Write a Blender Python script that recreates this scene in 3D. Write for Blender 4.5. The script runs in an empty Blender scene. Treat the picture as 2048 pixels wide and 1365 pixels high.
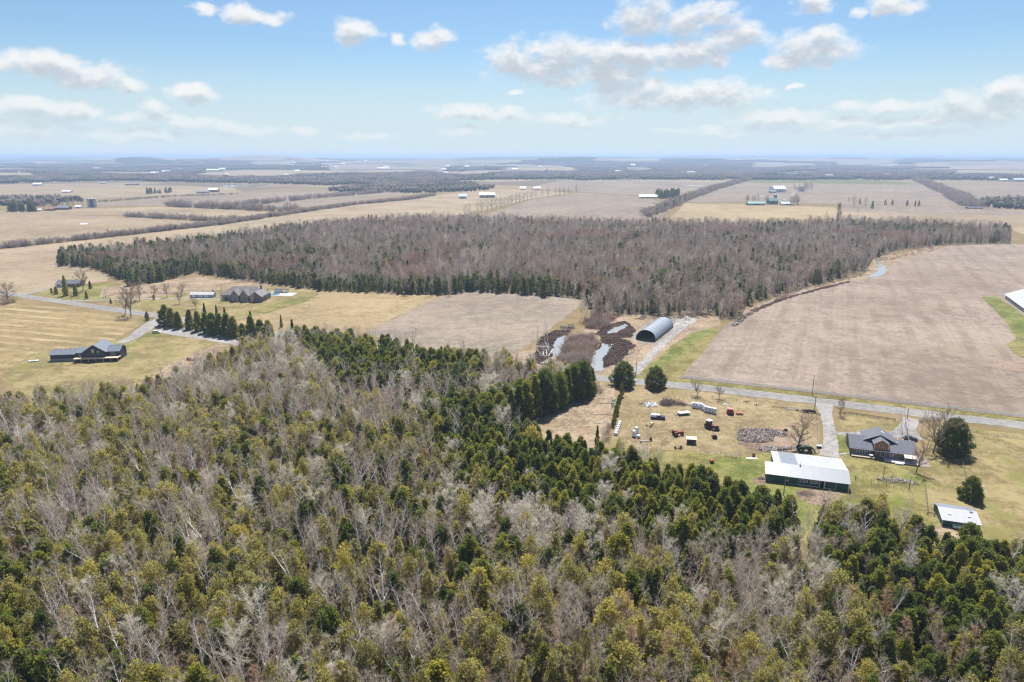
import bpy, math, random
import numpy as np
from mathutils import Vector, Matrix, noise as mnoise
from mathutils.geometry import tessellate_polygon

SC = bpy.context.scene
COL = SC.collection
R = math.radians
PI = math.pi

# ------------------------------------------------------------------ camera
CAM_H = 100.0
PITCH = R(15.22)
FPX = 1365.33
cam = bpy.data.cameras.new('camera')
cam.lens = 24.0
cam.sensor_width = 36.0
cam.clip_start = 1.0
cam.clip_end = 120000.0
camo = bpy.data.objects.new('camera', cam)
camo.location = (0, 0, CAM_H)
camo.rotation_euler = (PI/2 - PITCH, 0, 0)
COL.objects.link(camo)
SC.camera = camo

SUN_EL, SUN_AZ = R(60), R(7)          # azimuth from +Y towards +X
SKY_STRENGTH = 0.057
SUN_STRENGTH = 4.6
SC.view_settings.view_transform = 'Standard'
SC.view_settings.look = 'None'
SC.view_settings.gamma = 1.0
SC.view_settings.use_curve_mapping = False
SC.view_settings.exposure = 1.10
SC.cycles.max_bounces = 6
SC.cycles.diffuse_bounces = 3
SC.cycles.glossy_bounces = 2
SC.cycles.transmission_bounces = 2
SC.cycles.volume_bounces = 0
SC.cycles.transparent_max_bounces = 4
SC.cycles.caustics_reflective = False
SC.cycles.caustics_refractive = False
SC.cycles.use_denoising = True
SC.cycles.pixel_filter_type = 'BLACKMAN_HARRIS'
SC.cycles.filter_width = 1.3


class NT:
    """small helper round a node tree"""
    def __init__(self, tree):
        self.t = tree

    def n(self, typ, **kw):
        nd = self.t.nodes.new(typ)
        for k, v in kw.items():
            setattr(nd, k, v)
        return nd

    def put(self, sock, v):
        if isinstance(v, bpy.types.NodeSocket):
            self.t.links.new(v, sock)
        else:
            sock.default_value = v

    def m(self, op, a, b=None, c=None, clamp=False):
        nd = self.n('ShaderNodeMath', operation=op, use_clamp=clamp)
        self.put(nd.inputs[0], a)
        if b is not None:
            self.put(nd.inputs[1], b)
        if c is not None:
            self.put(nd.inputs[2], c)
        return nd.outputs[0]

    def v(self, op, a, b=None, c=None):
        nd = self.n('ShaderNodeVectorMath', operation=op)
        self.put(nd.inputs[0], a)
        if b is not None:
            self.put(nd.inputs[1], b)
        if c is not None:
            self.put(nd.inputs[2], c)
        return nd.outputs['Value'] if op in ('DOT_PRODUCT', 'LENGTH') else nd.outputs['Vector']

    def mix(self, f, a, b, blend='MIX'):
        nd = self.n('ShaderNodeMix', data_type='RGBA', blend_type=blend)
        self.put(nd.inputs[0], f)
        for s, val in ((nd.inputs[6], a), (nd.inputs[7], b)):
            if isinstance(val, tuple) and len(val) == 3:
                val = val + (1.0,)
            self.put(s, val)
        return nd.outputs[2]

    def noise(self, vec, scale, detail=3, rough=.55):
        nd = self.n('ShaderNodeTexNoise')
        self.put(nd.inputs['Vector'], vec)
        nd.inputs['Scale'].default_value = scale
        nd.inputs['Detail'].default_value = detail
        nd.inputs['Roughness'].default_value = rough
        return nd.outputs['Fac']

    def smooth(self, x, lo, hi):
        nd = self.n('ShaderNodeMapRange', interpolation_type='SMOOTHSTEP')
        self.put(nd.inputs[0], x)
        self.put(nd.inputs[1], lo)
        self.put(nd.inputs[2], hi)
        return nd.outputs[0]


# ------------------------------------------------------------------ world: clear sky with scattered cumulus
def pix_dir(x, y):
    dx = (x - 1024)/FPX
    dy = (682.5 - y)/FPX
    return Vector((dx, math.cos(PITCH) + dy*math.sin(PITCH), -math.sin(PITCH) + dy*math.cos(PITCH))).normalized()


CLOUDS = [  # x, y, half width, half height
    (30, 121, 48, 15), (105, 130, 55, 27), (190, 150, 75, 27), (252, 172, 38, 14),
    (75, 215, 95, 17), (140, 228, 50, 17), (378, 187, 48, 17), (300, 217, 30, 14), (265, 237, 62, 11), (385, 244, 58, 13),
    (480, 27, 48, 17), (550, 38, 34, 15), (400, 19, 20, 11), (715, 68, 46, 22), (865, 76, 36, 22), (800, 76, 18, 14),
    (1100, 122, 120, 44), (1250, 118, 140, 34), (1035, 120, 50, 34), (1190, 148, 140, 30), (1370, 110, 60, 26),
    (1340, 192, 175, 30), (1240, 182, 80, 20), (1285, 34, 70, 36), (1400, 42, 80, 30), (1470, 75, 62, 28), (1437, 118, 24, 18),
    (1625, 100, 85, 34), (1655, 75, 42, 28), (1570, 122, 45, 18), (1625, 6, 44, 20), (1713, 22, 16, 11), (1785, 4, 48, 18),
    (960, 226, 100, 15), (1150, 240, 80, 13), (1560, 238, 95, 18), (1700, 246, 110, 13), (1790, 212, 110, 10),
    (1965, 214, 95, 28), (2035, 182, 65, 26), (1850, 243, 120, 10), (480, 262, 70, 16), (605, 264, 40, 9), (55, 258, 75, 17),
    (930, 264, 42, 13), (730, 275, 60, 9), (1450, 262, 130, 11), (250, 272, 110, 12), (1800, 268, 120, 8), (1600, 176, 16, 6), (1025, 187, 14, 7)]


def build_world():
    w = bpy.data.worlds.new('World')
    SC.world = w
    w.use_nodes = True
    w.cycles.sampling_method = 'MANUAL'
    w.cycles.sample_map_resolution = 512
    t = w.node_tree
    t.nodes.clear()
    # cloud density group
    g = bpy.data.node_groups.new('cloud_density', 'ShaderNodeTree')
    g.interface.new_socket('Dir', in_out='INPUT', socket_type='NodeSocketVector')
    g.interface.new_socket('Density', in_out='OUTPUT', socket_type='NodeSocketFloat')
    G = NT(g)
    gi = G.n('NodeGroupInput')
    go = G.n('NodeGroupOutput')
    d = gi.outputs[0]
    sp = G.n('ShaderNodeSeparateXYZ')
    G.put(sp.inputs[0], d)
    az = G.m('ARCTAN2', sp.outputs[0], sp.outputs[1])
    W = R(40)
    az = G.m('SUBTRACT', G.m('PINGPONG', G.m('ADD', az, W), 2*W), W)
    el = G.m('ARCSINE', sp.outputs[2])
    # wobble the outline
    st = G.v('MULTIPLY', d, (1, 1, 1.7))
    wob = G.n('ShaderNodeTexNoise')
    G.put(wob.inputs['Vector'], st)
    wob.inputs['Scale'].default_value = 22
    wob.inputs['Detail'].default_value = 2
    off = G.v('MULTIPLY', G.v('SUBTRACT', wob.outputs['Color'], (.5, .5, .5)), (.055, .022, 0))
    cb = G.n('ShaderNodeCombineXYZ')
    G.put(cb.inputs[0], az)
    G.put(cb.inputs[1], el)
    ae = G.v('ADD', cb.outputs[0], off)
    cur = None
    for (x, y, a, b) in CLOUDS:
        c = pix_dir(x, y)
        ca, ce = math.atan2(c.x, c.y), math.asin(c.z)
        k = 1.14
        ra, rb = a*k/FPX/1.0*math.cos(ca)**1.0, b*k/FPX
        v = G.v('MULTIPLY_ADD', ae, (1/ra, 1/rb, 0), (-ca/ra, -ce/rb, 0))
        dd = G.v('DOT_PRODUCT', v, v)
        cur = dd if cur is None else G.m('SMOOTH_MIN', cur, dd, .22)
    body = G.m('SUBTRACT', 1.0, G.m('MINIMUM', cur, 3.0))
    f1 = G.noise(st, 34, 8, .58)
    f2 = G.noise(st, 120, 4, .6)
    rag = G.m('ADD', G.m('MULTIPLY', G.m('SUBTRACT', f1, .5), 2.5), G.m('MULTIPLY', G.m('SUBTRACT', f2, .5), .55))
    G.put(go.inputs[0], G.m('ADD', body, rag))

    N = NT(t)
    tc = N.n('ShaderNodeTexCoord')
    D = tc.outputs['Generated']
    sky = N.n('ShaderNodeTexSky', sky_type='NISHITA')
    sky.sun_disc = False
    sky.sun_elevation = SUN_EL
    sky.sun_rotation = SUN_AZ
    sky.altitude = 100
    sky.air_density = 1.0
    sky.dust_density = 0.6
    sky.ozone_density = 2.0

    def dens(off):
        gn = N.n('ShaderNodeGroup')
        gn.node_tree = g
        N.put(gn.inputs[0], N.v('ADD', D, off) if off else D)
        return gn.outputs[0]
    d0 = dens(None)
    d1 = dens((0, 0, .014))
    alpha = N.smooth(d0, -.12, 1.05)
    above = N.smooth(d1, .0, 1.1)
    sp = N.n('ShaderNodeSeparateXYZ')
    N.put(sp.inputs[0], D)
    low = N.smooth(sp.outputs[2], .0, .09)          # clouds thin out into the far air near the horizon
    alpha = N.m('MULTIPLY', alpha, N.m('MULTIPLY_ADD', low, .62, .3))
    skyc = N.mix(1.0, sky.outputs[0], (.72, .86, .965), 'MULTIPLY')
    skyc = N.mix(N.m('MULTIPLY_ADD', N.smooth(sp.outputs[2], .0, .15), -1.0, 1.0), skyc, (5.5, 6.6, 7.3))
    CW, CG = (7.8, 7.8, 7.75), (4.7, 5.1, 5.65)
    out = N.mix(alpha, skyc, N.mix(above, CW, CG))
    bg = N.n('ShaderNodeBackground')
    N.put(bg.inputs[0], out)
    bg.inputs[1].default_value = SKY_STRENGTH
    # overhead: the same scattered clouds seen from below
    z = N.m('MAXIMUM', sp.outputs[2], .12)
    cz = N.n('ShaderNodeCombineXYZ')
    for i in range(3):
        N.put(cz.inputs[i], z)
    dv = N.v('DIVIDE', D, cz.outputs[0])
    hn = N.noise(dv, 1.3, 5, .55)
    hc = N.smooth(hn, .54, .66)
    bg2 = N.n('ShaderNodeBackground')
    N.put(bg2.inputs[0], N.mix(N.m('MULTIPLY', hc, N.smooth(sp.outputs[2], .2, .3)), skyc, N.mix(N.smooth(hn, .6, .75), CW, CG)))
    bg2.inputs[1].default_value = SKY_STRENGTH
    band = N.m('MULTIPLY', N.m('GREATER_THAN', sp.outputs[2], -.004), N.m('LESS_THAN', sp.outputs[2], .245))
    ms = N.n('ShaderNodeMixShader')
    N.put(ms.inputs[0], band)
    t.links.new(bg2.outputs[0], ms.inputs[1])
    t.links.new(bg.outputs[0], ms.inputs[2])
    bg = ms
    wo = N.n('ShaderNodeOutputWorld')
    t.links.new(bg.outputs[0], wo.inputs[0])


build_world()
sun = bpy.data.lights.new('sun', 'SUN')
sun.energy = SUN_STRENGTH
sun.angle = R(.53)
sun.color = (1.0, .955, .89)
suno = bpy.data.objects.new('sun', sun)
sd = Vector((math.sin(SUN_AZ)*math.cos(SUN_EL), math.cos(SUN_AZ)*math.cos(SUN_EL), math.sin(SUN_EL)))
suno.rotation_euler = sd.to_track_quat('Z', 'Y').to_euler()
suno.location = (0, 0, 300)
COL.objects.link(suno)


# ------------------------------------------------------------------ positions
def P(x, y, z=0.0):
    """ground point seen at a place of the photograph"""
    dx = (x - 1024)/FPX
    dy = (682.5 - y)/FPX
    v = -math.sin(PITCH) + dy*math.cos(PITCH)
    f = math.cos(PITCH) + dy*math.sin(PITCH)
    t = (z - CAM_H)/v
    return Vector((dx*t, f*t, z))


def to_px(x, y, z=0.0):
    vz = z - CAM_H
    f = y*math.cos(PITCH) - vz*math.sin(PITCH)
    u = y*math.sin(PITCH) + vz*math.cos(PITCH)
    return 1024 + FPX*x/f, 682.5 - FPX*u/f


def mper(x, y):
    """metres for one photograph pixel at that ground point"""
    p = P(x, y)
    return (p.y*math.cos(PITCH) + CAM_H*math.sin(PITCH))/FPX


def inside(x, y, poly):
    c = False
    j = len(poly) - 1
    for i in range(len(poly)):
        xi, yi = poly[i]
        xj, yj = poly[j]
        if (yi > y) != (yj > y) and x < (xj - xi)*(y - yi)/(yj - yi) + xi:
            c = not c
        j = i
    return c


def sm(x, a, b):
    t = min(1, max(0, (x - a)/(b - a)))
    return t*t*(3 - 2*t)


def gx(x, c, w):
    return math.exp(-((x - c)/w)**2)


HILLS = []
for (hx, hy, hh, sx, sy) in ((540, 327, 95, 800, 700), (330, 330, 66, 1100, 700), (880, 328, 40, 1700, 700), (1300, 329, 48, 2200, 700),
                             (1750, 326, 55, 3200, 800), (1150, 322, 60, 3000, 1200), (150, 321, 55, 2600, 1200), (1500, 319, 70, 6000, 2200), (1980, 331, 38, 900, 500)):
    p = P(hx, hy)
    HILLS.append((p.x, p.y, hh, sx, sy))


def gh(x, y):
    """height of the land: flat near, rolling far off"""
    r = math.hypot(x, y)
    if r < 2500:
        return 0.0
    k = sm(r, 2500, 5500)
    h = 20*k*(mnoise.noise((x/1500, y/1100, 3.1)) + .5*mnoise.noise((x/600, y/500, 8.2)))
    for (cx, cy, hh, sx, sy) in HILLS:
        e = ((x - cx)/sx)**2 + ((y - cy)/sy)**2
        if e < 6:
            h += hh*math.exp(-e)
    far = sm(r, 9000, 30000)
    h += far*35*mnoise.noise((x/5000, y/5000, 1.7))
    return min(h, 96.0)*k


# ------------------------------------------------------------------ materials
MATS = {}


def mat(name, col, rough=.75, metal=0.0, var=.25, scale=2.0, spec=.3, col2=None, rand=0.0, detail=3):
    if name in MATS:
        return MATS[name]
    m = bpy.data.materials.new(name)
    m.use_nodes = True
    N = NT(m.node_tree)
    b = m.node_tree.nodes['Principled BSDF']
    tc = N.n('ShaderNodeTexCoord')
    f = N.noise(tc.outputs['Object'], scale, detail, .6)
    f = N.smooth(f, .3, .7)
    hi = col2 if col2 else tuple(min(1, c*(1 + var)) for c in col)
    lo = col if col2 else tuple(c*(1 - var) for c in col)
    c = N.mix(f, lo, hi)
    if rand:
        oi = N.n('ShaderNodeObjectInfo')
        k = N.m('MULTIPLY_ADD', oi.outputs['Random'], 2*rand, 1 - rand)
        cc = N.n('ShaderNodeCombineColor')
        for i in range(3):
            N.put(cc.inputs[i], k)
        c = N.mix(1.0, c, cc.outputs[0], 'MULTIPLY')
    N.put(b.inputs['Base Color'], c)
    b.inputs['Roughness'].default_value = rough
    b.inputs['Metallic'].default_value = metal
    b.inputs['Specular IOR Level'].default_value = spec
    MATS[name] = m
    return m


def leaf_mat(name, cols, trans=.35, scale=.8):
    """foliage: colour differs from tree to tree and from clump to clump; light shines through a little"""
    m = bpy.data.materials.new(name)
    m.use_nodes = True
    t = m.node_tree
    t.nodes.clear()
    N = NT(t)
    oi = N.n('ShaderNodeObjectInfo')
    tc = N.n('ShaderNodeTexCoord')
    nz = N.noise(tc.outputs['Object'], scale, 3, .6)
    f = N.m('ADD', N.m('MULTIPLY', oi.outputs['Random'], .75), N.m('MULTIPLY', N.m('SUBTRACT', nz, .35), .7), clamp=True)
    cr = N.n('ShaderNodeValToRGB')
    e = cr.color_ramp.elements
    while len(e) < len(cols):
        e.new(.5)
    for i, c in enumerate(cols):
        e[i].position = i/(len(cols) - 1)
        e[i].color = (*c, 1)
    N.put(cr.inputs[0], f)
    d = N.n('ShaderNodeBsdfDiffuse')
    tr = N.n('ShaderNodeBsdfTranslucent')
    N.put(d.inputs[0], cr.outputs[0])
    N.put(tr.inputs[0], cr.outputs[0])
    ms = N.n('ShaderNodeMixShader')
    ms.inputs[0].default_value = trans
    t.links.new(d.outputs[0], ms.inputs[1])
    t.links.new(tr.outputs[0], ms.inputs[2])
    o = N.n('ShaderNodeOutputMaterial')
    t.links.new(ms.outputs[0], o.inputs[0])
    MATS[name] = m
    return m


GK = .51       # overall lightness of the dry ground


def ground_mat(name, c1, c2, c3=None, big=.012, mid=.12, fine=1.1, rows=None, speck=None, contrast=1.0):
    def dim(c):
        return tuple(q*GK for q in c) if c else None
    c1, c2, c3, speck = dim(c1), dim(c2), dim(c3), dim(speck)
    rows = [(a_, b_, s_, dim(r_)) for a_, b_, s_, r_ in rows] if rows else None
    """earth, stubble and grass: three scales of patchiness, optional crop rows (angle, spacing, strength, colour) and litter specks"""
    if name in MATS:
        return MATS[name]
    m = bpy.data.materials.new(name)
    m.use_nodes = True
    N = NT(m.node_tree)
    b = m.node_tree.nodes['Principled BSDF']
    tc = N.n('ShaderNodeTexCoord')
    v = tc.outputs['Object']
    nb = N.noise(v, big, 4, .55)
    nm = N.noise(v, mid, 4, .6)
    nf = N.noise(v, fine, 4, .65)
    ns = N.noise(N.v('MULTIPLY', v, (1, 1, 1)), (mid*fine)**.5, 3, .6)
    a = N.m('ADD', N.m('ADD', N.m('MULTIPLY', nb, .35), N.m('MULTIPLY', ns, .3)), N.m('ADD', N.m('MULTIPLY', nm, .3), N.m('MULTIPLY', nf, .35)))
    f = N.smooth(a, .65 - .085/contrast, .65 + .085/contrast)
    c = N.mix(f, tuple(q*.74 for q in c1), tuple(q*1.08 for q in c2))
    if c3:
        g = N.smooth(N.m('ADD', N.m('MULTIPLY', N.noise(v, big*2.3, 3, .5), .7), N.m('MULTIPLY', nm, .3)), .5, .64)
        c = N.mix(N.m('MULTIPLY', g, .85), c, c3)
    if rows:
        for (ang, sp, stg, rc) in rows:
            u = N.v('DOT_PRODUCT', v, (math.cos(ang), math.sin(ang), 0))
            u = N.m('ADD', u, N.m('MULTIPLY', nb, sp*.9))
            w = N.m('MULTIPLY_ADD', N.m('SINE', N.m('MULTIPLY', u, 2*PI/sp)), .5, .5)
            w = N.smooth(w, .45, 1.0)
            # broken along the row
            al = N.v('DOT_PRODUCT', v, (-math.sin(ang), math.cos(ang), 0))
            cb = N.n('ShaderNodeCombineXYZ')
            N.put(cb.inputs[0], N.m('MULTIPLY', u, .5/sp))
            N.put(cb.inputs[1], N.m('MULTIPLY', al, .02))
            br = N.smooth(N.noise(cb.outputs[0], 1.5, 3, .6), .35, .7)
            c = N.mix(N.m('MULTIPLY', N.m('MULTIPLY', w, br), stg), c, rc)
    if speck:
        s = N.smooth(N.noise(v, 2.6, 2, .8), .58, .72)
        c = N.mix(N.m('MULTIPLY', s, .6), c, speck)
    N.put(b.inputs['Base Color'], c)
    b.inputs['Roughness'].default_value = .95
    b.inputs['Specular IOR Level'].default_value = .1
    MATS[name] = m
    return m


# ------------------------------------------------------------------ mesh builder
class MB:
    def __init__(self):
        self.v = []
        self.f = []
        self.mi = []
        self.k = 0

    def add(self, vs, fs):
        o = len(self.v)
        self.v.extend([tuple(q) for q in vs])
        for f in fs:
            self.f.append(tuple(i + o for i in f))
            self.mi.append(self.k)
        return self

    def box(self, x0, x1, y0, y1, z0, z1):
        vs = [(x0, y0, z0), (x1, y0, z0), (x1, y1, z0), (x0, y1, z0), (x0, y0, z1), (x1, y0, z1), (x1, y1, z1), (x0, y1, z1)]
        return self.add(vs, [(0, 3, 2, 1), (4, 5, 6, 7), (0, 1, 5, 4), (1, 2, 6, 5), (2, 3, 7, 6), (3, 0, 4, 7)])

    def taper(self, x0, x1, y0, y1, z0, z1, ix0, ix1, iy=.0):
        """box whose top is drawn in by ix0, ix1 (ends) and iy (sides)"""
        vs = [(x0, y0, z0), (x1, y0, z0), (x1, y1, z0), (x0, y1, z0), (x0 + ix0, y0 + iy, z1), (x1 - ix1, y0 + iy, z1), (x1 - ix1, y1 - iy, z1), (x0 + ix0, y1 - iy, z1)]
        return self.add(vs, [(0, 3, 2, 1), (4, 5, 6, 7), (0, 1, 5, 4), (1, 2, 6, 5), (2, 3, 7, 6), (3, 0, 4, 7)])

    def prism(self, prof, a, b, axis='x'):
        """profile (u, z) swept along an axis"""
        n = len(prof)
        if axis == 'x':
            vs = [(a, u, z) for u, z in prof] + [(b, u, z) for u, z in prof]
        else:
            vs = [(u, a, z) for u, z in prof] + [(u, b, z) for u, z in prof]
        fs = [tuple(range(n))[::-1], tuple(range(n, 2*n))] + [(i, (i + 1) % n, n + (i + 1) % n, n + i) for i in range(n)]
        return self.add(vs, fs)

    def tube(self, p0, p1, r0, r1=None, n=6, cap=True):
        p0, p1 = Vector(p0), Vector(p1)
        r1 = r0 if r1 is None else r1
        d = (p1 - p0)
        if d.length < 1e-6:
            return self
        d.normalize()
        a = d.orthogonal().normalized()
        b = d.cross(a)
        vs = []
        for p, r in ((p0, r0), (p1, r1)):
            for i in range(n):
                t = 2*PI*i/n
                vs.append(p + (a*math.cos(t) + b*math.sin(t))*r)
        fs = [(i, (i + 1) % n, n + (i + 1) % n, n + i) for i in range(n)]
        if cap:
            fs += [tuple(range(n))[::-1], tuple(range(n, 2*n))]
        return self.add(vs, fs)

    def lathe(self, prof, n=12, c=(0, 0, 0), axis='z'):
        """profile (r, h) turned about an axis"""
        vs = []
        for r, h in prof:
            for i in range(n):
                t = 2*PI*i/n
                x, y = r*math.cos(t), r*math.sin(t)
                q = (x, y, h) if axis == 'z' else ((x, h, y) if axis == 'y' else (h, x, y))
                vs.append((q[0] + c[0], q[1] + c[1], q[2] + c[2]))
        fs = []
        for j in range(len(prof) - 1):
            for i in range(n):
                fs.append((j*n + i, j*n + (i + 1) % n, (j + 1)*n + (i + 1) % n, (j + 1)*n + i))
        fs.append(tuple(range(n))[::-1])
        fs.append(tuple(range((len(prof) - 1)*n, len(prof)*n)))
        return self.add(vs, fs)

    def slab(self, quad, th):
        """a sheet of real thickness below a quad"""
        q = [Vector(a) for a in quad]
        nn = (q[1] - q[0]).cross(q[3] - q[0]).normalized()
        if nn.z < 0:
            nn = -nn
        lo = [a - nn*th for a in q]
        return self.add(q + lo, [(0, 1, 2, 3), (7, 6, 5, 4), (0, 4, 5, 1), (1, 5, 6, 2), (2, 6, 7, 3), (3, 7, 4, 0)])

    def mesh(self, name, mats, smooth=False):
        me = bpy.data.meshes.new(name)
        me.from_pydata(self.v, [], self.f)
        if not isinstance(mats, (list, tuple)):
            mats = [mats]
        for m in mats:
            me.materials.append(m)
        if len(mats) > 1:
            me.polygons.foreach_set('material_index', self.mi)
        if smooth:
            me.polygons.foreach_set('use_smooth', [True]*len(me.polygons))
        me.update()
        return me

    def build(self, name, mats, parent=None, smooth=False, **kw):
        return link(name, self.mesh(name, mats, smooth), parent, **kw)


def link(name, data, parent=None, **props):
    o = bpy.data.objects.new(name, data)
    COL.objects.link(o)
    if parent is not None:
        o.parent = parent
    for k, v in props.items():
        o[k] = v
    return o


def thing(name, label, cat, loc=(0, 0, 0), rz=0.0, group=None, scale=None):
    o = link(name, None, None, label=label, category=cat)
    o.location = loc
    o.rotation_euler = (0, 0, rz)
    o.empty_display_size = .5
    if scale:
        o.scale = (scale,)*3
    if group:
        o['group'] = group
    return o


def frame(a, b):
    """origin and heading for a thing whose near side runs from a to b"""
    return Vector((a[0], a[1], 0)), math.atan2(b[1] - a[1], b[0] - a[0])


# ------------------------------------------------------------------ the land
def ground_sheet():
    rs = [0.0] + list(np.geomspace(60, 2400, 16)) + list(np.linspace(2600, 12000, 70)) + list(np.geomspace(12400, 60000, 34))
    na = 200
    vs, fs = [], []
    for r in rs:
        for i in range(na):
            a = 2*PI*i/na
            # more spokes where the land is in view
            a = a - .55*math.sin(a)
            x, y = r*math.sin(a), r*math.cos(a)
            vs.append((x, y, gh(x, y)))
    for j in range(len(rs) - 1):
        for i in range(na):
            k = (i + 1) % na
            fs.append((j*na + i, j*na + k, (j + 1)*na + k, (j + 1)*na + i)[::-1])
    mb = MB()
    mb.v, mb.f, mb.mi = vs, fs, [0]*len(fs)
    m = bpy.data.materials.new('land')
    m.use_nodes = True
    N = NT(m.node_tree)
    b = m.node_tree.nodes['Principled BSDF']
    tc = N.n('ShaderNodeTexCoord')
    v = tc.outputs['Object']
    near = N.mix(N.smooth(N.m('ADD', N.m('MULTIPLY', N.noise(v, .05, 4, .6), .6), N.m('MULTIPLY', N.noise(v, .6, 4, .7), .4)), .4, .6), (0.153, 0.115, 0.061), (0.203, 0.153, 0.092))
    g = N.smooth(N.noise(v, .03, 4, .6), .5, .68)
    near = N.mix(N.m('MULTIPLY', g, .5), near, (0.102, 0.107, 0.030))
    # far off: a patchwork of fields
    vo = N.n('ShaderNodeTexVoronoi')
    vo.inputs['Scale'].default_value = .0022
    N.put(vo.inputs['Vector'], N.v('MULTIPLY', v, (1, .75, 1)))
    cr = N.n('ShaderNodeValToRGB')
    cr.color_ramp.interpolation = 'CONSTANT'
    e = cr.color_ramp.elements
    pal = [(0.205, 0.164, 0.115), (0.271, 0.213, 0.148), (0.139, 0.115, 0.090), (0.098, 0.082, 0.066), (0.254, 0.205, 0.148), (0.123, 0.135, 0.066), (0.221, 0.172, 0.123)]
    while len(e) < len(pal):
        e.new(.5)
    for i, c in enumerate(pal):
        e[i].position = i/len(pal)
        e[i].color = (*c, 1)
    s = N.n('ShaderNodeSeparateColor')
    N.put(s.inputs[0], vo.outputs['Color'])
    N.put(cr.inputs[0], s.outputs[0])
    ln = N.v('LENGTH', v)
    far = N.mix(N.m('MULTIPLY', N.noise(v, .004, 4, .6), .5), cr.outputs[0], (0.112, 0.092, 0.066))
    c = N.mix(N.smooth(ln, 1500, 2600), near, far)
    N.put(b.inputs['Base Color'], c)
    b.inputs['Roughness'].default_value = 1
    b.inputs['Specular IOR Level'].default_value = 0
    o = mb.build('ground', m)
    o['kind'] = 'structure'


ground_sheet()
LAYER = [0]


def sheet(name, poly, m, step=6.0, jit=.6, seed=0, px=True, z=None, drape=False):
    """a ground sheet with a slightly uneven edge; poly in photograph pixels or metres"""
    rng = random.Random(seed + len(poly)*7)
    pts = [P(*q) if px else Vector((q[0], q[1], 0)) for q in poly]
    out = []
    for i, a in enumerate(pts):
        b = pts[(i + 1) % len(pts)]
        n = max(1, int((b - a).length/step))
        n = min(n, 120)
        d = (b - a)
        nr = Vector((-d.y, d.x, 0)).normalized() if d.length > 0 else Vector((0, 0, 0))
        for k in range(n):
            q = a + d*(k/n)
            if k:
                q = q + nr*(rng.uniform(-jit, jit) + jit*1.2*mnoise.noise((q.x/18, q.y/18, seed)))
            out.append(q)
    LAYER[0] += 1
    zz = .0013*LAYER[0] if z is None else z
    tri = tessellate_polygon([out])
    vs = [(q.x, q.y, zz + (gh(q.x, q.y) + 1.5 if drape else 0)) for q in out]
    mb = MB()
    fs = []
    for t in tri:
        a, b, c = (Vector(vs[i]) for i in t)
        fs.append(t if (b - a).cross(c - a).z > 0 else t[::-1])
    mb.add(vs, fs)
    o = mb.build(name, m)
    o['kind'] = 'structure'
    return o


def strip(name, pts, w, m, px=True, z=None, jit=.15, seed=1):
    """a road or path of width w (or widths per point) along a line"""
    rng = random.Random(seed)
    p = [P(*q) if px else Vector((q[0], q[1], 0)) for q in pts]
    ws = w if isinstance(w, (list, tuple)) else [w]*len(p)
    # smooth the line
    fine, fw = [], []
    for i in range(len(p) - 1):
        a, b = p[i], p[i + 1]
        a0 = p[i - 1] if i else a*2 - b
        b1 = p[i + 2] if i + 2 < len(p) else b*2 - a
        n = max(2, int((b - a).length/5))
        for k in range(n):
            t = k/n
            q = .5*((2*a) + (-a0 + b)*t + (2*a0 - 5*a + 4*b - b1)*t*t + (-a0 + 3*a - 3*b + b1)*t**3)
            fine.append(q)
            fw.append(ws[i]*(1 - t) + ws[i + 1]*t)
    fine.append(p[-1])
    fw.append(ws[-1])
    LAYER[0] += 1
    zz = .0013*LAYER[0] if z is None else z
    vs = []
    for i, q in enumerate(fine):
        d = (fine[min(i + 1, len(fine) - 1)] - fine[max(i - 1, 0)])
        nr = Vector((-d.y, d.x, 0)).normalized()
        for s in (-1, 1):
            e = q + nr*s*(fw[i]/2 + rng.uniform(-jit, jit))
            vs.append((e.x, e.y, zz))
    fs = [(2*i, 2*i + 1, 2*i + 3, 2*i + 2) for i in range(len(fine) - 1)]
    fs = [f[::-1] for f in fs]
    o = MB().add(vs, fs).build(name, m)
    o['kind'] = 'structure'
    return o


STUB = (.385, .30, .24)
STUB2 = (.475, .385, .315)
g_stub = ground_mat('pink_stubble', STUB, STUB2, (.41, .335, .25), rows=[(R(154.9), 3.4, .3, (.26, .2, .16)), (R(154.9), 14.0, .6, (.25, .19, .15))], contrast=.9, speck=(.33, .26, .2))
g_stub2 = ground_mat('grey_stubble', (.38, .315, .255), (.47, .39, .31), (.42, .335, .245), rows=[(R(115), 3.4, .34, (.25, .195, .15)), (R(115), 15, .3, (.27, .21, .16))], contrast=.9, speck=(.34, .27, .2))
g_hay = ground_mat('hay', (.44, .325, .17), (.53, .41, .235), (.46, .35, .2), contrast=.8)
g_straw = ground_mat('straw', (.44, .335, .215), (.54, .425, .285), (.46, .37, .26), contrast=.8)
g_swath = ground_mat('swathed', (.38, .285, .135), (.46, .35, .18), (.40, .29, .15), rows=[(R(74.1), 11.0, .95, (.66, .52, .30)), (R(74.1), 3.4, .35, (.28, .2, .1))])
g_lawn = ground_mat('lawn', (.27, .24, .085), (.37, .32, .13), (.20, .24, .045), big=.03, contrast=1.1)
g_lawn2 = ground_mat('lawn_dry', (.33, .265, .115), (.43, .345, .175), (.27, .26, .08), big=.03)
g_green = ground_mat('green_grass', (.20, .235, .06), (.29, .30, .09), (.33, .31, .12), big=.04)
g_yard = ground_mat('yard', (.36, .275, .15), (.47, .365, .215), (.33, .28, .115), big=.04, contrast=1.1, speck=(.28, .22, .12))
g_rough = ground_mat('rough_grass', (.40, .30, .20), (.52, .40, .28), (.44, .31, .19), big=.05, mid=.3, contrast=1.4, speck=(.27, .2, .12))
g_litter = ground_mat('leaf_litter', (.15, .11, .075), (.27, .20, .14), (.2, .17, .08), big=.03, mid=.3, speck=(.33, .26, .19))
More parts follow.
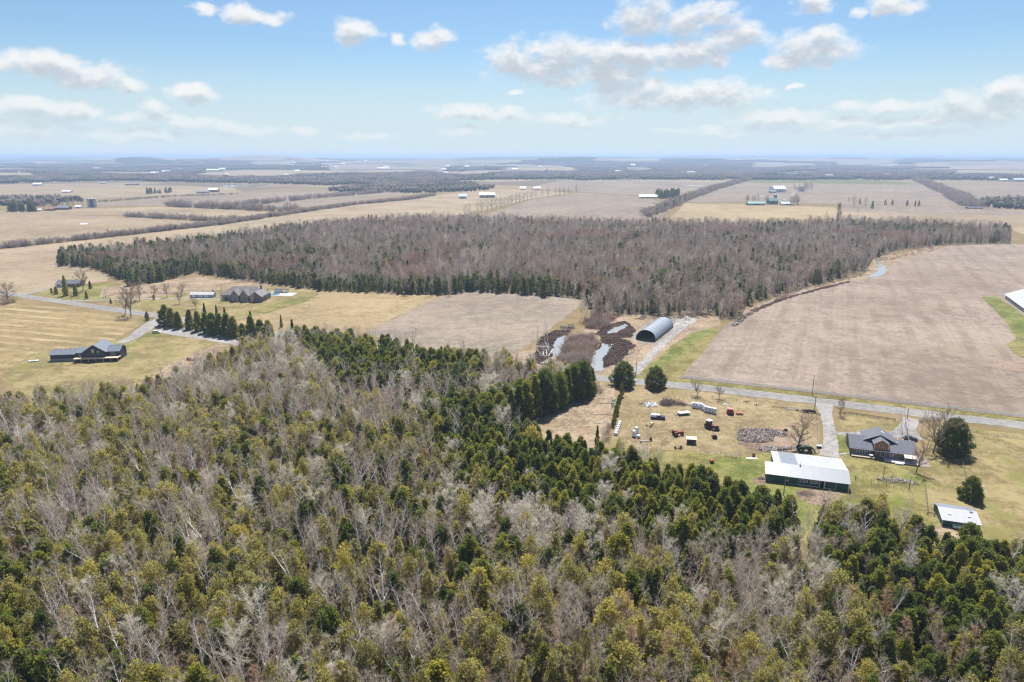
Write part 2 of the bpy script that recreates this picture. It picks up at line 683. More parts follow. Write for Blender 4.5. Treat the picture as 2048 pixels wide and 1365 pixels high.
g_mud = ground_mat('dark_mud', (.035, .018, .014), (.10, .058, .045), None, big=.08, mid=.5, fine=2.2, contrast=1.6, speck=(.17, .11, .085))
g_dirt = ground_mat('bare_dirt', (.30, .215, .15), (.44, .33, .25), (.35, .25, .18), big=.06, mid=.4, contrast=1.3, speck=(.2, .14, .1))
g_gravel = ground_mat('gravel', (.40, .385, .37), (.53, .51, .49), (.45, .41, .37), big=.05, mid=.4, fine=3)
g_pad = ground_mat('trampled_earth', (.33, .28, .225), (.44, .39, .33), (.46, .37, .27), big=.06, mid=.4, contrast=1.2, speck=(.25, .2, .16))
g_pale = ground_mat('wet_gravel', (.42, .39, .35), (.62, .60, .57), None, big=.1, mid=.5, contrast=1.4)
g_road = ground_mat('worn_asphalt', (.36, .345, .335), (.42, .405, .39), None, big=.03, mid=.3, fine=3)
g_road2 = ground_mat('asphalt_drive', (.29, .29, .3), (.36, .36, .37), None, big=.05, mid=.4, fine=3)
g_road2b = ground_mat('polished_asphalt', (.395, .385, .375), (.45, .435, .42), None, big=.05, mid=.4, fine=3)
g_track = ground_mat('worn_track', (.39, .295, .18), (.47, .365, .23), None, big=.05, mid=.4)
g_brown = ground_mat('ploughed', (.22, .17, .135), (.3, .24, .19), None, contrast=.8)
g_far1 = ground_mat('far_straw', (.41, .31, .195), (.50, .39, .255), (.40, .32, .23), big=.006, mid=.04, fine=.3, contrast=.7)
g_far2 = ground_mat('far_stubble', (.34, .27, .205), (.43, .345, .265), (.37, .31, .25), big=.006, mid=.04, fine=.3, contrast=.7, rows=[(R(-28), 16, .45, (.25, .19, .15)), (R(-28), 47, .4, (.27, .21, .16))])
g_far3 = ground_mat('far_gold', (.45, .34, .18), (.54, .42, .25), None, big=.006, mid=.04, fine=.3, contrast=.7, rows=[(R(0), 11, .55, (.62, .52, .36))])

# far fields, as patches of the plain
sheet('straw_field', [(-60, 590), (60, 588), (120, 574), (215, 562), (215, 540), (150, 520), (200, 500), (430, 474), (560, 462), (700, 446), (860, 440), (930, 428), (1060, 398), (1140, 386), (1050, 380), (960, 380), (860, 392), (700, 410), (581, 429), (444, 450), (200, 478), (-60, 505)], g_straw, 14, 1.2)
sheet('stubble_field', [(-60, 500), (200, 472), (440, 446), (250, 434), (-60, 425)], g_far1, 20, 1.5)
sheet('stubble_field', [(240, 430), (425, 440), (560, 424), (340, 413), (-60, 424), (-60, 430)], g_far1, 20, 1.5)
sheet('stubble_field', [(160, 414), (338, 411), (554, 420), (700, 404), (860, 385), (640, 383), (475, 386), (200, 405)], g_far2, 20, 1.5)
sheet('straw_field', [(-60, 402), (68, 403), (342, 391), (475, 386), (470, 376), (360, 372), (230, 371), (80, 378), (-60, 388)], g_far1, 25, 2)
sheet('stubble_field', [(930, 444), (1320, 448), (1345, 410), (1280, 393), (1155, 386), (1060, 400)], g_far2, 20, 1.5)
sheet('stubble_field', [(1160, 384), (1282, 392), (1360, 395), (1430, 376), (1500, 356), (1340, 354), (1150, 356), (1070, 372)], g_far2, 25, 2)
sheet('straw_field', [(990, 365), (1140, 358), (1250, 357), (1200, 353), (1000, 357), (930, 361)], g_far1, 30, 2)
sheet('striped_field', [(1325, 452), (1676, 455), (1674, 415), (1480, 409), (1370, 407)], g_far3, 15, 1)
sheet('stubble_field', [(1432, 378), (1520, 353), (1700, 353), (1830, 357), (1948, 414), (1680, 408), (1480, 403), (1370, 404)], g_far2, 30, 2)
sheet('straw_field', [(1682, 450), (1860, 452), (2025, 462), (2140, 500), (2200, 440), (2048, 420), (1684, 414)], g_far1, 20, 1.5)
sheet('stubble_field', [(1682, 424), (1990, 432), (2080, 428), (1960, 416), (1684, 411)], g_far2, 20, 1.0)
sheet('straw_field', [(1850, 360), (1960, 412), (2200, 418), (2200, 372), (2048, 366), (1900, 357)], g_far2, 30, 2)
sheet('straw_field', [(1480, 352), (1650, 346), (1840, 350), (1640, 353)], g_far1, 30, 2)
sheet('ploughed_field', [(1835, 356), (1890, 346), (1960, 346), (1940, 357)], g_brown, 40, 2)
sheet('straw_field', [(386, 349), (470, 345), (540, 343), (610, 349), (520, 355), (420, 354)], g_far1, 40, 2, z=2.0, drape=True)

# near fields
sheet('stubble_field', [(1358, 756), (1400, 712), (1440, 660), (1490, 622), (1530, 604), (1600, 581), (1690, 563), (1760, 551), (1775, 540), (1795, 522), (1860, 503), (1900, 491), (2020, 488), (2300, 500), (2600, 780), (2300, 866), (2048, 834), (1700, 793)], g_stub, 6, .7)
sheet('stubble_field', [(733, 664), (800, 632), (890, 590), (960, 581), (1060, 588), (1162, 597), (1160, 612), (1110, 650), (1060, 690), (1010, 716), (960, 735), (850, 720)], g_stub2, 5, .6)
sheet('hay_field', [(440, 655), (520, 626), (600, 604), (645, 579), (760, 584), (890, 589), (800, 631), (733, 664), (640, 700), (540, 690)], g_hay, 6, .5)
sheet('swathed_field', [(-80, 598), (30, 604), (110, 615), (240, 634), (290, 645), (210, 690), (60, 710), (20, 740), (-80, 790)], g_swath, 6, .5)
sheet('lawn', [(205, 596), (330, 588), (450, 560), (600, 575), (645, 579), (600, 604), (470, 640), (380, 640), (330, 632), (240, 615)], g_lawn2, 6, .5)
sheet('lawn', [(60, 588), (110, 576), (215, 565), (300, 572), (205, 600), (130, 600)], g_lawn, 6, .5)
sheet('paddock', [(200, 595), (205, 575), (330, 558), (400, 556), (560, 570), (440, 580), (330, 592), (270, 597)], g_rough, 6, .5)
sheet('lawn', [(5, 760), (20, 735), (90, 700), (210, 690), (280, 665), (300, 650), (420, 680), (470, 690), (440, 720), (380, 760), (250, 800), (60, 810)], g_lawn2, 6, .5)
sheet('green_verge', [(212, 690), (240, 682), (270, 668), (286, 664), (320, 668), (330, 676), (250, 700)], g_lawn, 5, .5)
sheet('bare_earth_patch', [(330, 735), (430, 690), (470, 690), (430, 730), (380, 765), (290, 760)], g_rough, 4, .6)
sheet('green_strip', [(470, 632), (520, 616), (600, 596), (640, 586), (625, 600), (530, 628)], g_lawn, 5, .4)
sheet('forest_floor', [(-300, 870), (0, 836), (150, 826), (290, 812), (390, 766), (455, 732), (520, 704), (600, 689), (700, 694), (850, 726), (960, 742), (1020, 748), (1100, 762), (1185, 775), (1190, 786), (1100, 826), (1030, 862), (1100, 905), (1200, 925), (1290, 945), (1330, 962), (1450, 1003), (1540, 1030), (1585, 1060), (1605, 1110), (1630, 1055), (1700, 1050), (1850, 1095), (1900, 1105), (2048, 1135), (2300, 1200), (2700, 1900), (-800, 1900)], g_litter, 5, .8)
sheet('forest_floor', [(115, 533), (185, 537), (270, 572), (330, 562), (385, 547), (600, 577), (640, 582), (880, 592), (960, 584), (1165, 599), (1195, 642), (1260, 634), (1330, 632), (1420, 632), (1475, 645), (1492, 614), (1560, 592), (1650, 567), (1740, 542), (1765, 512), (1800, 502), (1880, 492), (2020, 489), (2018, 460), (1860, 452), (1700, 447), (1480, 453), (1250, 450), (1000, 443), (860, 440), (700, 446), (560, 462), (430, 482), (300, 497), (200, 507), (120, 512)], g_litter, 10, 1.2)
sheet('rough_field', [(1030, 862), (1100, 826), (1185, 786), (1200, 772), (1228, 776), (1232, 800), (1222, 850), (1200, 890), (1215, 925), (1150, 925), (1090, 905)], g_rough, 4, .4)
sheet('yard_ground', [(1235, 790), (1300, 775), (1340, 778), (1400, 788), (1640, 822), (1636, 905), (1540, 905), (1480, 916), (1220, 890), (1225, 850)], g_yard, 5, .4)
sheet('lawn', [(1210, 895), (1480, 912), (1540, 905), (1640, 905), (1660, 912), (1700, 905), (1850, 915), (1850, 1000), (2048, 1080), (2048, 1130), (1850, 1095), (1700, 1050), (1628, 1055), (1604, 1108), (1580, 1055), (1450, 1003), (1330, 962), (1210, 925)], g_lawn, 5, .5)
sheet('green_grass', [(1430, 928), (1480, 914), (1535, 925), (1530, 965), (1600, 965), (1622, 1000), (1625, 1050), (1606, 1080), (1580, 1050), (1550, 1000), (1500, 980), (1440, 955)], g_green, 4, .6)
sheet('pasture', [(1850, 850), (2048, 868), (2300, 900), (2700, 1300), (2300, 1200), (2048, 1135), (1880, 1090), (1856, 1000), (1850, 920)], g_lawn2, 5, .5)
sheet('lawn', [(1680, 842), (1700, 828), (1800, 842), (1812, 850), (1790, 868), (1720, 866), (1685, 856)], g_lawn2, 3, .3)
sheet('green_grass', [(1672, 872), (1696, 868), (1700, 905), (1676, 908)], g_green, 3, .3)
sheet('roadside_verge', [(1000, 724), (1060, 733), (1200, 748), (1365, 758), (1700, 797), (2048, 838), (2400, 890), (2400, 910), (2048, 848), (1700, 806), (1400, 771), (1200, 756), (1000, 738)], g_lawn, 4, .3)
sheet('dry_verge', [(1200, 764), (1400, 783), (1640, 812), (1640, 824), (1400, 792), (1200, 775)], g_yard, 4, .3)
sheet('dry_verge', [(1000, 716), (1060, 700), (1150, 668), (1250, 630), (1440, 632), (1440, 660), (1400, 712), (1365, 755), (1200, 750), (1000, 730)], g_rough, 4, .5)
sheet('green_strip', [(1275, 750), (1300, 728), (1340, 694), (1380, 668), (1440, 652), (1446, 657), (1400, 712), (1358, 757)], g_lawn, 4, .4)
sheet('green_grass', [(1300, 733), (1340, 700), (1385, 670), (1425, 656), (1430, 661), (1385, 692), (1330, 735)], g_green, 4, .5)
sheet('dark_mud_bank', [(1054, 722), (1060, 711), (1078, 701), (1073, 688), (1088, 668), (1112, 660), (1142, 662), (1134, 675), (1118, 690), (1108, 705), (1102, 730), (1080, 730)], g_mud, 1.6, 1.2)
sheet('dark_mud_bank', [(1196, 744), (1190, 700), (1203, 684), (1202, 672), (1225, 671), (1262, 682), (1272, 690), (1258, 704), (1243, 722), (1228, 731), (1210, 736)], g_mud, 1.6, 1.2, 3)
sheet('dark_mud_bank', [(1185, 668), (1215, 650), (1250, 642), (1262, 652), (1275, 662), (1262, 676), (1225, 680)], g_mud, 3, 1.0)
sheet('pond_islet', [(1118, 700), (1140, 672), (1175, 668), (1200, 682), (1188, 705), (1180, 735), (1140, 735), (1112, 722)], g_litter, 3, .6)
sheet('gravel_pad', [(1262, 676), (1280, 652), (1315, 637), (1352, 634), (1385, 640), (1380, 656), (1345, 674), (1312, 694), (1285, 690)], g_pad, 3, 1.2)
sheet('wet_track', [(1350, 640), (1375, 632), (1395, 640), (1360, 664), (1340, 668)], g_pale, 3, .7)
strip('farm_track', [(1268, 748), (1290, 724), (1318, 694), (1345, 668), (1362, 652)], [5, 4.5, 4.5, 4.5, 4], g_gravel)
strip('wheel_rut', [(1276, 738), (1300, 712), (1325, 688), (1350, 664)], .9, g_pale)
strip('wheel_rut', [(1282, 741), (1306, 714), (1332, 690), (1357, 665)], .8, g_pale)
sheet('creek_bank', [(1480, 650), (1500, 618), (1560, 594), (1650, 570), (1730, 548), (1745, 520), (1765, 512), (1800, 508), (1860, 494), (1880, 492), (1860, 505), (1800, 521), (1778, 540), (1765, 552), (1690, 566), (1600, 583), (1530, 606), (1495, 632)], g_rough, 4, 1.0)
sheet('dark_mud_bank', [(1500, 622), (1560, 598), (1650, 573), (1700, 562), (1700, 565), (1650, 578), (1565, 601), (1510, 625)], g_mud, 4, 1.0)
sheet('green_strip', [(1962, 594), (1995, 594), (2048, 632), (2120, 700), (2120, 745), (2048, 705), (2010, 640)], g_green, 4, .6)
sheet('lawn', [(2010, 690), (2048, 672), (2200, 700), (2200, 760), (2030, 710)], g_lawn, 4, .6)
sheet('bare_earth_patch', [(1975, 735), (2000, 722), (2060, 726), (2150, 750), (2060, 748)], g_dirt, 4, .6)
sheet('barnyard_dirt', [(1592, 985), (1620, 978), (1680, 985), (1682, 1000), (1660, 1012), (1620, 1010), (1596, 998)], g_dirt, 2, .6)
sheet('barnyard_dirt', [(1500, 960), (1530, 948), (1535, 968), (1522, 976)], g_dirt, 2, .5)
sheet('bare_earth_patch', [(1470, 868), (1500, 856), (1560, 858), (1600, 870), (1620, 890), (1600, 905), (1520, 905), (1475, 890)], g_dirt, 3, .6)
sheet('bare_earth_patch', [(1865, 1060), (1885, 1052), (1960, 1064), (1958, 1078), (1900, 1080)], g_rough, 3, .6)

ROADPTS = [(-420, 524), (-369, 498.5), (-300, 464.5), (-227, 428.5), (-150, 390), (-80, 354), (-6, 318.5), (41, 301.8), (84, 288.3), (140, 266.5), (196, 244), (300, 203), (420, 156)]
strip('gravel_shoulder', ROADPTS, 8.6, g_gravel, px=False, jit=.35)
strip('road', ROADPTS, 6.8, g_road, px=False, jit=.08)
for _o in (-1.6, 1.6):
    strip('tyre_wear', [(x_ + _o*.42, y_ + _o*.9) for x_, y_ in ROADPTS], .8, g_road2b, px=False, jit=.12)
strip('gravel_drive', [(326, 638), (302, 650), (287, 661), (264, 677), (240, 687)], [10, 10, 8.5, 6.5, 5.5], g_gravel)
strip('gravel_lane', [(322, 640), (345, 660), (400, 670), (450, 678), (515, 690)], [11, 14, 15, 15, 13], g_gravel, jit=.5)
strip('gravel_lane', [(125, 602), (200, 601), (300, 598), (400, 598), (450, 597)], 3.4, g_gravel)
strip('gravel_lane', [(35, 592), (70, 584), (105, 575)], 3.5, g_gravel)
strip('farm_drive', [(1648, 808), (1652, 830), (1659, 860), (1661, 890), (1658, 914)], [7, 4.4, 4.3, 5, 6.5], g_gravel)
strip('farm_drive', [(1660, 862), (1675, 867), (1700, 869), (1730, 868), (1770, 871), (1800, 868), (1818, 850), (1824, 838)], [3.4, 3.2, 3.6, 3.8, 4.4, 6, 6, 6], g_gravel)
sheet('parking_pad', [(1806, 868), (1832, 862), (1848, 882), (1815, 881)], g_gravel, 2, .2)
strip('footpath', [(1672, 910), (1702, 906)], 1.2, g_pale)
strip('farm_road', [(-60, 404), (68, 402), (342, 390), (475, 385), (700, 379)], 8, g_gravel, z=.3)
strip('farm_road', [(1340, 405), (1500, 403), (1680, 409), (1950, 416), (2200, 422)], 8, g_gravel, z=.3)
strip('farm_lane', [(1578, 404), (1582, 394), (1590, 384)], 6, g_gravel, z=.3)
strip('wheel_rut', [(1252, 866), (1262, 846), (1280, 820)], .7, g_track)
strip('wheel_rut', [(1259, 868), (1269, 848), (1287, 822)], .7, g_track)

for _p in ([(1290, 822), (1340, 834), (1440, 838), (1540, 842), (1625, 852)], [(1292, 826), (1342, 839), (1440, 843), (1540, 847), (1626, 857)], [(1300, 868), (1380, 858), (1450, 864), (1475, 898), (1470, 915)], [(1660, 905), (1620, 902), (1600, 910)]):
    strip('worn_track', _p, .7, g_track, jit=.2)

# water
mw = bpy.data.materials.new('still_water')
mw.use_nodes = True
_N = NT(mw.node_tree)
_b = mw.node_tree.nodes['Principled BSDF']
_b.inputs['Base Color'].default_value = (.25, .25, .235, 1)
_b.inputs['Roughness'].default_value = .06
_b.inputs['Specular IOR Level'].default_value = .9
_bp = _N.n('ShaderNodeBump')
_bp.inputs['Strength'].default_value = .04
_tc = _N.n('ShaderNodeTexCoord')
_N.put(_bp.inputs['Height'], _N.noise(_tc.outputs['Object'], .8, 3))
_N.put(_b.inputs['Normal'], _bp.outputs[0])
sheet('pond_water', [(1080, 729), (1090, 722), (1098, 717), (1106, 712), (1104, 702), (1110, 697), (1108, 688), (1113, 680), (1120, 675), (1131, 671), (1134, 678), (1127, 684), (1129, 694), (1122, 702), (1117, 712), (1106, 718), (1101, 730), (1090, 727)], mw, 1.5, .8)
sheet('pond_water', [(1174, 743), (1181, 731), (1183, 722), (1189, 714), (1192, 703), (1199, 697), (1202, 686), (1212, 689), (1226, 689), (1222, 697), (1214, 705), (1211, 713), (1203, 721), (1206, 732), (1204, 743)], mw, 1.5, .8, 2)
sheet('pond_water', [(1213, 668), (1221, 661), (1229, 655), (1241, 652), (1251, 647), (1255, 653), (1246, 659), (1236, 665), (1226, 666)], mw, 1.5, .7, 4)
sheet('creek_water', [(1728, 556), (1745, 550), (1756, 542), (1755, 530), (1750, 520), (1757, 519), (1765, 528), (1773, 538), (1770, 547), (1755, 554)], mw, 3, .6)
sheet('pond_water', [(447, 374), (536, 372), (536, 370), (480, 370), (447, 371)], mw, 30, 2)
sheet('snow_patch', [(160, 449), (175, 448.6), (174, 446.6), (162, 446.8)], mat('old_snow', (.8, .82, .86), .6, var=.06), 4, 1)
sheet('pond_water', [(1370, 373), (1405, 372), (1404, 370.6), (1372, 371.4)], mw, 20, 2)

# ------------------------------------------------------------------ trees
m_cedar = leaf_mat('cedar_foliage', [(.11, .16, .032), (.20, .23, .045), (.31, .30, .052), (.43, .385, .06)], .5)
m_dark = leaf_mat('dark_cedar_foliage', [(.09, .12, .036), (.13, .16, .042), (.19, .205, .05), (.27, .25, .055)], .5)
m_olive = leaf_mat('olive_cedar_foliage', [(.25, .235, .088), (.345, .31, .097), (.425, .37, .10), (.53, .45, .098)], .5)
m_tam = leaf_mat('tamarack_twigs', [(.40, .24, .14), (.48, .31, .2), (.46, .32, .22)], .45)
m_twig_grey = leaf_mat('grey_twigs', [(.42, .365, .295), (.54, .48, .395), (.47, .40, .325)], .45)
m_twig_mauve = leaf_mat('mauve_twigs', [(.37, .285, .235), (.46, .37, .305), (.41, .31, .25)], .45)
m_twig_pale = leaf_mat('pale_twigs', [(.60, .55, .46), (.68, .62, .53), (.57, .52, .43)], .45)
m_twig_brown = leaf_mat('brown_twigs', [(.22, .165, .13), (.31, .235, .185), (.265, .19, .15)], .45)
m_twig_dark = leaf_mat('dark_mauve_twigs', [(.21, .175, .165), (.31, .26, .24), (.26, .21, .195)], .45)
m_twig_red = leaf_mat('reddish_twigs', [(.32, .18, .145), (.39, .23, .185), (.35, .21, .17)], .45)
m_bark = mat('bark', (.2, .16, .125), .9, scale=3, rand=.3)
m_bark_grey = mat('grey_bark', (.46, .42, .37), .9, scale=3, rand=.25)
m_bark_white = mat('white_bark', (.86, .83, .78), .8, scale=4, rand=.1, var=.12)


def leaf_cloud(rng, centres, size, per, ext):
    """leaf-sized faces thrown round clump centres; rng: numpy generator"""
    n = len(centres)*per
    c = np.repeat(centres, per, axis=0)
    d = rng.normal(size=(n, 3))
    d /= np.linalg.norm(d, axis=1)[:, None]
    r = rng.random(n)**.45
    p = c + d*r[:, None]*ext[None, :]
    a = d*.55 + np.array([0, 0, .55]) + rng.normal(size=(n, 3))*.5
    a /= np.linalg.norm(a, axis=1)[:, None]
    b = np.cross(a, d + np.array([0, 0, .5]) + rng.normal(size=(n, 3))*.7)
    b /= np.linalg.norm(b, axis=1)[:, None] + 1e-9
    s = size*(.6 + .8*rng.random(n))[:, None]
    # a rhombic spray, longer than wide
    v = np.stack([p - a*s, p - b*s*.55, p + a*s, p + b*s*.55], axis=1).reshape(-1, 3)
    return v


def quads(v):
    n = len(v)//4
    return np.arange(n*4).reshape(n, 4)


def np_mesh(name, parts, mats):
    """parts: list of (verts, faces (k-gon array), material index)"""
    me = bpy.data.meshes.new(name)
    V = np.concatenate([p[0] for p in parts]).astype(np.float32)
    loops, starts, mi = [], [], []
    o = 0
    ls = 0
    for v, f, k in parts:
        f = np.asarray(f)
        if len(f):
            loops.append((f + o).ravel())
            starts.append(ls + np.arange(len(f))*f.shape[1])
            ls += f.size
            mi.append(np.full(len(f), k))
        o += len(v)
    L = np.concatenate(loops).astype(np.int32)
    S = np.concatenate(starts).astype(np.int32)
    me.vertices.add(len(V))
    me.vertices.foreach_set('co', V.ravel())
    me.loops.add(len(L))
    me.loops.foreach_set('vertex_index', L)
    me.polygons.add(len(S))
    me.polygons.foreach_set('loop_start', S)
    for m in mats:
        me.materials.append(m)
    me.polygons.foreach_set('material_index', np.concatenate(mi).astype(np.int32))
    me.update(calc_edges=True)
    me.validate()
    return me


def tubes_np(segs, n):
    """segs: list of (p0, p1, r0, r1) -> verts, quad faces"""
    if not segs:
        return np.zeros((0, 3)), np.zeros((0, 4), int)
    p0 = np.array([s[0] for s in segs])
    p1 = np.array([s[1] for s in segs])
    r0 = np.array([s[2] for s in segs])
    r1 = np.array([s[3] for s in segs])
    d = p1 - p0
    d /= np.linalg.norm(d, axis=1)[:, None] + 1e-9
    ref = np.where(np.abs(d[:, 2:3]) > .9, np.array([[1., 0, 0]]), np.array([[0, 0, 1.]]))
    a = np.cross(d, ref)
    a /= np.linalg.norm(a, axis=1)[:, None]
    b = np.cross(d, a)
    t = np.arange(n)*2*PI/n
    ring = a[:, None, :]*np.cos(t)[None, :, None] + b[:, None, :]*np.sin(t)[None, :, None]
    v = np.concatenate([p0[:, None] + ring*r0[:, None, None], p1[:, None] + ring*r1[:, None, None]], axis=1)
    k = len(segs)
    base = (np.arange(k)*2*n)[:, None, None]
    i = np.arange(n)
    f = np.stack([i, (i + 1) % n, n + (i + 1) % n, n + i], axis=1)[None] + base
    return v.reshape(-1, 3), f.reshape(-1, 4)


def path(rng, p, d, L, k, wob, up):
    pts = [np.array(p, float)]
    d = np.array(d, float)
    for i in range(k):
        d = d + rng.normal(size=3)*wob + np.array([0, 0, up])
        d /= np.linalg.norm(d)
        pts.append(pts[-1] + d*L/k)
    return pts


def at(pts, t):
    x = t*(len(pts) - 1)
    i = min(int(x), len(pts) - 2)
    return pts[i] + (pts[i + 1] - pts[i])*(x - i)


def bare_tree(seed, H=12.0, r0=.16, stems=1, lean=.06, base=.3, limbs=13, spread=2.6, lift=.9, br=5, tw=9, twl=.8, tww=.035, mats=None, lod=False):
    """leafless tree: wandering stems, rising limbs, branches and a haze of twigs"""
    rng = np.random.default_rng(seed)
    st_seg, limb_seg, br_seg = [], [], []
    tv = []

    def twig(p, d, L):
        s = np.cross(d, rng.normal(size=3))
        s /= np.linalg.norm(s) + 1e-9
        w = tww*(.7 + .6*rng.random())
        tv.append([p - s*w/2, p + s*w/2, p + d*L])
    for s in range(stems):
        hh = H*(1 - .13*s*rng.random())
        az = rng.random()*2*PI
        ln = lean*(1 + 1.4*(stems > 1))
        d0 = np.array([math.cos(az)*ln, math.sin(az)*ln, 1.0])
        p0 = np.array([math.cos(az), math.sin(az), 0])*(.25*(stems > 1))
        pts = path(rng, p0 + np.array([0, 0, -.15]), d0, hh, 7, .07, .04)
        rr = r0*(1 if stems == 1 else .8)
        for i in range(7):
            st_seg.append((pts[i], pts[i + 1], rr*(1 - i/7.6), rr*(1 - (i + 1)/7.6)))
        nl = max(4, int(limbs/(stems**.6)))
        ga = rng.random()*6
        for j in range(nl):
            t = base + (1 - base)*(j + .5)/nl*.98
            p = at(pts, t)
            ga += 2.4 + rng.normal()*.3
            u = (t - base)/(1 - base)
            prof = math.sin(PI*min(.88, .2 + .67*u))**.7
            L = spread*prof*(.75 + .5*rng.random())*(1 if stems == 1 else .8)
            d = np.array([math.cos(ga), math.sin(ga), lift*(.75 + .6*rng.random())])
            d /= np.linalg.norm(d)
            lp = path(rng, p, d, L*1.15, 3, .16, .12)
            r = max(.02, rr*(1 - t)*.62 + .016)
            for i in range(3):
                limb_seg.append((lp[i], lp[i + 1], r*(1 - i/3.4), r*(1 - (i + 1)/3.4)))
            for k in range(br):
                tt = .25 + .75*(k + rng.random())/br
                q = at(lp, min(tt, 1))
                dd = (lp[-1] - lp[0])/(np.linalg.norm(lp[-1] - lp[0]) + 1e-9) + rng.normal(size=3)*.55 + np.array([0, 0, .25])
                dd /= np.linalg.norm(dd)
                LL = L*(.5 - .22*tt)*(.7 + .6*rng.random()) + .25
                e = q + dd*LL
                br_seg.append((q, e, r*.5, r*.15))
                for w in range(tw):
                    f = .15 + .85*rng.random()
                    d3 = dd + rng.normal(size=3)*.6 + np.array([0, 0, .2])
                    d3 /= np.linalg.norm(d3)
                    twig(q + dd*LL*f, d3, twl*(.5 + .8*rng.random()))
    T = tubes_np(st_seg, 4 if lod else 6)
    Lb = tubes_np(limb_seg, 3)
    B = tubes_np(br_seg, 3)
    W = np.array(tv).reshape(-1, 3)
    Wf = np.arange(len(W)).reshape(-1, 3)
    tparts = [(T[0], T[1], 0)]
    cparts = [(Lb[0], Lb[1], 2 if mats and len(mats) > 2 else 0), (B[0], B[1], 1), (W, Wf, 1)]
    return tparts, cparts, mats


def cedar(seed, H=8.0, W=4.0, base=.08, clumps=34, per=46, leaf=.3, rough=.9, shape=.75, mats=None, ext=.62, trunk=.13, fine=True):
    """evergreen: clumps of sprays on a rounded cone, a trunk, bare gaps between clumps"""
    rng = np.random.default_rng(seed)
    cs = []
    for i in range(clumps):
        u = (i + rng.random())/clumps
        u = 1 - (1 - u)**.8
        t = base + (1 - base)*u
        R_ = W/2*((1 - u)**shape)*min(1, .62 + u*2.2)
        a = i*2.399 + rng.normal()*.5
        rr = R_*(.55 + .45*rng.random())*(1 + .18*math.sin(3*a + seed))
        cs.append((math.cos(a)*rr, math.sin(a)*rr, H*t + rng.normal()*.1*rough))
    cs.append((0, 0, H*.97))
    cs = np.array(cs)
    k = W/4.0
    e = np.array([ext*k*1.15, ext*k*1.15, ext*k*1.35])
    v = leaf_cloud(rng, cs, leaf, per, e)
    v[:, 2] = np.maximum(v[:, 2], .05)
    top = H*1.02
    segs = [((0, 0, -.15), (0, 0, H*.5), trunk, trunk*.7), ((0, 0, H*.5), (0, 0, top*.93), trunk*.7, .02)]
    bs = []
    if fine:
        for q in cs[::2]:
            z = max(.3, q[2] - .35*math.hypot(q[0], q[1]))
            bs.append(((0, 0, z), tuple(q), .03, .012))
    T = tubes_np([(np.array(a), np.array(b), c, d) for a, b, c, d in segs], 6 if fine else 4)
    B = tubes_np([(np.array(a), np.array(b), c, d) for a, b, c, d in bs], 3)
    return [(T[0], T[1], 0)], [(v, quads(v), 1)] + ([(B[0], B[1], 0)] if bs else []), mats


def tamarack(seed, H=11.0, W=3.6, mats=None):
    """leafless larch: straight stem, whorls of level drooping boughs, fine orange-brown twigs"""
    rng = np.random.default_rng(seed)
    segs, tv = [], []
    for i in range(52):
        u = (i + .5)/52
        z = H*(.16 + .82*u)
        a = i*2.4 + rng.normal()*.3
        L = W/2*(1 - u)**.85 + .25
        d = np.array([math.cos(a), math.sin(a), .12 + .5*u])
        e = np.array([0, 0, z]) + d*L
        segs.append((np.array([0, 0, z]), e, .028*(1 - u) + .012, .008))
        for k in range(26):
            f = .15 + .85*rng.random()
            q = np.array([0, 0, z]) + d*L*f
            dd = d*.6 + rng.normal(size=3)*.7
            dd /= np.linalg.norm(dd)
            s = np.cross(dd, rng.normal(size=3))
            s /= np.linalg.norm(s)
            w = .045
            tv.append([q - s*w/2, q + s*w/2, q + dd*(.3 + .4*rng.random())])
    T = tubes_np([(np.array([0, 0, -.15]), np.array([.05, 0, H*.5]), .14, .09), (np.array([.05, 0, H*.5]), np.array([0, 0, H]), .09, .015)], 6)
    B = tubes_np(segs, 3)
    Wv = np.array(tv).reshape(-1, 3)
    return [(T[0], T[1], 0)], [(B[0], B[1], 1), (Wv, np.arange(len(Wv)).reshape(-1, 3), 1)], mats


def shrub(seed, H=2.2, W=2.6, stems=16, tw=16, tww=.03, mats=None):
    rng = np.random.default_rng(seed)
    segs, tv = [], []
    for i in range(stems):
        a = rng.random()*2*PI
        d = np.array([math.cos(a)*(.25 + .6*rng.random()), math.sin(a)*(.25 + .6*rng.random()), 1.])
        p = path(rng, rng.normal(size=3)*np.array([W*.16, W*.16, 0]), d, H*(.6 + .5*rng.random()), 3, .2, .02)
        for k in range(3):
            segs.append((p[k], p[k + 1], .03*(1 - k/3.3), .03*(1 - (k + 1)/3.3)))
        for k in range(tw):
            q = at(p, .25 + .75*rng.random())
            dd = d + rng.normal(size=3)*.8
            dd /= np.linalg.norm(dd)
            s = np.cross(dd, rng.normal(size=3))
            s /= np.linalg.norm(s)
            tv.append([q - s*tww/2, q + s*tww/2, q + dd*(.4 + .6*rng.random())*H*.35])
    B = tubes_np(segs, 3)
    Wv = np.array(tv).reshape(-1, 3)
    return [], [(B[0], B[1], 1), (Wv, np.arange(len(Wv)).reshape(-1, 3), 1)], mats


KIND = {}     # kind -> list of (trunk mesh, crown mesh, joined mesh, height)


def reg(kind, gens, heights):
    out = []
    for (tp, cp, ms), h in zip(gens, heights):
        tm = np_mesh('trunk', tp, ms) if tp else None
        cm = np_mesh('crown', cp, ms)
        jm = np_mesh(kind, tp + cp, ms) if tp else cm
        out.append((tm, cm, jm, h))
    KIND[kind] = out


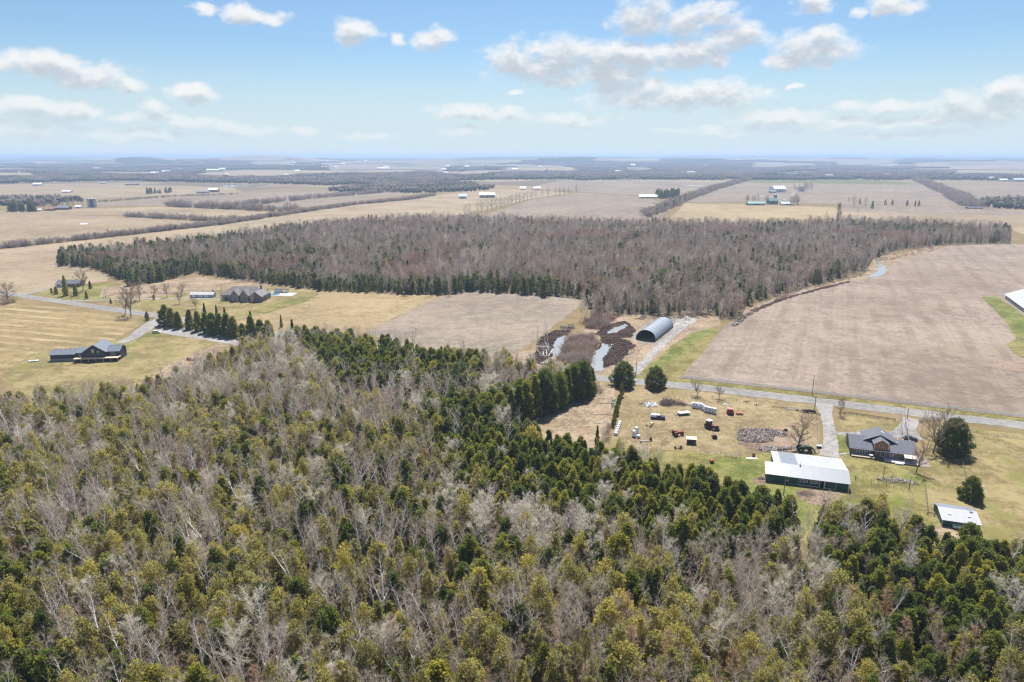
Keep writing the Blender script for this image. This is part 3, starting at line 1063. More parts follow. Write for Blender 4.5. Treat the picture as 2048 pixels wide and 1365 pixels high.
CM = [m_bark, m_cedar]
DM = [m_bark, m_dark]
OM = [m_bark_grey, m_olive]
reg('cedar', [cedar(10 + i, h, w, mats=(DM if i in (1, 3) else CM), clumps=int(c*1.5), shape=.55, per=62, ext=.42, leaf=.21) for i, (h, w, c) in enumerate([(8, 4.6, 38), (8, 5.4, 44), (8, 4.0, 34), (8, 5.0, 42), (8, 6.0, 48), (8, 4.3, 36)])], [8]*6)


def twiggy_cedar(i, w, b, c, p):
    """swamp cedar: ragged olive sprays mixed with bare grey limbs and twigs"""
    tp, cp, _ = cedar(30 + i, 8, w*1.1, base=b*.8, clumps=int(c*1.8), per=int(p*1.4), leaf=.18, shape=.5, ext=.5, rough=3.0)
    _, bp, _ = bare_tree(40 + i, 8.6, .1, 1 + i % 2, .08, .2, 10, w*.5, 1.0, 3, 7, .7, .024)
    return tp, cp + [(bp[0][0], bp[0][1], 0), (bp[1][0], bp[1][1], 2), (bp[2][0], bp[2][1], 2)], [m_bark_grey, m_olive, m_twig_grey]


reg('olive', [twiggy_cedar(i, *q) for i, q in enumerate([(3.6, .3, 24, 34), (4.2, .36, 22, 30), (3.0, .25, 24, 30), (4.6, .4, 24, 34), (3.4, .45, 18, 30), (5.0, .3, 26, 32), (2.6, .3, 18, 28)])], [8]*7)
reg('bigcedar', [cedar(50 + i, 12, w, base=.03, clumps=int(c*1.4), per=80, leaf=.22, shape=s*.9, mats=(DM if i == 1 else CM), ext=.46, rough=1.6) for i, (w, c, s) in enumerate([(5.2, 62, .62), (6.5, 76, .5), (4.6, 56, .7), (7.5, 88, .5)])], [12]*4)
reg('roundcedar', [cedar(55 + i, 10, 9.6, base=.02, clumps=190, per=70, leaf=.21, shape=.42, mats=DM, ext=.3, rough=2.2) for i in range(3)], [10]*3)
reg('lonebare', [bare_tree(220 + i, 8, .2, 1, .08, .2, 20, 3.0, .75, 7, 12, .8, .05, [m_bark, m_twig_brown]) for i in range(3)], [8]*3)
reg('hedgebush', [shrub(230 + i, 5, 5.5, 26, 22, .13, [m_bark, ms]) for i, ms in enumerate((m_twig_dark, m_twig_brown, m_twig_dark))], [5]*3)
reg('spruce', [cedar(60 + i, 10, 3.8, base=.04, clumps=70, per=56, leaf=.2, shape=1.0, mats=DM, ext=.38) for i in range(2)], [10]*2)
m_limb_white = leaf_mat('white_limbs', [(.86, .83, .78), (.9, .87, .82)], .35)
BW = [m_bark_white, m_twig_mauve, m_limb_white]
reg('birch', [bare_tree(70 + i, 12, .23, st, ln, .4, lb, sp, 1.25, 4, 6, .7, .024, BW) for i, (st, ln, lb, sp) in enumerate([(1, .07, 14, 2.0), (2, .14, 16, 1.9), (3, .18, 18, 1.9), (1, .12, 12, 2.3), (2, .1, 18, 2.2), (1, .2, 10, 1.7)])], [12]*6)
BG = [m_bark_grey, m_twig_grey]
BP = [m_bark_white, m_twig_pale, m_limb_white]
BMv = [m_bark_grey, m_twig_mauve]
reg('grey', [bare_tree(90 + i, 11, .15, st, .08, .26, 17, sp, 1.0, 6, 12, .85, .034, ms) for i, (st, sp, ms) in enumerate([(1, 2.6, BG), (2, 2.6, BG), (1, 2.2, BMv), (1, 3.0, BMv), (2, 2.4, BG)])], [11]*5)
reg('pale', [bare_tree(110 + i, 11, .17, st, .06, .2, 24, sp, 1.1, 7, 15, .8, .04, BP) for i, (st, sp) in enumerate([(1, 3.2), (2, 3.0), (1, 2.8)])], [11]*3)
reg('tamarack', [tamarack(130 + i, 11, w, [m_bark, m_tam]) for i, w in enumerate((3.6, 4.2))], [11]*2)
reg('brush', [shrub(140 + i, 2.4, 2.8, mats=[m_bark, ms]) for i, ms in enumerate([m_twig_mauve, m_twig_brown, m_twig_grey, m_twig_mauve])], [2.4]*4)
reg('redbrush', [shrub(150 + i, 2.4, 2.8, mats=[m_bark, m_twig_red]) for i in range(2)], [2.4]*2)
# coarser versions for woods half a kilometre off and more
LB = [m_bark, m_twig_dark]
LG = [m_bark_grey, m_twig_mauve]
LD = [m_bark, m_twig_brown]
LN = [m_bark, m_twig_brown]
LR = [m_bark, m_twig_red]
reg('midbare', [bare_tree(160 + i, 12, .17, 1, .06, .22, 15, 3.1, .95, 4, 7, 1.1, .075, ms, True) for i, ms in enumerate([LB, LG, LN, LB, LG, LD])], [12]*6)
reg('midred', [bare_tree(175, 12, .17, 1, .06, .22, 15, 3.1, .95, 4, 7, 1.1, .075, LR, True)], [12])
reg('midpale', [bare_tree(170 + i, 12, .18, 2, .08, .25, 14, 2.3, 1.1, 4, 5, 1.1, .07, [m_bark_white, m_twig_grey], True) for i in range(2)], [12]*2)
reg('midcedar', [cedar(180 + i, 10, w, base=.05, clumps=20, per=17, leaf=.55, shape=.75, mats=DM, ext=.7, fine=False) for i, w in enumerate((3.6, 4.4, 3.2))], [10]*3)
reg('midpoplar', [bare_tree(190 + i, 13, .2, 1, .05, .2, 16, 3.0, .9, 5, 8, 1.2, .09, ms, True) for i, ms in enumerate([LB, LG])], [13]*2)


def wood_patch(seed, n, size, col, col2, ever):
    """a hundred far-off trees: uneven little crowns on stems"""
    rng = np.random.default_rng(seed)
    parts = []
    V, Fc, K = [], [], []
    for i in range(n):
        x, y = (rng.random(2) - .5)*size
        h = 9 + 6*rng.random()
        k = 1 if rng.random() < ever else 0
        w = (2.2 + 1.6*rng.random())*(1.0 if k == 0 else .9)
        a0 = rng.random()*6
        ring = []
        o = len(V)
        zz = (.3, .68) if k == 0 else (.12, .4)
        for (f, s) in ((zz[0], .8), (zz[1], 1.0)):
            for j in range(4):
                a = a0 + j*PI/2 + rng.normal()*.25
                r = w*s*(.7 + .6*rng.random())
                V.append((x + math.cos(a)*r, y + math.sin(a)*r, h*f + rng.normal()*.8))
        V.append((x + rng.normal()*.5, y + rng.normal()*.5, h))
        V.append((x, y, -.5))
        for j in range(4):
            b = (j + 1) % 4
            Fc += [(o + j, o + b, o + 4 + b), (o + j, o + 4 + b, o + 4 + j), (o + 4 + j, o + 4 + b, o + 8), (o + b, o + j, o + 9)]
            K += [k]*4
    V = np.array(V)
    Fc = np.array(Fc)
    K = np.array(K)
    ps = [(V, Fc[K == 0], 0), (np.zeros((0, 3)), np.zeros((0, 3), int), 1)]
    if (K == 1).any():
        # second part shares the vertices
        ps = [(V, Fc[K == 0], 0), (V, Fc[K == 1], 1)]
    return np_mesh('wood_patch', ps, [col, col2])


m_farwood = leaf_mat('far_bare_wood', [(.13, .105, .09), (.19, .155, .135), (.15, .115, .10)], .3, scale=.03)
m_farever = leaf_mat('far_evergreen_wood', [(.04, .058, .036), (.065, .085, .045)], .3, scale=.03)
KIND['patch'] = [(None, None, wood_patch(200 + i, 110, 130, m_farwood, m_farever, e), 12) for i, e in enumerate((.05, .12, .3, .1, .75))]
KIND['copse'] = [(None, None, wood_patch(210 + i, 14, 34, m_farwood, m_farever, e), 12) for i, e in enumerate((.05, .2, 1.0))]


def proto_collection(kinds):
    c = bpy.data.collections.new('prototypes_' + '_'.join(kinds))
    idx = {}
    n = 0
    for k in kinds:
        idx[k] = []
        for pr in KIND[k]:
            o = bpy.data.objects.new('proto_%03d' % n, pr[2])
            c.objects.link(o)
            idx[k].append((n, pr[3]))
            n += 1
    return c, idx


def scatter(name, pts, label, cat, kinds, group=None):
    """ONE object of uncountable plants: points (x, y, z, kind, height, width factor) carrying instanced trees"""
    rng = random.Random(len(pts))
    c, idx = proto_collection(kinds)
    me = bpy.data.meshes.new(name)
    me.from_pydata([(p[0], p[1], p[2]) for p in pts], [], [])
    ia = me.attributes.new('idx', 'INT', 'POINT')
    ra = me.attributes.new('rot', 'FLOAT_VECTOR', 'POINT')
    sa = me.attributes.new('scl', 'FLOAT_VECTOR', 'POINT')
    ii, rr, ss = [], [], []
    for p in pts:
        k, h0 = rng.choice(idx[p[3]])
        s = p[4]/h0
        w = s*p[5]
        ii.append(k)
        rr += [rng.gauss(0, .03), rng.gauss(0, .03), rng.uniform(0, 2*PI)]
        ss += [w, w, s]
    ia.data.foreach_set('value', ii)
    ra.data.foreach_set('vector', rr)
    sa.data.foreach_set('vector', ss)
    o = link(name, me, None, kind='stuff', label=label, category=cat)
    g = bpy.data.node_groups.new('scatter_' + name, 'GeometryNodeTree')
    g.interface.new_socket('Geometry', in_out='INPUT', socket_type='NodeSocketGeometry')
    g.interface.new_socket('Geometry', in_out='OUTPUT', socket_type='NodeSocketGeometry')
    N = g.nodes
    gi, go = N.new('NodeGroupInput'), N.new('NodeGroupOutput')
    ip = N.new('GeometryNodeInstanceOnPoints')
    ci = N.new('GeometryNodeCollectionInfo')
    ci.inputs['Collection'].default_value = c
    ci.inputs['Separate Children'].default_value = True
    ci.inputs['Reset Children'].default_value = True
    ip.inputs['Pick Instance'].default_value = True

    def attr(nm, ty):
        a = N.new('GeometryNodeInputNamedAttribute')
        a.data_type = ty
        a.inputs[0].default_value = nm
        return a.outputs[0]
    g.links.new(gi.outputs[0], ip.inputs['Points'])
    g.links.new(ci.outputs[0], ip.inputs['Instance'])
    g.links.new(attr('idx', 'INT'), ip.inputs['Instance Index'])
    e2r = N.new('FunctionNodeEulerToRotation')
    g.links.new(attr('rot', 'FLOAT_VECTOR'), e2r.inputs[0])
    g.links.new(e2r.outputs[0], ip.inputs['Rotation'])
    g.links.new(attr('scl', 'FLOAT_VECTOR'), ip.inputs['Scale'])
    g.links.new(ip.outputs[0], go.inputs[0])
    md = o.modifiers.new('scatter', 'NODES')
    md.node_group = g
    return o


TREE_RNG = random.Random(5)


def tree(kind, name, label, cat, x, y, h, wf=1.0, group=None, z=0.0, var=None):
    pr = KIND[kind][TREE_RNG.randrange(len(KIND[kind])) if var is None else var]
    s = h/pr[3]
    o = thing(name, label, cat, (x, y, z), TREE_RNG.uniform(0, 2*PI), group)
    o.scale = (s*wf, s*wf, s)
    if pr[0]:
        link('trunk', pr[0], o)
    link('crown', pr[1], o)
    return o


# ------------------------------------------------------------------ the near wood
FOREST = [(-300, 875), (0, 834), (150, 824), (290, 810), (390, 764), (455, 730), (520, 702), (600, 687), (700, 692), (850, 722), (960, 740), (1030, 752), (1100, 768), (1150, 776), (1060, 828), (1028, 858), (1040, 872), (1100, 908), (1200, 926), (1290, 946), (1330, 964), (1450, 1005), (1540, 1032), (1583, 1062), (1600, 1112), (1632, 1056), (1700, 1052), (1850, 1097), (1900, 1107), (2048, 1137), (2300, 1205), (2900, 2200), (-1000, 2200)]
R_PATCH = [(585, 690), (700, 694), (850, 728), (965, 745), (960, 800), (850, 800), (700, 795), (640, 765)]
R_BIRCHROW = [(640, 765), (850, 800), (960, 790), (1060, 770), (1100, 775), (1010, 835), (860, 840), (700, 830)]
R_BAND = [(860, 890), (1040, 872), (1200, 926), (1330, 964), (1450, 1005), (1560, 1040), (1600, 1112), (1500, 1108), (1380, 1092), (1250, 1080), (1130, 1060), (1000, 1015), (880, 960)]
R_RIGHT = [(1625, 1056), (1850, 1097), (2300, 1205), (2900, 2200), (2000, 1600), (1820, 1420), (1700, 1250), (1630, 1180)]
R_PALE = [(850, 985), (1000, 1000), (1110, 1060), (1100, 1130), (960, 1110), (840, 1060)]
R_PALE2 = [(1140, 1050), (1240, 1040), (1270, 1100), (1180, 1150), (1120, 1110)]
R_MAUVE = [(1240, 1085), (1380, 1070), (1580, 1110), (1640, 1200), (1600, 1290), (1450, 1270), (1280, 1180)]
R_LEFTGREEN = [(-200, 1060), (70, 1080), (130, 1200), (110, 1340), (420, 1420), (500, 1600), (-300, 1600)]
R_DARK = [(560, 990), (820, 960), (1000, 1040), (1120, 1120), (1150, 1200), (900, 1190), (640, 1130)]
R_TOPLEFT = [(380, 790), (600, 700), (660, 770), (560, 830), (420, 840)]
R_BROWN = [(760, 1260), (1500, 1250), (1800, 1400), (1700, 1700), (700, 1700)]

WTS = ['cedar', 'olive', 'birch', 'grey', 'pale', 'tamarack', 'none']


def weights(px, py):
    if inside(px, py, R_PATCH):
        return (.92, .02, .03, .03, 0, 0, 0)
    if inside(px, py, [(850, 830), (950, 815), (1060, 800), (1110, 805), (1040, 872), (940, 885), (860, 890)]):
        return (.8, .08, .03, .06, .03, 0, 0)
    if inside(px, py, R_BIRCHROW):
        return (.03, .05, .42, .18, .02, 0, .3)
    if inside(px, py, R_BAND):
        return (.93, .02, .02, .0, .03, 0, 0)
    if inside(px, py, R_PALE):
        return (.26, .14, .06, .18, .32, 0, .04)
    if inside(px, py, R_PALE2):
        return (.36, .04, .05, .12, .4, 0, .03)
    if inside(px, py, R_MAUVE):
        return (.24, .08, .24, .32, .07, 0, .05)
    if inside(px, py, R_RIGHT):
        far = sm(py, 1180, 1400)
        return (.82 - .2*far, .04 + .12*far, .06, .03 + .07*far, .02, .04*far, .01)
    if inside(px, py, R_LEFTGREEN):
        return (.5, .34, .09, .07, 0, 0, 0)
    if inside(px, py, R_DARK):
        return (.46, .22, .14, .12, .03, 0, .03)
    if inside(px, py, R_TOPLEFT):
        return (.14, .14, .3, .32, .08, 0, .02)
    if inside(px, py, R_BROWN):
        return (.14, .36, .24, .17, .02, .03, .04)
    return (.16, .42, .25, .1, .04, .004, .02)


rng = random.Random(11)
near = []
brush = []
y = 78.0
while y < 372:
    sp = 3.3 + .3*sm(y, 150, 320)
    x = -330.0
    while x < 330:
        wx = x + rng.uniform(-.48, .48)*sp
        wy = y + rng.uniform(-.48, .48)*sp
        x += sp
        if abs(wx) > (wy + 26)*.80 + 8:
            continue
        px, py = to_px(wx, wy)
        if px < -130 or px > 2180 or py > 1620:
            continue
        if not inside(px, py, FOREST):
            continue
        w = weights(px, py)
        # clumping: neighbours tend to be of one kind
        cl = mnoise.noise((wx/14, wy/14, .5))
        cl2 = mnoise.noise((wx/11, wy/11, 7.5))
        ww = [w[0]*(1 + 1.3*cl), w[1]*(1 + 1.1*cl), w[2]*(1 - 1.1*cl)*(1 + cl2), w[3]*(1 - 1.1*cl), w[4]*(1 - cl2), w[5], w[6]]
        ww = [max(0, q) for q in ww]
        k = rng.choices(WTS, ww)[0]
        if k != 'none':
            sz = {'cedar': rng.uniform(7.2, 11.5), 'olive': rng.uniform(6.5, 12.5), 'birch': rng.uniform(10, 16.5), 'grey': rng.uniform(7, 13), 'pale': rng.uniform(9, 13), 'tamarack': rng.uniform(9.5, 14)}[k]
            if k == 'cedar' and (inside(px, py, R_BAND) or inside(px, py, R_RIGHT)):
                sz *= .9
            elif inside(px, py - 60, R_BAND) and k in ('birch', 'grey', 'pale'):
                sz *= .8
            wf = {'cedar': rng.uniform(.75, 1.3), 'olive': rng.uniform(.65, 1.25)}.get(k, rng.uniform(.8, 1.25))
            near.append((wx, wy, k, sz, wf))
        for _ in range(2 if w[0] < .5 else 1):
            if rng.random() < .55:
                brush.append((wx + rng.uniform(-1.5, 1.5), wy + rng.uniform(-1.5, 1.5), 0.0, 'brush', rng.uniform(1.4, 3.4), rng.uniform(.9, 1.4)))
    y += sp
near.sort(key=lambda q: math.hypot(q[0], q[1]))
GROUPS = {
    'cedar': ('cedar_tree', 'dense green cedar tree standing in the near wood', 'cedar tree', 'green cedars of the near wood', 160),
    'olive': ('cedar_tree', 'thin olive-yellow cedar tree with bare lower stem in the near wood', 'cedar tree', 'olive cedars of the near wood', 120),
    'birch': ('birch_tree', 'white-stemmed leafless birch tree rising from the near wood', 'birch tree', 'white birches of the near wood', 260),
    'grey': ('bare_tree', 'leafless grey tree with a haze of twigs in the near wood', 'tree', 'grey leafless trees of the near wood', 170),
    'pale': ('bare_tree', 'pale silvery leafless tree with dense round twiggy crown in the near wood', 'tree', 'silvery leafless trees of the near wood', 100),
    'tamarack': ('tamarack_tree', 'orange-brown leafless tamarack tree of conical shape in the near wood', 'tamarack tree', 'tamaracks of the near wood', 60)}
used = {k: 0 for k in GROUPS}
rest = []
for (wx, wy, k, sz, wf) in near:
    nm, lb, ct, gp, mx = GROUPS[k]
    tx, ty = to_px(wx, wy, sz)
    vis = -10 < tx < 2058 and ty < 1360
    if used[k] < mx and vis:
        used[k] += 1
        tree(kind=k, name=nm, label=lb, cat=ct, x=wx, y=wy, h=sz, wf=wf, group=gp)
    else:
        rest.append((wx, wy, -.05, k, sz, wf))
scatter('woodland', rest, 'farther trees of the near wood, cedars, birches and bare trees mixed', 'woodland', ['cedar', 'olive', 'birch', 'grey', 'pale', 'tamarack'])
scatter('undergrowth', brush, 'grey-brown leafless brush covering the floor of the near wood', 'brush', ['brush'])
print('near trees', len(near), used, 'rest', len(rest), 'brush', len(brush))

# ------------------------------------------------------------------ the big wood across the road
WOOD = [(115, 533), (185, 537), (270, 572), (330, 562), (385, 547), (600, 577), (640, 582), (880, 592), (960, 584), (1165, 599), (1195, 642), (1260, 630), (1330, 629), (1420, 632), (1472, 640), (1492, 612), (1560, 590), (1650, 565), (1730, 540), (1745, 520), (1765, 508), (1800, 500), (1880, 490), (2018, 487), (2018, 462), (1860, 454), (1700, 449), (1480, 455), (1250, 452), (1000, 445), (860, 442), (700, 448), (560, 463), (430, 483), (300, 498), (200, 508), (120, 513)]
EDGE = [(185, 537), (270, 572), (330, 562), (385, 547), (600, 577), (640, 582), (880, 592), (960, 584), (1165, 599), (1165, 588), (960, 573), (880, 580), (640, 570), (600, 565), (385, 535), (330, 545), (270, 548), (190, 522)]
EDGE2 = [(115, 533), (180, 537), (180, 510), (120, 512)]
EDGE3 = [(1700, 455), (1960, 463), (1960, 476), (1800, 474), (1700, 468)]
EDGEL = [(300, 505), (430, 486), (560, 468), (560, 478), (430, 498), (300, 515)]
mid = []
y = 425.0
while y < 1130:
    sp = 4.3 + .8*sm(y, 500, 1000)
    x = -640.0
    while x < 760:
        wx = x + rng.uniform(-.5, .5)*sp
        wy = y + rng.uniform(-.5, .5)*sp
        x += sp
        px, py = to_px(wx, wy)
        rag = mnoise.noise((wx/16, wy/16, 4.7))
        if not inside(px + 7*rag, py + 5*mnoise.noise((wx/13, wy/13, 1.9)), WOOD) or px < -60 or px > 2110:
            continue
        cl = mnoise.noise((wx/45, wy/45, 2.2))
        if inside(px, py, EDGE) or inside(px, py, EDGE2):
            e = .74
        elif inside(px, py, EDGE3) or inside(px, py, EDGEL):
            e = .6
        else:
            e = .13 + .24*cl + (.12 if px < 650 else 0)
            if px > 1000 and py > 560:
                e += .12
        if rng.random() < e:
            mid.append((wx, wy, 0, 'midcedar', rng.uniform(5.5, 12)*(1 + .25*cl), rng.uniform(.9, 1.5)))
        else:
            red = mnoise.noise((wx/60, wy/60, 9.2))
            if red > .28 and rng.random() < .6:
                k = 'midred'
            elif rng.random() < .13 + .3*max(0, mnoise.noise((wx/50, wy/50, 5.1))) + (.25 if px < 320 else 0):
                k = 'midpale'
            else:
                k = 'midbare'
            mid.append((wx, wy, 0, k, rng.uniform(6.5, 13.5)*(1 + .25*mnoise.noise((wx/30, wy/30, 3.3))), rng.uniform(.85, 1.35)))
    y += sp
print('mid trees', len(mid))
scatter('woodland', mid, 'wide purple-grey leafless wood with dark evergreens beyond the stubble fields', 'woodland', ['midcedar', 'midred', 'midpale', 'midbare'])

# brush and small trees by the pond, the creek and the roadside
bb = []


def fill(poly, n, kinds, hlo, hhi, seed):
    r = random.Random(seed)
    xs = [q[0] for q in poly]
    ys = [q[1] for q in poly]
    out = []
    k = 0
    while len(out) < n and k < n*40:
        k += 1
        a, b = r.uniform(min(xs), max(xs)), r.uniform(min(ys), max(ys))
        if inside(a, b, poly):
            p = P(a, b)
            out.append((p.x, p.y, 0, r.choice(kinds), r.uniform(hlo, hhi), r.uniform(.9, 1.3)))
    return out


bb += fill([(1130, 692), (1142, 676), (1175, 670), (1198, 683), (1186, 705), (1178, 732), (1140, 732), (1116, 720)], 230, ['brush', 'brush', 'brush', 'redbrush', 'hedgebush'], 2.2, 4.4, 1)
bb += fill([(1166, 650), (1196, 632), (1230, 640), (1215, 656), (1185, 664)], 60, ['hedgebush', 'redbrush'], 2.2, 4.5, 2)
bb += fill([(1480, 646), (1560, 594), (1650, 569), (1735, 545), (1730, 552), (1600, 584), (1510, 618)], 150, ['redbrush', 'brush'], 1, 2.2, 3)
bb += fill([(1745, 522), (1800, 505), (1880, 492), (1860, 505), (1790, 520)], 80, ['redbrush', 'brush'], 1.2, 3, 4)
bb += fill([(1255, 705), (1275, 695), (1282, 704), (1262, 714)], 14, ['brush'], 1, 1.8, 5)
bb += fill([(1190, 778), (1204, 772), (1202, 790), (1190, 788)], 16, ['brush'], 1.2, 2.4, 6)
bb += fill([(1200, 890), (1218, 850), (1226, 850), (1212, 890)], 18, ['brush'], 1.2, 2.4, 7)
bb += fill([(1020, 735), (1060, 738), (1150, 755), (1150, 775), (1080, 765), (1000, 745)], 60, ['brush'], 1.5, 3.5, 8)
bb += fill([(1635, 1058), (1660, 1052), (1640, 1080)], 5, ['brush'], 1.5, 2.5, 9)
bb += fill([(1838, 838), (1880, 840), (1880, 852), (1838, 848)], 24, ['brush'], 1.0, 2.2, 10)
bb += fill([(0, 600), (30, 596), (30, 612), (0, 614)], 20, ['brush'], 2, 4, 12)
scatter('undergrowth', bb, 'leafless brush round the pond, along the creek and beside the road', 'brush', ['brush', 'redbrush', 'hedgebush'])

# ------------------------------------------------------------------ far country: hedgerows and woods
def hedge(name, pts, label, kinds, gap, hlo, hhi, wide, seed, miss=.0):
    r = random.Random(seed)
    out = []
    p = [P(*q) for q in pts]
    for i in range(len(p) - 1):
        L = (p[i + 1] - p[i]).length
        n = int(L/gap)
        d = (p[i + 1] - p[i])
        nr = Vector((-d.y, d.x, 0)).normalized()
        for k in range(n):
            if r.random() < miss:
                continue
            q = p[i] + d*((k + r.random())/n) + nr*r.uniform(-wide, wide)
            out.append((q.x, q.y, 0, r.choice(kinds), r.uniform(hlo, hhi), r.uniform(1.0, 1.6)))
    scatter(name, out, label, 'hedgerow', sorted(set(kinds)))


hedge('hedgerow', [(-40, 502), (200, 476), (444, 449), (581, 428), (700, 411), (814, 400), (872, 391)], 'long brown leafless hedgerow running past the left end of the wood', ['hedgebush']*14 + ['midpoplar', 'midcedar'], 1.5, 2.5, 8.5, 6, 1, .15)
hedge('hedgerow', [(253, 434), (340, 438), (430, 443), (470, 440)], 'short brown hedgerow with spaced bare trees in the left fields', ['hedgebush']*5 + ['midpoplar'], 2.4, 2.5, 10, 5, 2, .15)
hedge('hedgerow', [(338, 413), (450, 418), (554, 423), (600, 420)], 'hedgerow with a close row of tall bare trees in the left fields', ['midpoplar', 'hedgebush'], 2.6, 5, 16, 8, 3, .1)
hedge('hedgerow', [(1290, 434), (1330, 418), (1360, 404), (1430, 379), (1508, 357)], 'dark hedgerow climbing away beside the striped golden field', ['midbare', 'hedgebush', 'midpoplar', 'midcedar'], 2.8, 6, 15, 10, 4, .1)
hedge('hedgerow', [(1837, 362), (1890, 385), (1949, 416)], 'broad dark hedgerow slanting down the right side of the far stubble', ['hedgebush', 'midpoplar', 'midbare'], 2.4, 6, 16, 18, 5, .1)
hedge('hedgerow', [(1678, 412), (1678, 450)], 'short hedgerow at the end of the striped golden field', ['midbare', 'midbare', 'midcedar'], 11.0, 4, 9, 3, 6)
hedge('hedgerow', [(200, 405), (342, 394), (475, 389)], 'low sparse hedgerow along the far left road', ['hedgebush'], 6, 3, 6, 6, 7)
hedge('hedgerow', [(1140, 358), (1250, 360), (1320, 357), (1420, 352)], 'far thin hedgerow in the middle distance', ['hedgebush', 'midpoplar'], 5, 7, 13, 12, 8)
hedge('hedgerow', [(480, 412), (640, 396), (760, 386), (860, 382)], 'hedgerow before the dark far woodlot', ['hedgebush', 'midpoplar'], 3, 6, 12, 10, 9)

WOODLOTS = [
    (([(640, 384), (700, 374), (760, 367), (860, 366), (940, 368), (980, 376), (950, 384), (860, 386), (740, 386)]), [2, 1, 4]),
    (([(1950, 417), (1985, 400), (2080, 400), (2200, 410), (2200, 424)]), [4, 4, 2]),
    (([(-80, 372), (60, 366), (230, 362), (420, 366), (640, 370), (640, 358), (400, 355), (100, 358), (-80, 362)]), [0, 1, 2]),
    (([(640, 372), (900, 366), (940, 357), (700, 356), (560, 362)]), [0, 1, 2]),
    (([(940, 358), (1120, 356), (1340, 353), (1500, 350), (1500, 346), (1100, 349), (940, 352)]), [0, 1]),
    (([(1640, 347), (1900, 349), (1900, 343), (1640, 341)]), [0, 1]),
    (([(1360, 348), (1660, 342), (1900, 338), (1640, 334), (1300, 338)]), [2, 4, 1]),
    (([(-80, 400), (30, 398), (150, 402), (110, 412), (-80, 415)]), [0, 1])]
far = []
r2 = random.Random(77)
for poly, ks in WOODLOTS:
    pw = [(P(*q).x, P(*q).y) for q in poly]
    x0, x1 = min(q[0] for q in pw), max(q[0] for q in pw)
    y0, y1 = min(q[1] for q in pw), max(q[1] for q in pw)
    st = 42.0
    a = x0
    while a < x1:
        b = y0
        while b < y1:
            q = (a + r2.uniform(-.4, .4)*st, b + r2.uniform(-.4, .4)*st)
            if inside(q[0], q[1], pw) and abs(q[0]) < q[1]*.85 + 60:
                far.append((q[0], q[1], gh(*q), 'copse', r2.uniform(9, 14), r2.uniform(1.1, 1.6)))
            b += st
        a += st
n0 = len(far)
OPEN = [(386, 612, 341, 356), (640, 905, 333, 340), (560, 700, 343, 347), (1000, 1160, 336, 342), (1440, 1660, 321, 326), (1820, 2100, 331, 341), (-60, 90, 348, 353), (180, 330, 344, 348), (700, 1000, 325, 329), (1180, 1330, 322, 327), (1660, 1800, 326, 331), (60, 240, 325, 329), (1240, 1400, 335, 339), (1500, 1640, 330, 334), (880, 1000, 344, 349)]
for _i, (x0_, x1_, y0_, y1_) in enumerate(OPEN[1:]):
    sheet('straw_field', [(x0_, y1_), (x0_ + (x1_ - x0_)*.4, y1_ + .7), (x1_, y1_ - .6), (x1_ - 14, y0_), (x0_ + (x1_ - x0_)*.5, y0_ + .5), (x0_ + 18, y0_ + .8)], g_far1 if _i % 3 else g_far2, 90, 8, _i, z=1.0 + _i*.05, drape=True)
pts = []
yy = 3000.0
while yy < 26000:
    st = 105 if yy < 9000 else 105 + (yy - 9000)*.03
    xx = -yy*.86
    while xx < yy*.86:
        q = (xx + r2.uniform(-.5, .5)*st, yy + r2.uniform(-.5, .5)*st)
        w = mnoise.noise((q[0]/1700, q[1]/1500, 4.4)) + .5*mnoise.noise((q[0]/600, q[1]/900, 6.1)) + .2*mnoise.noise((q[0]/160, q[1]/160, 1.1))
        px, py = to_px(q[0], q[1])
        bias = -.02 if yy < 9000 else .05
        if px < 700 and yy < 6000:
            bias -= .3                      # the left middle distance is mostly woods
        if px > 1500 and yy < 4600:
            bias += .22
        if any(x0_ < px + 12*mnoise.noise((q[0]/200, q[1]/200, 2)) < x1_ and y0_ < py < y1_ + 3.5 for x0_, x1_, y0_, y1_ in OPEN):
            xx += st
            continue
        if w > bias:
            f = st/105
            pts.append((q[0], q[1], gh(*q), 'patch', 12*min(f, 1.7), 1.0 if f < 1.05 else f/min(f, 1.7)))
        xx += st
    yy += st*.95
print('copses', n0, 'patches', len(pts))
scatter('far_woodland', far, 'woodlots of the middle distance, brown with dark evergreens', 'woodland', ['copse'])
scatter('far_woodland', pts, 'blue-grey woods of the far country reaching to the horizon', 'woodland', ['patch'])

# ------------------------------------------------------------------ paints and stuffs
def ribbed(name, col, spacing=.9, ang=0.0, rough=.45, metal=0.0, var=.12, streak=.25):
    """sheet metal or boarding with fine ribs and weather streaks"""
    m = bpy.data.materials.new(name)
    m.use_nodes = True
    N = NT(m.node_tree)
    b = m.node_tree.nodes['Principled BSDF']
    tc = N.n('ShaderNodeTexCoord')
    v = tc.outputs['Object']
    st = N.smooth(N.noise(N.v('MULTIPLY', v, (1.6, .12, .12)), 1.0, 4, .6), .45, .75)
    ns = N.noise(v, .7, 3, .6)
    c = N.mix(ns, tuple(q*(1 - var) for q in col), tuple(min(1, q*(1 + var)) for q in col))
    c = N.mix(N.m('MULTIPLY', st, streak), c, tuple(q*.55 for q in col))
    N.put(b.inputs['Base Color'], c)
    b.inputs['Roughness'].default_value = rough
    b.inputs['Metallic'].default_value = metal
    b.inputs['Specular IOR Level'].default_value = .35
    MATS[name] = m
    return m


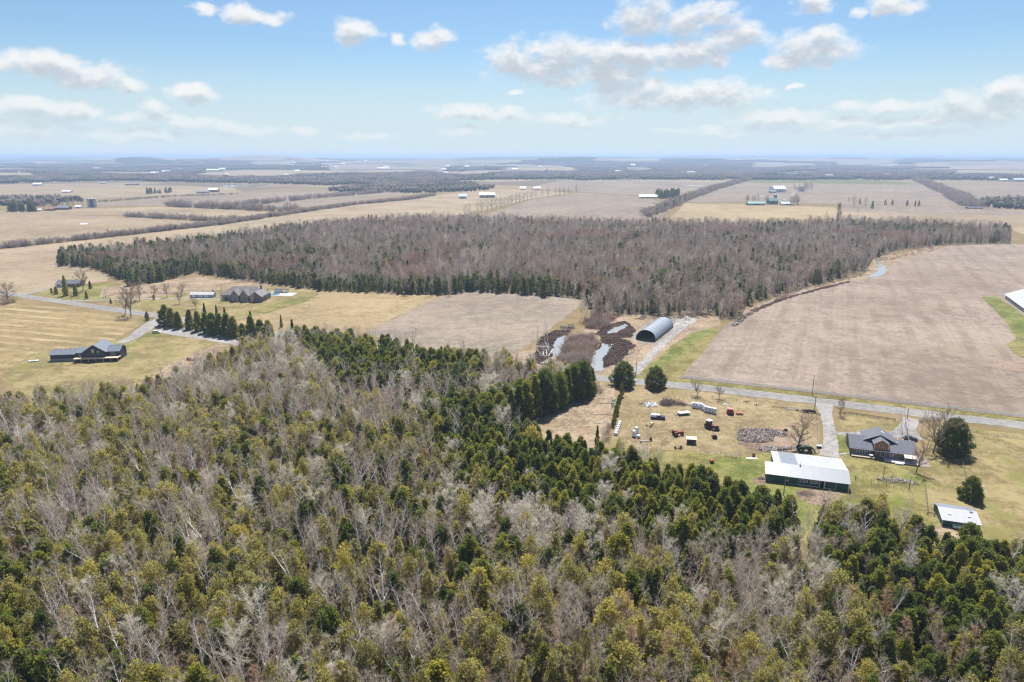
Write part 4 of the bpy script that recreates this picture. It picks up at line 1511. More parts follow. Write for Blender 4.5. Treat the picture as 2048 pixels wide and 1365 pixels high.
m_white_tin = ribbed('white_metal_roof', (.34, .345, .355), streak=.16, rough=.4)
m_cream_tin = ribbed('cream_metal_roof', (.32, .315, .285), streak=.2, rough=.45)
m_grey_tin = ribbed('grey_metal_roof', (.19, .21, .245), streak=.3, rough=.42)
m_grey_tin2 = ribbed('dull_grey_metal_roof', (.165, .185, .22), streak=.3, rough=.5)
m_green_tin = ribbed('dark_green_siding', (.035, .10, .085), streak=.35, rough=.55)
m_teal = ribbed('teal_siding', (.07, .16, .15), streak=.3, rough=.6)
m_trim = mat('white_trim', (.72, .74, .76), .5, var=.08)
m_greytrim = mat('grey_trim', (.42, .46, .5), .6)
m_shingle = mat('grey_shingle', (.115, .12, .145), .9, scale=3.5, var=.3, detail=5)
m_shingle2 = mat('brown_grey_shingle', (.19, .175, .17), .9, scale=2.5, var=.3)
m_slate = mat('slate_blue_shingle', (.14, .165, .20), .85, scale=2, var=.2)
m_brick = mat('brown_brick', (.21, .145, .115), .9, scale=5, var=.3, detail=5)
m_stone = mat('grey_stone', (.30, .28, .27), .9, scale=1.2, var=.35, detail=5)
m_cedarwood = mat('orange_wood_siding', (.36, .155, .065), .7, scale=3, var=.2)
m_darkboard = mat('charcoal_siding', (.055, .053, .062), .75, scale=1.5, var=.25)
m_glass = mat('window_glass', (.035, .05, .07), .08, spec=.8, var=.2)
m_glass_pale = mat('pale_pane', (.6, .58, .48), .3, var=.1)  # plain pale colour for a few panes of the glazed gable
m_deck = mat('deck_boards', (.38, .31, .235), .85, scale=2)
m_decklight = mat('new_lumber', (.58, .47, .33), .8, scale=2)
m_wood = mat('weathered_wood', (.26, .215, .17), .9, scale=2.5)
m_darkwood = mat('dark_wood', (.10, .08, .065), .9, scale=2)
m_concrete = mat('concrete', (.42, .41, .40), .9, scale=1)
m_black = mat('black_rubber', (.02, .02, .022), .8)
m_red = mat('red_paint', (.30, .03, .03), .5, scale=4, var=.3)
m_orange = mat('faded_red_paint', (.42, .11, .06), .6, scale=4, var=.3)
m_rust = mat('rust', (.24, .115, .06), .9, scale=4, var=.35)
m_green = mat('green_paint', (.025, .11, .045), .5, scale=4)
m_yellow = mat('yellow_paint', (.6, .45, .03), .5)
m_plastic = mat('white_bale_wrap', (.70, .73, .78), .3, spec=.5, var=.08, scale=2)
m_steel = mat('grey_steel', (.33, .34, .36), .5, metal=.3)
m_darksteel = mat('dark_steel', (.06, .06, .065), .6, metal=.2)
m_cream = mat('cream_paint', (.66, .60, .47), .6)
m_white = mat('white_paint', (.78, .79, .80), .4, var=.06)
m_navy = mat('dark_blue_paint', (.025, .03, .05), .3, spec=.6)
m_black_car = mat('black_paint', (.012, .014, .02), .2, spec=.8)
m_tarp = mat('grey_tarpaulin', (.25, .28, .32), .45, var=.12, scale=.6)
m_dirtpile = mat('brown_earth', (.12, .085, .062), .95, scale=1.5, var=.4, detail=5)
m_log = mat('firewood', (.24, .20, .19), .9, scale=3, var=.5, rand=.3)
m_log2 = mat('split_wood', (.42, .36, .31), .9, scale=3, var=.3)
m_pool = mat('pool_water', (.06, .16, .18), .08, spec=.8)


def window(par, x0, x1, z0, z1, y=0.0, axis='x', glass=None, rows=1, cols=1, fr=.07, frame_mat=None, depth=.06):
    """window proud of its wall: pane, frame round it, glazing bars; on a wall facing -y (axis x) or -x / +x (axis y)"""
    w = link('window', None, par)
    def bx(mb, a, b, c, d, lo, hi):
        if axis == 'x':
            mb.box(a, b, y - hi, y - lo, c, d)
        else:
            mb.box(y - hi, y - lo, a, b, c, d)
        return mb
    mb = MB()
    bx(mb, x0 - fr, x1 + fr, z1, z1 + fr, -.02, depth)
    bx(mb, x0 - fr, x1 + fr, z0 - fr, z0, -.02, depth)
    bx(mb, x0 - fr, x0, z0, z1, -.02, depth)
    bx(mb, x1, x1 + fr, z0, z1, -.02, depth)
    for k in range(1, cols):
        c = x0 + (x1 - x0)*k/cols
        bx(mb, c - fr*.35, c + fr*.35, z0, z1, .012, depth*.8)
    for k in range(1, rows):
        c = z0 + (z1 - z0)*k/rows
        bx(mb, x0, x1, c - fr*.35, c + fr*.35, .012, depth*.7)
    mb.build('frame', frame_mat or m_trim, w)
    bx(MB(), x0, x1, z0, z1, -.02, .01).build('pane', glass or m_glass, w)
    return w


def gable_roof(par, x0, x1, y0, y1, ze, zr, m, oh=.45, th=.16, ridge=None, axis='x', name='roof'):
    """two real roof slabs meeting at a ridge"""
    yr = (y0 + y1)/2 if ridge is None else ridge
    mb = MB()
    s0 = (zr - ze)/(yr - y0)
    s1 = (zr - ze)/(y1 - yr)
    def q(x, y, z):
        return (x, y, z) if axis == 'x' else (y, x, z)
    mb.slab([q(x0 - oh, y0 - oh, ze - s0*oh + th), q(x1 + oh, y0 - oh, ze - s0*oh + th), q(x1 + oh, yr, zr + th), q(x0 - oh, yr, zr + th)], th)
    mb.slab([q(x0 - oh, yr, zr + th + .003), q(x1 + oh, yr, zr + th + .003), q(x1 + oh, y1 + oh, ze - s1*oh + th), q(x0 - oh, y1 + oh, ze - s1*oh + th)], th)
    return mb.build(name, m, par)


def gable_walls(par, x0, x1, y0, y1, ze, zr, m, ridge=None, axis='x', name='wall', z0=-.1):
    yr = (y0 + y1)/2 if ridge is None else ridge
    prof = [(y0, z0), (y1, z0), (y1, ze), (yr, zr), (y0, ze)]
    mb = MB()
    mb.prism(prof, x0, x1, axis)
    return mb.build(name, m, par)


# ------------------------------------------------------------------ long green barn with patched white roof
def green_barn():
    o, a = frame((80.7, 198.1), (103.8, 191.0))
    b = thing('barn', 'long dark green barn with patched white and grey metal roof beside the farm drive', 'barn', o, a)
    L, D, YR, ZE, ZR, ZB = 24.2, 18.6, 5.4, 2.6, 4.25, 2.45
    MB().prism([(0, -.1), (D, -.1), (D, ZB), (YR, ZR), (0, ZE)], 2.6, L).build('wall', m_green_tin, b)
    MB().prism([(0, -.1), (YR, -.1), (YR, ZR), (0, ZE)], 0, 2.598).build('lean_to_wall', m_green_tin, b)

    def panel(x0, x1, y0, y1, m, lift, name='roof_panel', rib=.9):
        def z(y):
            return (ZE + (ZR - ZE)*y/YR if y <= YR else ZR + (ZB - ZR)*(y - YR)/(D - YR)) + .1 + lift
        mb = MB()
        mb.slab([(x0, y0, z(y0)), (x1, y0, z(y0)), (x1, y1, z(y1)), (x0, y1, z(y1))], .09)
        n = int((x1 - x0)/rib)
        for k in range(1, n):
            x = x0 + (x1 - x0)*k/n
            mb.slab([(x - .03, y0, z(y0) + .045), (x + .03, y0, z(y0) + .045), (x + .03, y1, z(y1) + .045), (x - .03, y1, z(y1) + .045)], .044)
        return mb.build(name, m, b)
    panel(6.6, L + .3, -.45, YR, m_grey_tin, 0)['label'] = 'grey ribbed near slope of the roof'
    panel(-.3, 6.6, -.5, YR - .15, m_cream_tin, .1)['label'] = 'cream white sheet over the lean-to end'
    panel(2.3, 4.6, YR, D + .3, m_white_tin, .02)
    panel(4.6, 9.8, YR, D + .3, m_grey_tin2, 0)['label'] = 'grey patch of the far roof slope'
    panel(9.8, L + .3, YR, D + .3, m_white_tin, .03)['label'] = 'broad white sheet of the far roof slope'
    MB().tube((10.3, YR, ZR), (10.3, YR, ZR + .75), .16, .16, 8).lathe([(.3, ZR + .75), (.3, ZR + .85), (.05, ZR + 1.0)], 8, (10.3, YR, 0)).build('roof_vent', m_trim, b)
    for x in (13.6, 21.0):
        zz = ZR + (ZB - ZR)*(17.4 - YR)/(D - YR) + .2
        MB().box(x, x + .9, 17.0, 17.8, zz - .12, zz + .06).build('skylight', m_greytrim, b)
    for (x0, x1, nm) in ((6.8, 9.7, 'sliding_door'), (17.3, 20.4, 'sliding_door')):
        d = MB().box(x0, x1, -.07, -.003, .05, 2.3).build(nm, m_green_tin, b)
        MB().box(x0 - .1, x1 + .1, -.12, -.075, 2.3, 2.42).box(x0 - .1, x0, -.12, -.075, .02, 2.3).box(x1, x1 + .1, -.12, -.075, .02, 2.3).box(x0, x1, -.12, -.075, .02, .14).build('door_frame', m_trim, d)
    for x0 in (10.4, 13.2):
        window(b, x0, x0 + 1.8, 1.25, 1.95, 0, glass=m_glass, fr=.13, depth=.1, cols=2)
    MB().box(15.9, 17.05, -.03, .05, .05, 2.2).build('doorway_shade', m_black, b)  # black slab: the shaded inside of the open door put in as colour
    MB().box(15.72, 15.9, -.12, -.003, .02, 2.35).box(17.05, 17.23, -.12, -.003, .02, 2.35).box(15.72, 17.23, -.12, -.003, 2.35, 2.47).build('door_frame', m_trim, b)
    MB().box(9.9, 15.6, -.1, -.003, .02, .25).build('base_board', m_trim, b)
    MB().box(23.9, 24.25, -.14, -.003, 0, 2.45).box(24.203, 24.3, -.003, .3, 0, 2.45).build('corner_post', m_trim, b)
    MB().box(.0, .14, -.25, -.11, 0, 2.4).box(.4, 2.2, -.3, -.24, .3, .42).box(.4, 2.2, -.3, -.24, .8, .9).box(.4, 2.2, -.3, -.24, 1.25, 1.35).build('gate', m_steel, b)
    MB().box(24.2, 24.28, 4, 7, .05, 2.2).build('end_door', m_trim, b)
    return b


green_barn()


def small_shed():
    o, a = frame((120.3, 170.9), (128.9, 168.0))
    b = thing('shed', 'small green shed with white metal roof and two skylights by the cedar wood', 'shed', o, a)
    L, D, YR, ZE, ZR = 9.1, 9.6, 5.4, 1.95, 3.0
    gable_walls(b, 0, L, 0, D, ZE, ZR, m_green_tin, YR)
    mb = MB().slab([(-.3, -.5, ZE + .02), (L + .3, -.5, ZE + .02), (L + .3, YR, ZR + .12), (-.3, YR, ZR + .12)], .1)
    for k in range(1, 11):
        x = -.3 + (L + .6)*k/11
        mb.slab([(x - .025, -.5, ZE + .06), (x + .025, -.5, ZE + .06), (x + .025, YR, ZR + .16), (x - .025, YR, ZR + .16)], .039)
    mb.build('roof_panel', m_white_tin, b)
    MB().slab([(-.3, YR, ZR + .125), (L + .3, YR, ZR + .125), (L + .3, D + .4, ZE + .02), (-.3, D + .4, ZE + .02)], .1).build('roof_panel', m_grey_tin2, b)
    for x, y in ((2.1, 2.6), (6.9, 2.6)):
        z = ZE + (ZR - ZE)*y/YR + .14
        MB().box(x - .35, x + .35, y - .45, y + .45, z - .1, z + .12).build('skylight', m_greytrim, b)
    MB().box(7.5, 8.3, 4.4, 5.2, ZR - .1, ZR + .16).build('roof_patch', m_grey_tin, b)
    MB().box(-.04, .1, -.06, -.003, 0, ZE).box(L - .1, L + .04, -.06, -.003, 0, ZE).build('corner_trim', m_trim, b)
    d = MB().box(-.06, -.003, 2.0, 4.2, .05, 2.0).build('door', m_teal, b)
    MB().box(-.1, -.063, 1.85, 2.0, .05, 2.1).box(-.1, -.063, 4.2, 4.35, .05, 2.1).box(-.1, -.063, 1.85, 4.35, 2.1, 2.22).build('door_frame', m_trim, d)
    for k in range(6):
        MB().box(.6 + k*1.45, .68 + k*1.45, -.05, -.003, .05, ZE - .1).build('batten', m_teal, b)
    # trailer in front
    t = thing('utility_trailer', 'low green and white utility trailer parked along the small shed', 'trailer', o + Vector((math.cos(a)*2.4 + math.sin(a)*1.5, math.sin(a)*2.4 - math.cos(a)*1.5, 0)), a - .03)
    MB().box(0, 3.0, 0, 1.5, .5, .62).box(0, 3.0, 0, .06, .62, .95).box(0, 3.0, 1.44, 1.5, .62, .95).box(2.94, 3.0, .06, 1.44, .62, .95).build('bed', mat('pale_green_paint', (.40, .52, .50), .5), t)
    MB().tube((.1, 1.55, .62), (-.1, 1.55, 1.7), .04).tube((-.1, 1.55, 1.7), (3.0, 1.6, 1.5), .04).tube((3.0, 1.55, .62), (3.0, 1.6, 1.5), .04).build('ladder_rack', m_trim, t)
    MB().tube((0, .75, .5), (-1.1, .75, .42), .05).box(-1.25, -1.1, .66, .84, .36, .48).build('drawbar', m_darksteel, t)
    for yy in (-.1, 1.6):
        wheel(t, (1.7, yy, .33), .33, .18)


def wheel(par, c, r, w, m_r=None, m_t=None):
    """wheel with its axle along the local y axis: tyre and rim"""
    t = link('wheel', None, par)
    t.location = c
    MB().lathe([(r*.62, -w/2), (r*.93, -w/2), (r, -w*.28), (r, w*.28), (r*.93, w/2), (r*.62, w/2)], 14, axis='y').build('tyre', m_t or m_black, t, True)
    MB().lathe([(r*.2, -w*.54), (r*.62, -w*.42), (r*.62, w*.42), (r*.2, w*.54)], 10, axis='y').build('rim', m_r or m_steel, t)
    return t


small_shed()


# ------------------------------------------------------------------ farmhouse
def farmhouse():
    o, a = frame((117.3, 218.4), (136.0, 212.1))
    b = thing('farmhouse', 'brick farmhouse with dark grey roof and orange wooden gable above the deck', 'house', o, a)
    L, D = 19.8, 11.6
    gable_walls(b, 0, L, 0, D, 2.75, 5.0, m_brick)
    gable_roof(b, 0, L, 0, D, 2.75, 5.0, m_shingle, .5)
    # broad cross gable behind and narrow wooden gable in front
    c = 9.3
    MB().prism([(c - 4.7, 3.6), (c + 4.7, 3.6), (c + 4.7, 4.4), (c, 6.75), (c - 4.7, 4.4)], 4.2, 11.0, 'y').build('upper_wall', m_darkboard, b)
    gable_roof(b, 3.7, 11.2, c - 4.9, c + 4.9, 4.4, 6.75, m_shingle, .35, axis='y', name='upper_roof')
    MB().prism([(c - 2.1, 2.95), (c + 2.1, 2.95), (c + 2.1, 4.95), (c, 6.3), (c - 2.1, 4.95)], -.25, 4.0, 'y').build('gable_wall', m_cedarwood, b)
    gable_roof(b, -.25, 6.0, c - 2.2, c + 2.2, 4.95, 6.35, m_shingle, .4, axis='y', name='gable_roof')
    MB().box(c - 2.25, c - 2.1, -.3, -.253, 2.95, 4.95).box(c + 2.1, c + 2.25, -.3, -.253, 2.95, 4.95).build('corner_trim', m_trim, b)
    window(b, c - .55, c + .55, 4.05, 4.95, -.25, cols=2)
    for k in range(6):
        x = 1.35 + k*.82
        window(b, x, x + .58, .75, 2.35, 0)
    d = MB().box(6.5, 7.35, -.05, -.003, .62, 2.5).build('door', m_darkboard, b)
    MB().lathe([(.04, -.09), (.04, -.055)], 6, (7.2, 0, 1.5), 'y').build('handle', m_steel, d)
    window(b, 8.0, 8.4, 1.5, 2.2, 0)
    window(b, 9.5, 10.6, .62, 2.4, 0, cols=2, fr=.12)
    window(b, 12.3, 13.4, .85, 2.25, 0, cols=2, fr=.12)
    MB().box(15.4, 16.4, -.05, -.003, .3, 2.3).build('patio_door', m_glass, b)
    # deck along the garden side
    MB().box(.2, 7.6, -2.6, -.01, .35, .52).build('deck', m_deck, b)
    for x in (.4, 2.8, 5.2, 7.4):
        MB().box(x - .07, x + .07, -2.55, -2.41, -.05, .35).build('deck_post', m_darkwood, b)
    MB().box(.2, 7.6, -2.66, -2.6, .1, .42).build('deck_skirt', m_darkwood, b)
    MB().box(10.3, 20.6, -4.0, -.01, -.02, .22).build('terrace', m_concrete, b)
    MB().box(10.3, 20.6, -4.12, -4.0, -.05, .5).build('terrace_wall', m_darkwood, b)
    MB().box(13.2, 15.6, -4.9, -4.13, .02, .38).box(13.4, 15.4, -4.8, -4.2, .38, .55).build('steps', m_concrete, b)
    MB().box(20.6, 24.0, -3.8, 5.2, -.02, .16).build('side_terrace', mat('brown_gravel', (.2, .165, .14), .9, scale=3), b)
    aw = MB().slab([(16.2, -2.7, 2.05), (19.8, -2.7, 2.05), (19.8, -.02, 2.55), (16.2, -.02, 2.55)], .06).build('awning', m_cream, b)
    MB().tube((16.3, -2.6, .2), (16.3, -2.6, 2.0), .05).tube((19.7, -2.6, .2), (19.7, -2.6, 2.0), .05).build('awning_post', m_trim, aw)
    MB().tube((14.6, 3.6, 3.9), (14.6, 3.6, 4.9), .14, .14, 8).lathe([(.24, 4.9), (.24, 5.0), (.05, 5.15)], 8, (14.6, 3.6, 0)).build('chimney_pipe', m_trim, b)
    for x in (15.2, 17.0, 19.0):
        MB().box(x, x + .3, 6.6, 6.9, 4.5, 4.85).build('roof_vent', m_trim, b)
    MB().slab([(c + .8, 8.2, 6.53), (c + 2.0, 8.2, 5.97), (c + 2.0, 8.7, 5.97), (c + .8, 8.7, 6.53)], .05).build('skylight', m_white, b)
    MB().box(-.35, L + .35, -.62, -.52, 2.42, 2.6).build('gutter', m_trim, b)
    # table set on the deck
    t = thing('patio_table', 'pale patio table with benches on the farmhouse deck', 'table', o + Matrix.Rotation(a, 3, 'Z') @ Vector((6.3, -1.5, .52)), a)
    MB().lathe([(.6, .68), (.6, .73)], 14).build('table_top', m_white, t)
    MB().tube((0, 0, 0), (0, 0, .68), .05).build('leg', m_white, t)
    return b


farmhouse()


# ------------------------------------------------------------------ arched fabric hut by the pond
def quonset():
    o, a = frame((69.8, 371.3), (79.7, 366.1))
    b = thing('arched_hut', 'arched storage hut with grey cover and open dark mouth beside the pond', 'hut', o, a)
    W, Ln, Hh = 11.4, 36.0, 6.0
    n = 18

    def arc(k, s=1.0):
        t = PI*k/n
        return (W/2 - W/2*s*math.cos(t), Hh*s*math.sin(t)**.85)
    mb = MB()
    for y0, y1 in ((0.0, Ln),):
        vo = [(*[arc(k)[0]], y, arc(k)[1]) for y in (y0, y1) for k in range(n + 1)]
        vi = [(arc(k, .975)[0], y, arc(k, .975)[1]) for y in (y0, y1) for k in range(n + 1)]
        m1 = n + 1
        fs = [(k, k + 1, m1 + k + 1, m1 + k) for k in range(2, n - 1)]
        mb.add(vo, fs)
        mb.add(vi, [f[::-1] for f in fs])
        fs = [(k, k + 1, 2*m1 + k + 1, 2*m1 + k) for k in range(2, n - 1)]
        mb.add(vo + vi, fs)
        mb.add(vo + vi, [(k + m1, 3*m1 + k, 3*m1 + k + 1, m1 + k + 1) for k in range(2, n - 1)])
    mb.build('cover', m_tarp, b, True)
    for s in (0, 1):
        k0 = (0, 2) if s == 0 else (n - 1, n + 1)
        x0, x1 = (0, arc(2)[0]) if s == 0 else (arc(n - 1)[0], W)
        mb = MB()
        ks = range(0, 3) if s == 0 else range(n - 1, n + 1)
        ks = list(ks)
        vs = [(arc(k)[0], y, arc(k)[1] - .0) for y in (0, Ln) for k in ks] + [(arc(k, .97)[0], y, arc(k, .97)[1]) for y in (0, Ln) for k in ks]
        m1 = len(ks)
        fs = [(k, k + 1, m1 + k + 1, m1 + k) for k in range(m1 - 1)] + [(2*m1 + k, 3*m1 + k, 3*m1 + k + 1, 2*m1 + k + 1) for k in range(m1 - 1)]
        mb.add(vs, fs).build('side_wall', mat('green_side_boards', (.03, .14, .10), .6), b)
    for j in range(10):
        y = .06 + (Ln - .12)*j/9
        mb = MB()
        for k in range(n):
            p0, p1 = arc(k, 1.006), arc(k + 1, 1.006)
            mb.tube((p0[0], y, p0[1]), (p1[0], y, p1[1]), .07 if 0 < j < 9 else .14, None, 5, False)
        mb.build('rib', m_steel, b)
    # closed back wall
    vs = [(arc(k, .96)[0], Ln - .5, arc(k, .96)[1]) for k in range(n + 1)]
    MB().add(vs + [(v[0], Ln - .4, v[2]) for v in vs], [tuple(range(n + 1)), tuple(range(n + 1, 2*n + 2))[::-1]]).build('back_wall', m_darksteel, b)
    MB().lathe([(.8, Ln - .56), (.8, Ln - .505)], 14, (W*.56, 0, 3.6), 'y').build('round_vent', m_white, b)
    return b


quonset()


# ------------------------------------------------------------------ dark timber house on the left
def dark_house():
    o, a = frame(P(101, 724), P(242, 719))
    k = (P(242, 719) - P(101, 724)).length/41.0
    b = thing('timber_house', 'charcoal sided house with tall glazed gable and long wooden deck', 'house', o, a, scale=k)
    # left wing
    gable_walls(b, 0, 15.2, .5, 9.5, 4.3, 6.5, m_darkboard)
    MB().box(-.05, 15.2, .42, .497, -.1, 1.5).build('foundation', mat('pale_parging', (.30, .30, .33), .9), b)
    gable_roof(b, 0, 14.9, .5, 9.5, 4.3, 6.5, m_slate, .5)
    for i in range(5):
        MB().box(2 + i*2.8, 2.3 + i*2.8, 4.3, 4.7, 6.2, 6.75).build('roof_vent', m_black, b)
    # link and main hall
    gable_walls(b, 15.2, 20.6, -.6, 9.4, 5.2, 7.4, m_darkboard, name='link_wall')
    gable_roof(b, 15.4, 21.5, -.6, 9.4, 5.2, 7.4, m_slate, .35, name='link_roof')
    c = 27.0
    MB().prism([(c - 6.6, -.1), (c + 6.6, -.1), (c + 6.6, 6.0), (c, 10.4), (c - 6.6, 6.0)], -2.2, 11.5, 'y').build('gable_wall', m_darkboard, b)
    gable_roof(b, -2.2, 12.0, c - 6.6, c + 6.6, 6.0, 10.4, m_slate, .55, axis='y', name='gable_roof')
    gable_walls(b, 33.4, 41.0, -.4, 9.4, 5.6, 8.2, m_darkboard, name='wing_wall')
    gable_roof(b, 33.7, 41.0, -.4, 9.4, 5.6, 8.2, m_slate, .45, name='wing_roof')
    for i in range(3):
        MB().box(35 + i*2, 35.3 + i*2, 3.9, 4.3, 7.9, 8.45).build('roof_vent', m_black, b)
    # the glazed gable: a wall of panes between posts
    for i in range(6):
        x = c - 4.6 + i*1.55
        window(b, x, x + 1.35, 2.95, 5.2, -2.2, fr=.09, frame_mat=m_darkboard, rows=2)
    for i, (x, h) in enumerate(((c - 3.0, 6.4), (c - 1.45, 7.6), (c + .1, 7.6), (c + 1.65, 6.4))):
        window(b, x, x + 1.35, 5.5, h, -2.2, fr=.09, frame_mat=m_darkboard, glass=m_glass_pale if i in (1, 3) else m_glass, rows=2)
    window(b, 17.0, 18.2, 2.9, 4.6, -.6, frame_mat=m_trim)
    window(b, 36.2, 37.8, 3.2, 5.0, -.4, frame_mat=m_trim, cols=2)
    for x in (21.5, 24.5, 30.0, 35.5, 38.5):
        window(b, x, x + 1.5, .5, 1.9, -2.2 if x < 33 else -.4, frame_mat=m_greytrim)
    # deck on posts
    MB().box(15.6, 41.6, -5.2, -2.21, 2.38, 2.62).box(33.61, 41.6, -2.2, -.42, 2.38, 2.62).build('deck', m_decklight, b)
    MB().box(15.6, 41.6, -5.26, -5.2, 2.2, 2.7).build('deck_fascia', m_decklight, b)
    for i in range(7):
        x = 15.9 + i*4.23
        MB().box(x - .12, x + .12, -5.1, -4.86, -.1, 2.38).build('deck_post', m_decklight, b)
    MB().box(20.2, 20.5, -3.2, -2.9, 2.62, 4.0).box(20.0, 20.7, -3.4, -2.7, 2.62, 2.8).build('deck_chair', m_red, b)
    MB().box(18.0, 18.9, -3.1, -2.5, 2.62, 3.6).build('barbecue', m_darksteel, b)
    return b


dark_house()


# ------------------------------------------------------------------ stone house with pool
def hip(par, x0, x1, y0, y1, ze, zr, m, oh=.5, name='roof'):
    x0, x1, y0, y1 = x0 - oh, x1 + oh, y0 - oh, y1 + oh
    r = (y1 - y0)/2
    vs = [(x0, y0, ze), (x1, y0, ze), (x1, y1, ze), (x0, y1, ze), (x0 + r, y0 + r, zr), (x1 - r, y0 + r, zr)]
    return MB().add(vs, [(0, 1, 5, 4), (1, 2, 5), (2, 3, 4, 5), (3, 0, 4), (3, 2, 1, 0)]).build(name, m, par)


def stone_house():
    o, a = frame(P(440, 603), P(528, 604))
    b = thing('stone_house', 'large grey stone house with many-hipped brown-grey roof before the wood', 'house', o, a)
    MB().box(0, 31, 2, 15, -.1, 4.2).build('wall', m_stone, b)
    hip(b, 0, 31, 2, 15, 4.2, 9.3, m_shingle2)
    for (x0, x1, y0, ze, zr, m) in ((8.5, 14, -.5, 4.6, 8.2, m_stone), (15.5, 21, -1.0, 4.6, 8.6, m_stone), (22.5, 31.2, -2.0, 4.0, 7.4, m_brick)):
        MB().prism([(x0, -.1), (x1, -.1), (x1, ze), ((x0 + x1)/2, zr), (x0, ze)], y0, 6, 'y').build('front_gable', m, b)
        gable_roof(b, y0, 7.5, x0, x1, ze, zr, m_shingle2, .4, axis='y', name='gable_roof')
    for x in (2.0, 4.8):
        window(b, x, x + 1.5, 1.0, 2.8, 2)
    for x in (10.4, 17.4):
        window(b, x, x + 1.7, 1.0, 3.2, -.5 if x < 15 else -1.0, cols=2)
        window(b, x + .2, x + 1.5, 4.6, 6.0, -.5 if x < 15 else -1.0)
    for x in (24, 28):
        window(b, x, x + 1.6, 1.0, 2.8, -2.0)
    MB().box(26, 27.2, 9, 10.2, 6.5, 10.3).build('chimney', m_stone, b)
    # pool terrace
    p = thing('swimming_pool', 'small swimming pool in a pale paved terrace behind the stone house', 'pool', P(556, 589), a)
    MB().box(-13, 13, -6, 6, -.05, .12).build('terrace', mat('pale_paving', (.36, .35, .335), .8), p)
    MB().lathe([(4.6, .125), (4.6, .145)], 20, (-3, -.5, 0)).build('water', m_pool, p)
    c = thing('pool_cabin', 'low grey and white pool cabin at the end of the terrace', 'cabin', P(549, 586), a)
    MB().box(0, 5, 0, 3.5, -.05, 2.4).box(8.5, 10, .3, 3.2, -.05, 2.3).build('wall', m_white, c)
    MB().box(-.3, 10.3, -.3, 3.8, 2.4, 2.6).build('roof', m_darksteel, c)
    g = thing('garage', 'long low grey garage shed along the lane beside the stone house', 'garage', P(380, 596), a + .05)
    gable_walls(g, 0, 17, 0, 5.5, 2.3, 3.6, m_greytrim)
    gable_roof(g, 0, 17, 0, 5.5, 2.3, 3.6, mat('pale_grey_roof', (.40, .40, .42), .7), .3)
    for x in (1.5, 6.0, 10.5):
        MB().box(x, x + 2.8, -.05, -.003, .02, 2.1).build('garage_door', m_white, g)
    return b


stone_house()

b = thing('bungalow', 'small brick bungalow with grey roof half hidden by evergreens at the road bend', 'house', P(113, 575), .08)
gable_walls(b, 0, 17, 0, 9, 2.8, 5.0, m_brick)
gable_roof(b, 0, 17, 0, 9, 2.8, 5.0, m_shingle, .5)
MB().box(0, 5.2, -1.2, -.003, -.1, 2.7).build('porch_wall', m_white, b)
MB().slab([(-.3, -1.5, 2.75), (5.5, -1.5, 2.75), (5.5, -.1, 3.1), (-.3, -.1, 3.1)], .12).build('porch_roof', m_shingle, b)
for x in (7, 10, 13.5):
    window(b, x, x + 1.5, 1.0, 2.2, 0)
window(b, 1.2, 3.8, .8, 2.2, -1.2, cols=3)


def big_barn():
    A, B = Vector((357.3, 485.6, 0)), Vector((338.0, 439.9, 0))
    d = (B - A).normalized()
    b = thing('livestock_barn', 'huge white roofed livestock barn at the end of the green grass strip', 'barn', A, math.atan2(d.y, d.x))
    L, W = 85, 24
    MB().box(0, L, 0, W, -.1, 1.1).build('base_wall', m_concrete, b)
    MB().box(.05, L - .05, .08, W - .08, 1.1, 2.9).build('curtain', m_darksteel, b)
    gable_roof(b, 0, L, 0, W, 3.0, 8.0, m_white_tin, .9, .2)
    MB().prism([(0, 2.9), (W, 2.9), (W/2, 7.9)], -.02, .3).build('gable_end', m_white_tin, b)
    MB().box(0, L, -.06, -.003, 1.02, 1.2).build('sill', m_trim, b)
    for k in range(15):
        x = .3 + k*6.0
        MB().box(x, x + .3, -.03, .07, 1.2, 2.9).build('post', m_trim, b)
    for k in range(5):
        MB().box(6 + k*18, 8 + k*18, W/2 - .7, W/2 + .7, 7.9, 8.9).build('roof_vent', m_white, b)


big_barn()


# ------------------------------------------------------------------ vehicles and farm machines
def pickup(name, label, loc, rz, body, cabroof, cap=True):
    t = thing(name, label, 'truck', loc, rz)
    MB().box(0, 5.6, -.95, .95, .5, 1.05).taper(4.05, 5.6, -.93, .93, 1.051, 1.28, .1, .25, .1).build('body', body, t)
    MB().taper(2.3, 4.1, -.9, .9, 1.05, 1.8, .1, .55, .18).build('cab', m_glass, t)
    MB().box(2.45, 3.5, -.74, .74, 1.8, 1.87).build('roof', cabroof, t)
    if cap:
        MB().taper(.05, 2.25, -.92, .92, 1.051, 1.82, .15, .02, .16).build('bed_cap', cabroof, t)
    MB().box(5.58, 5.68, -.85, .85, .5, .72).build('bumper', m_steel, t)
    for s in (-.62, .62):
        MB().box(5.6, 5.64, s - .15, s + .15, .82, 1.0).build('headlight', m_white, t)
    for x in (1.1, 4.55):
        for s in (-.88, .88):
            wheel(t, (x, s, .38), .38, .24)
    return t


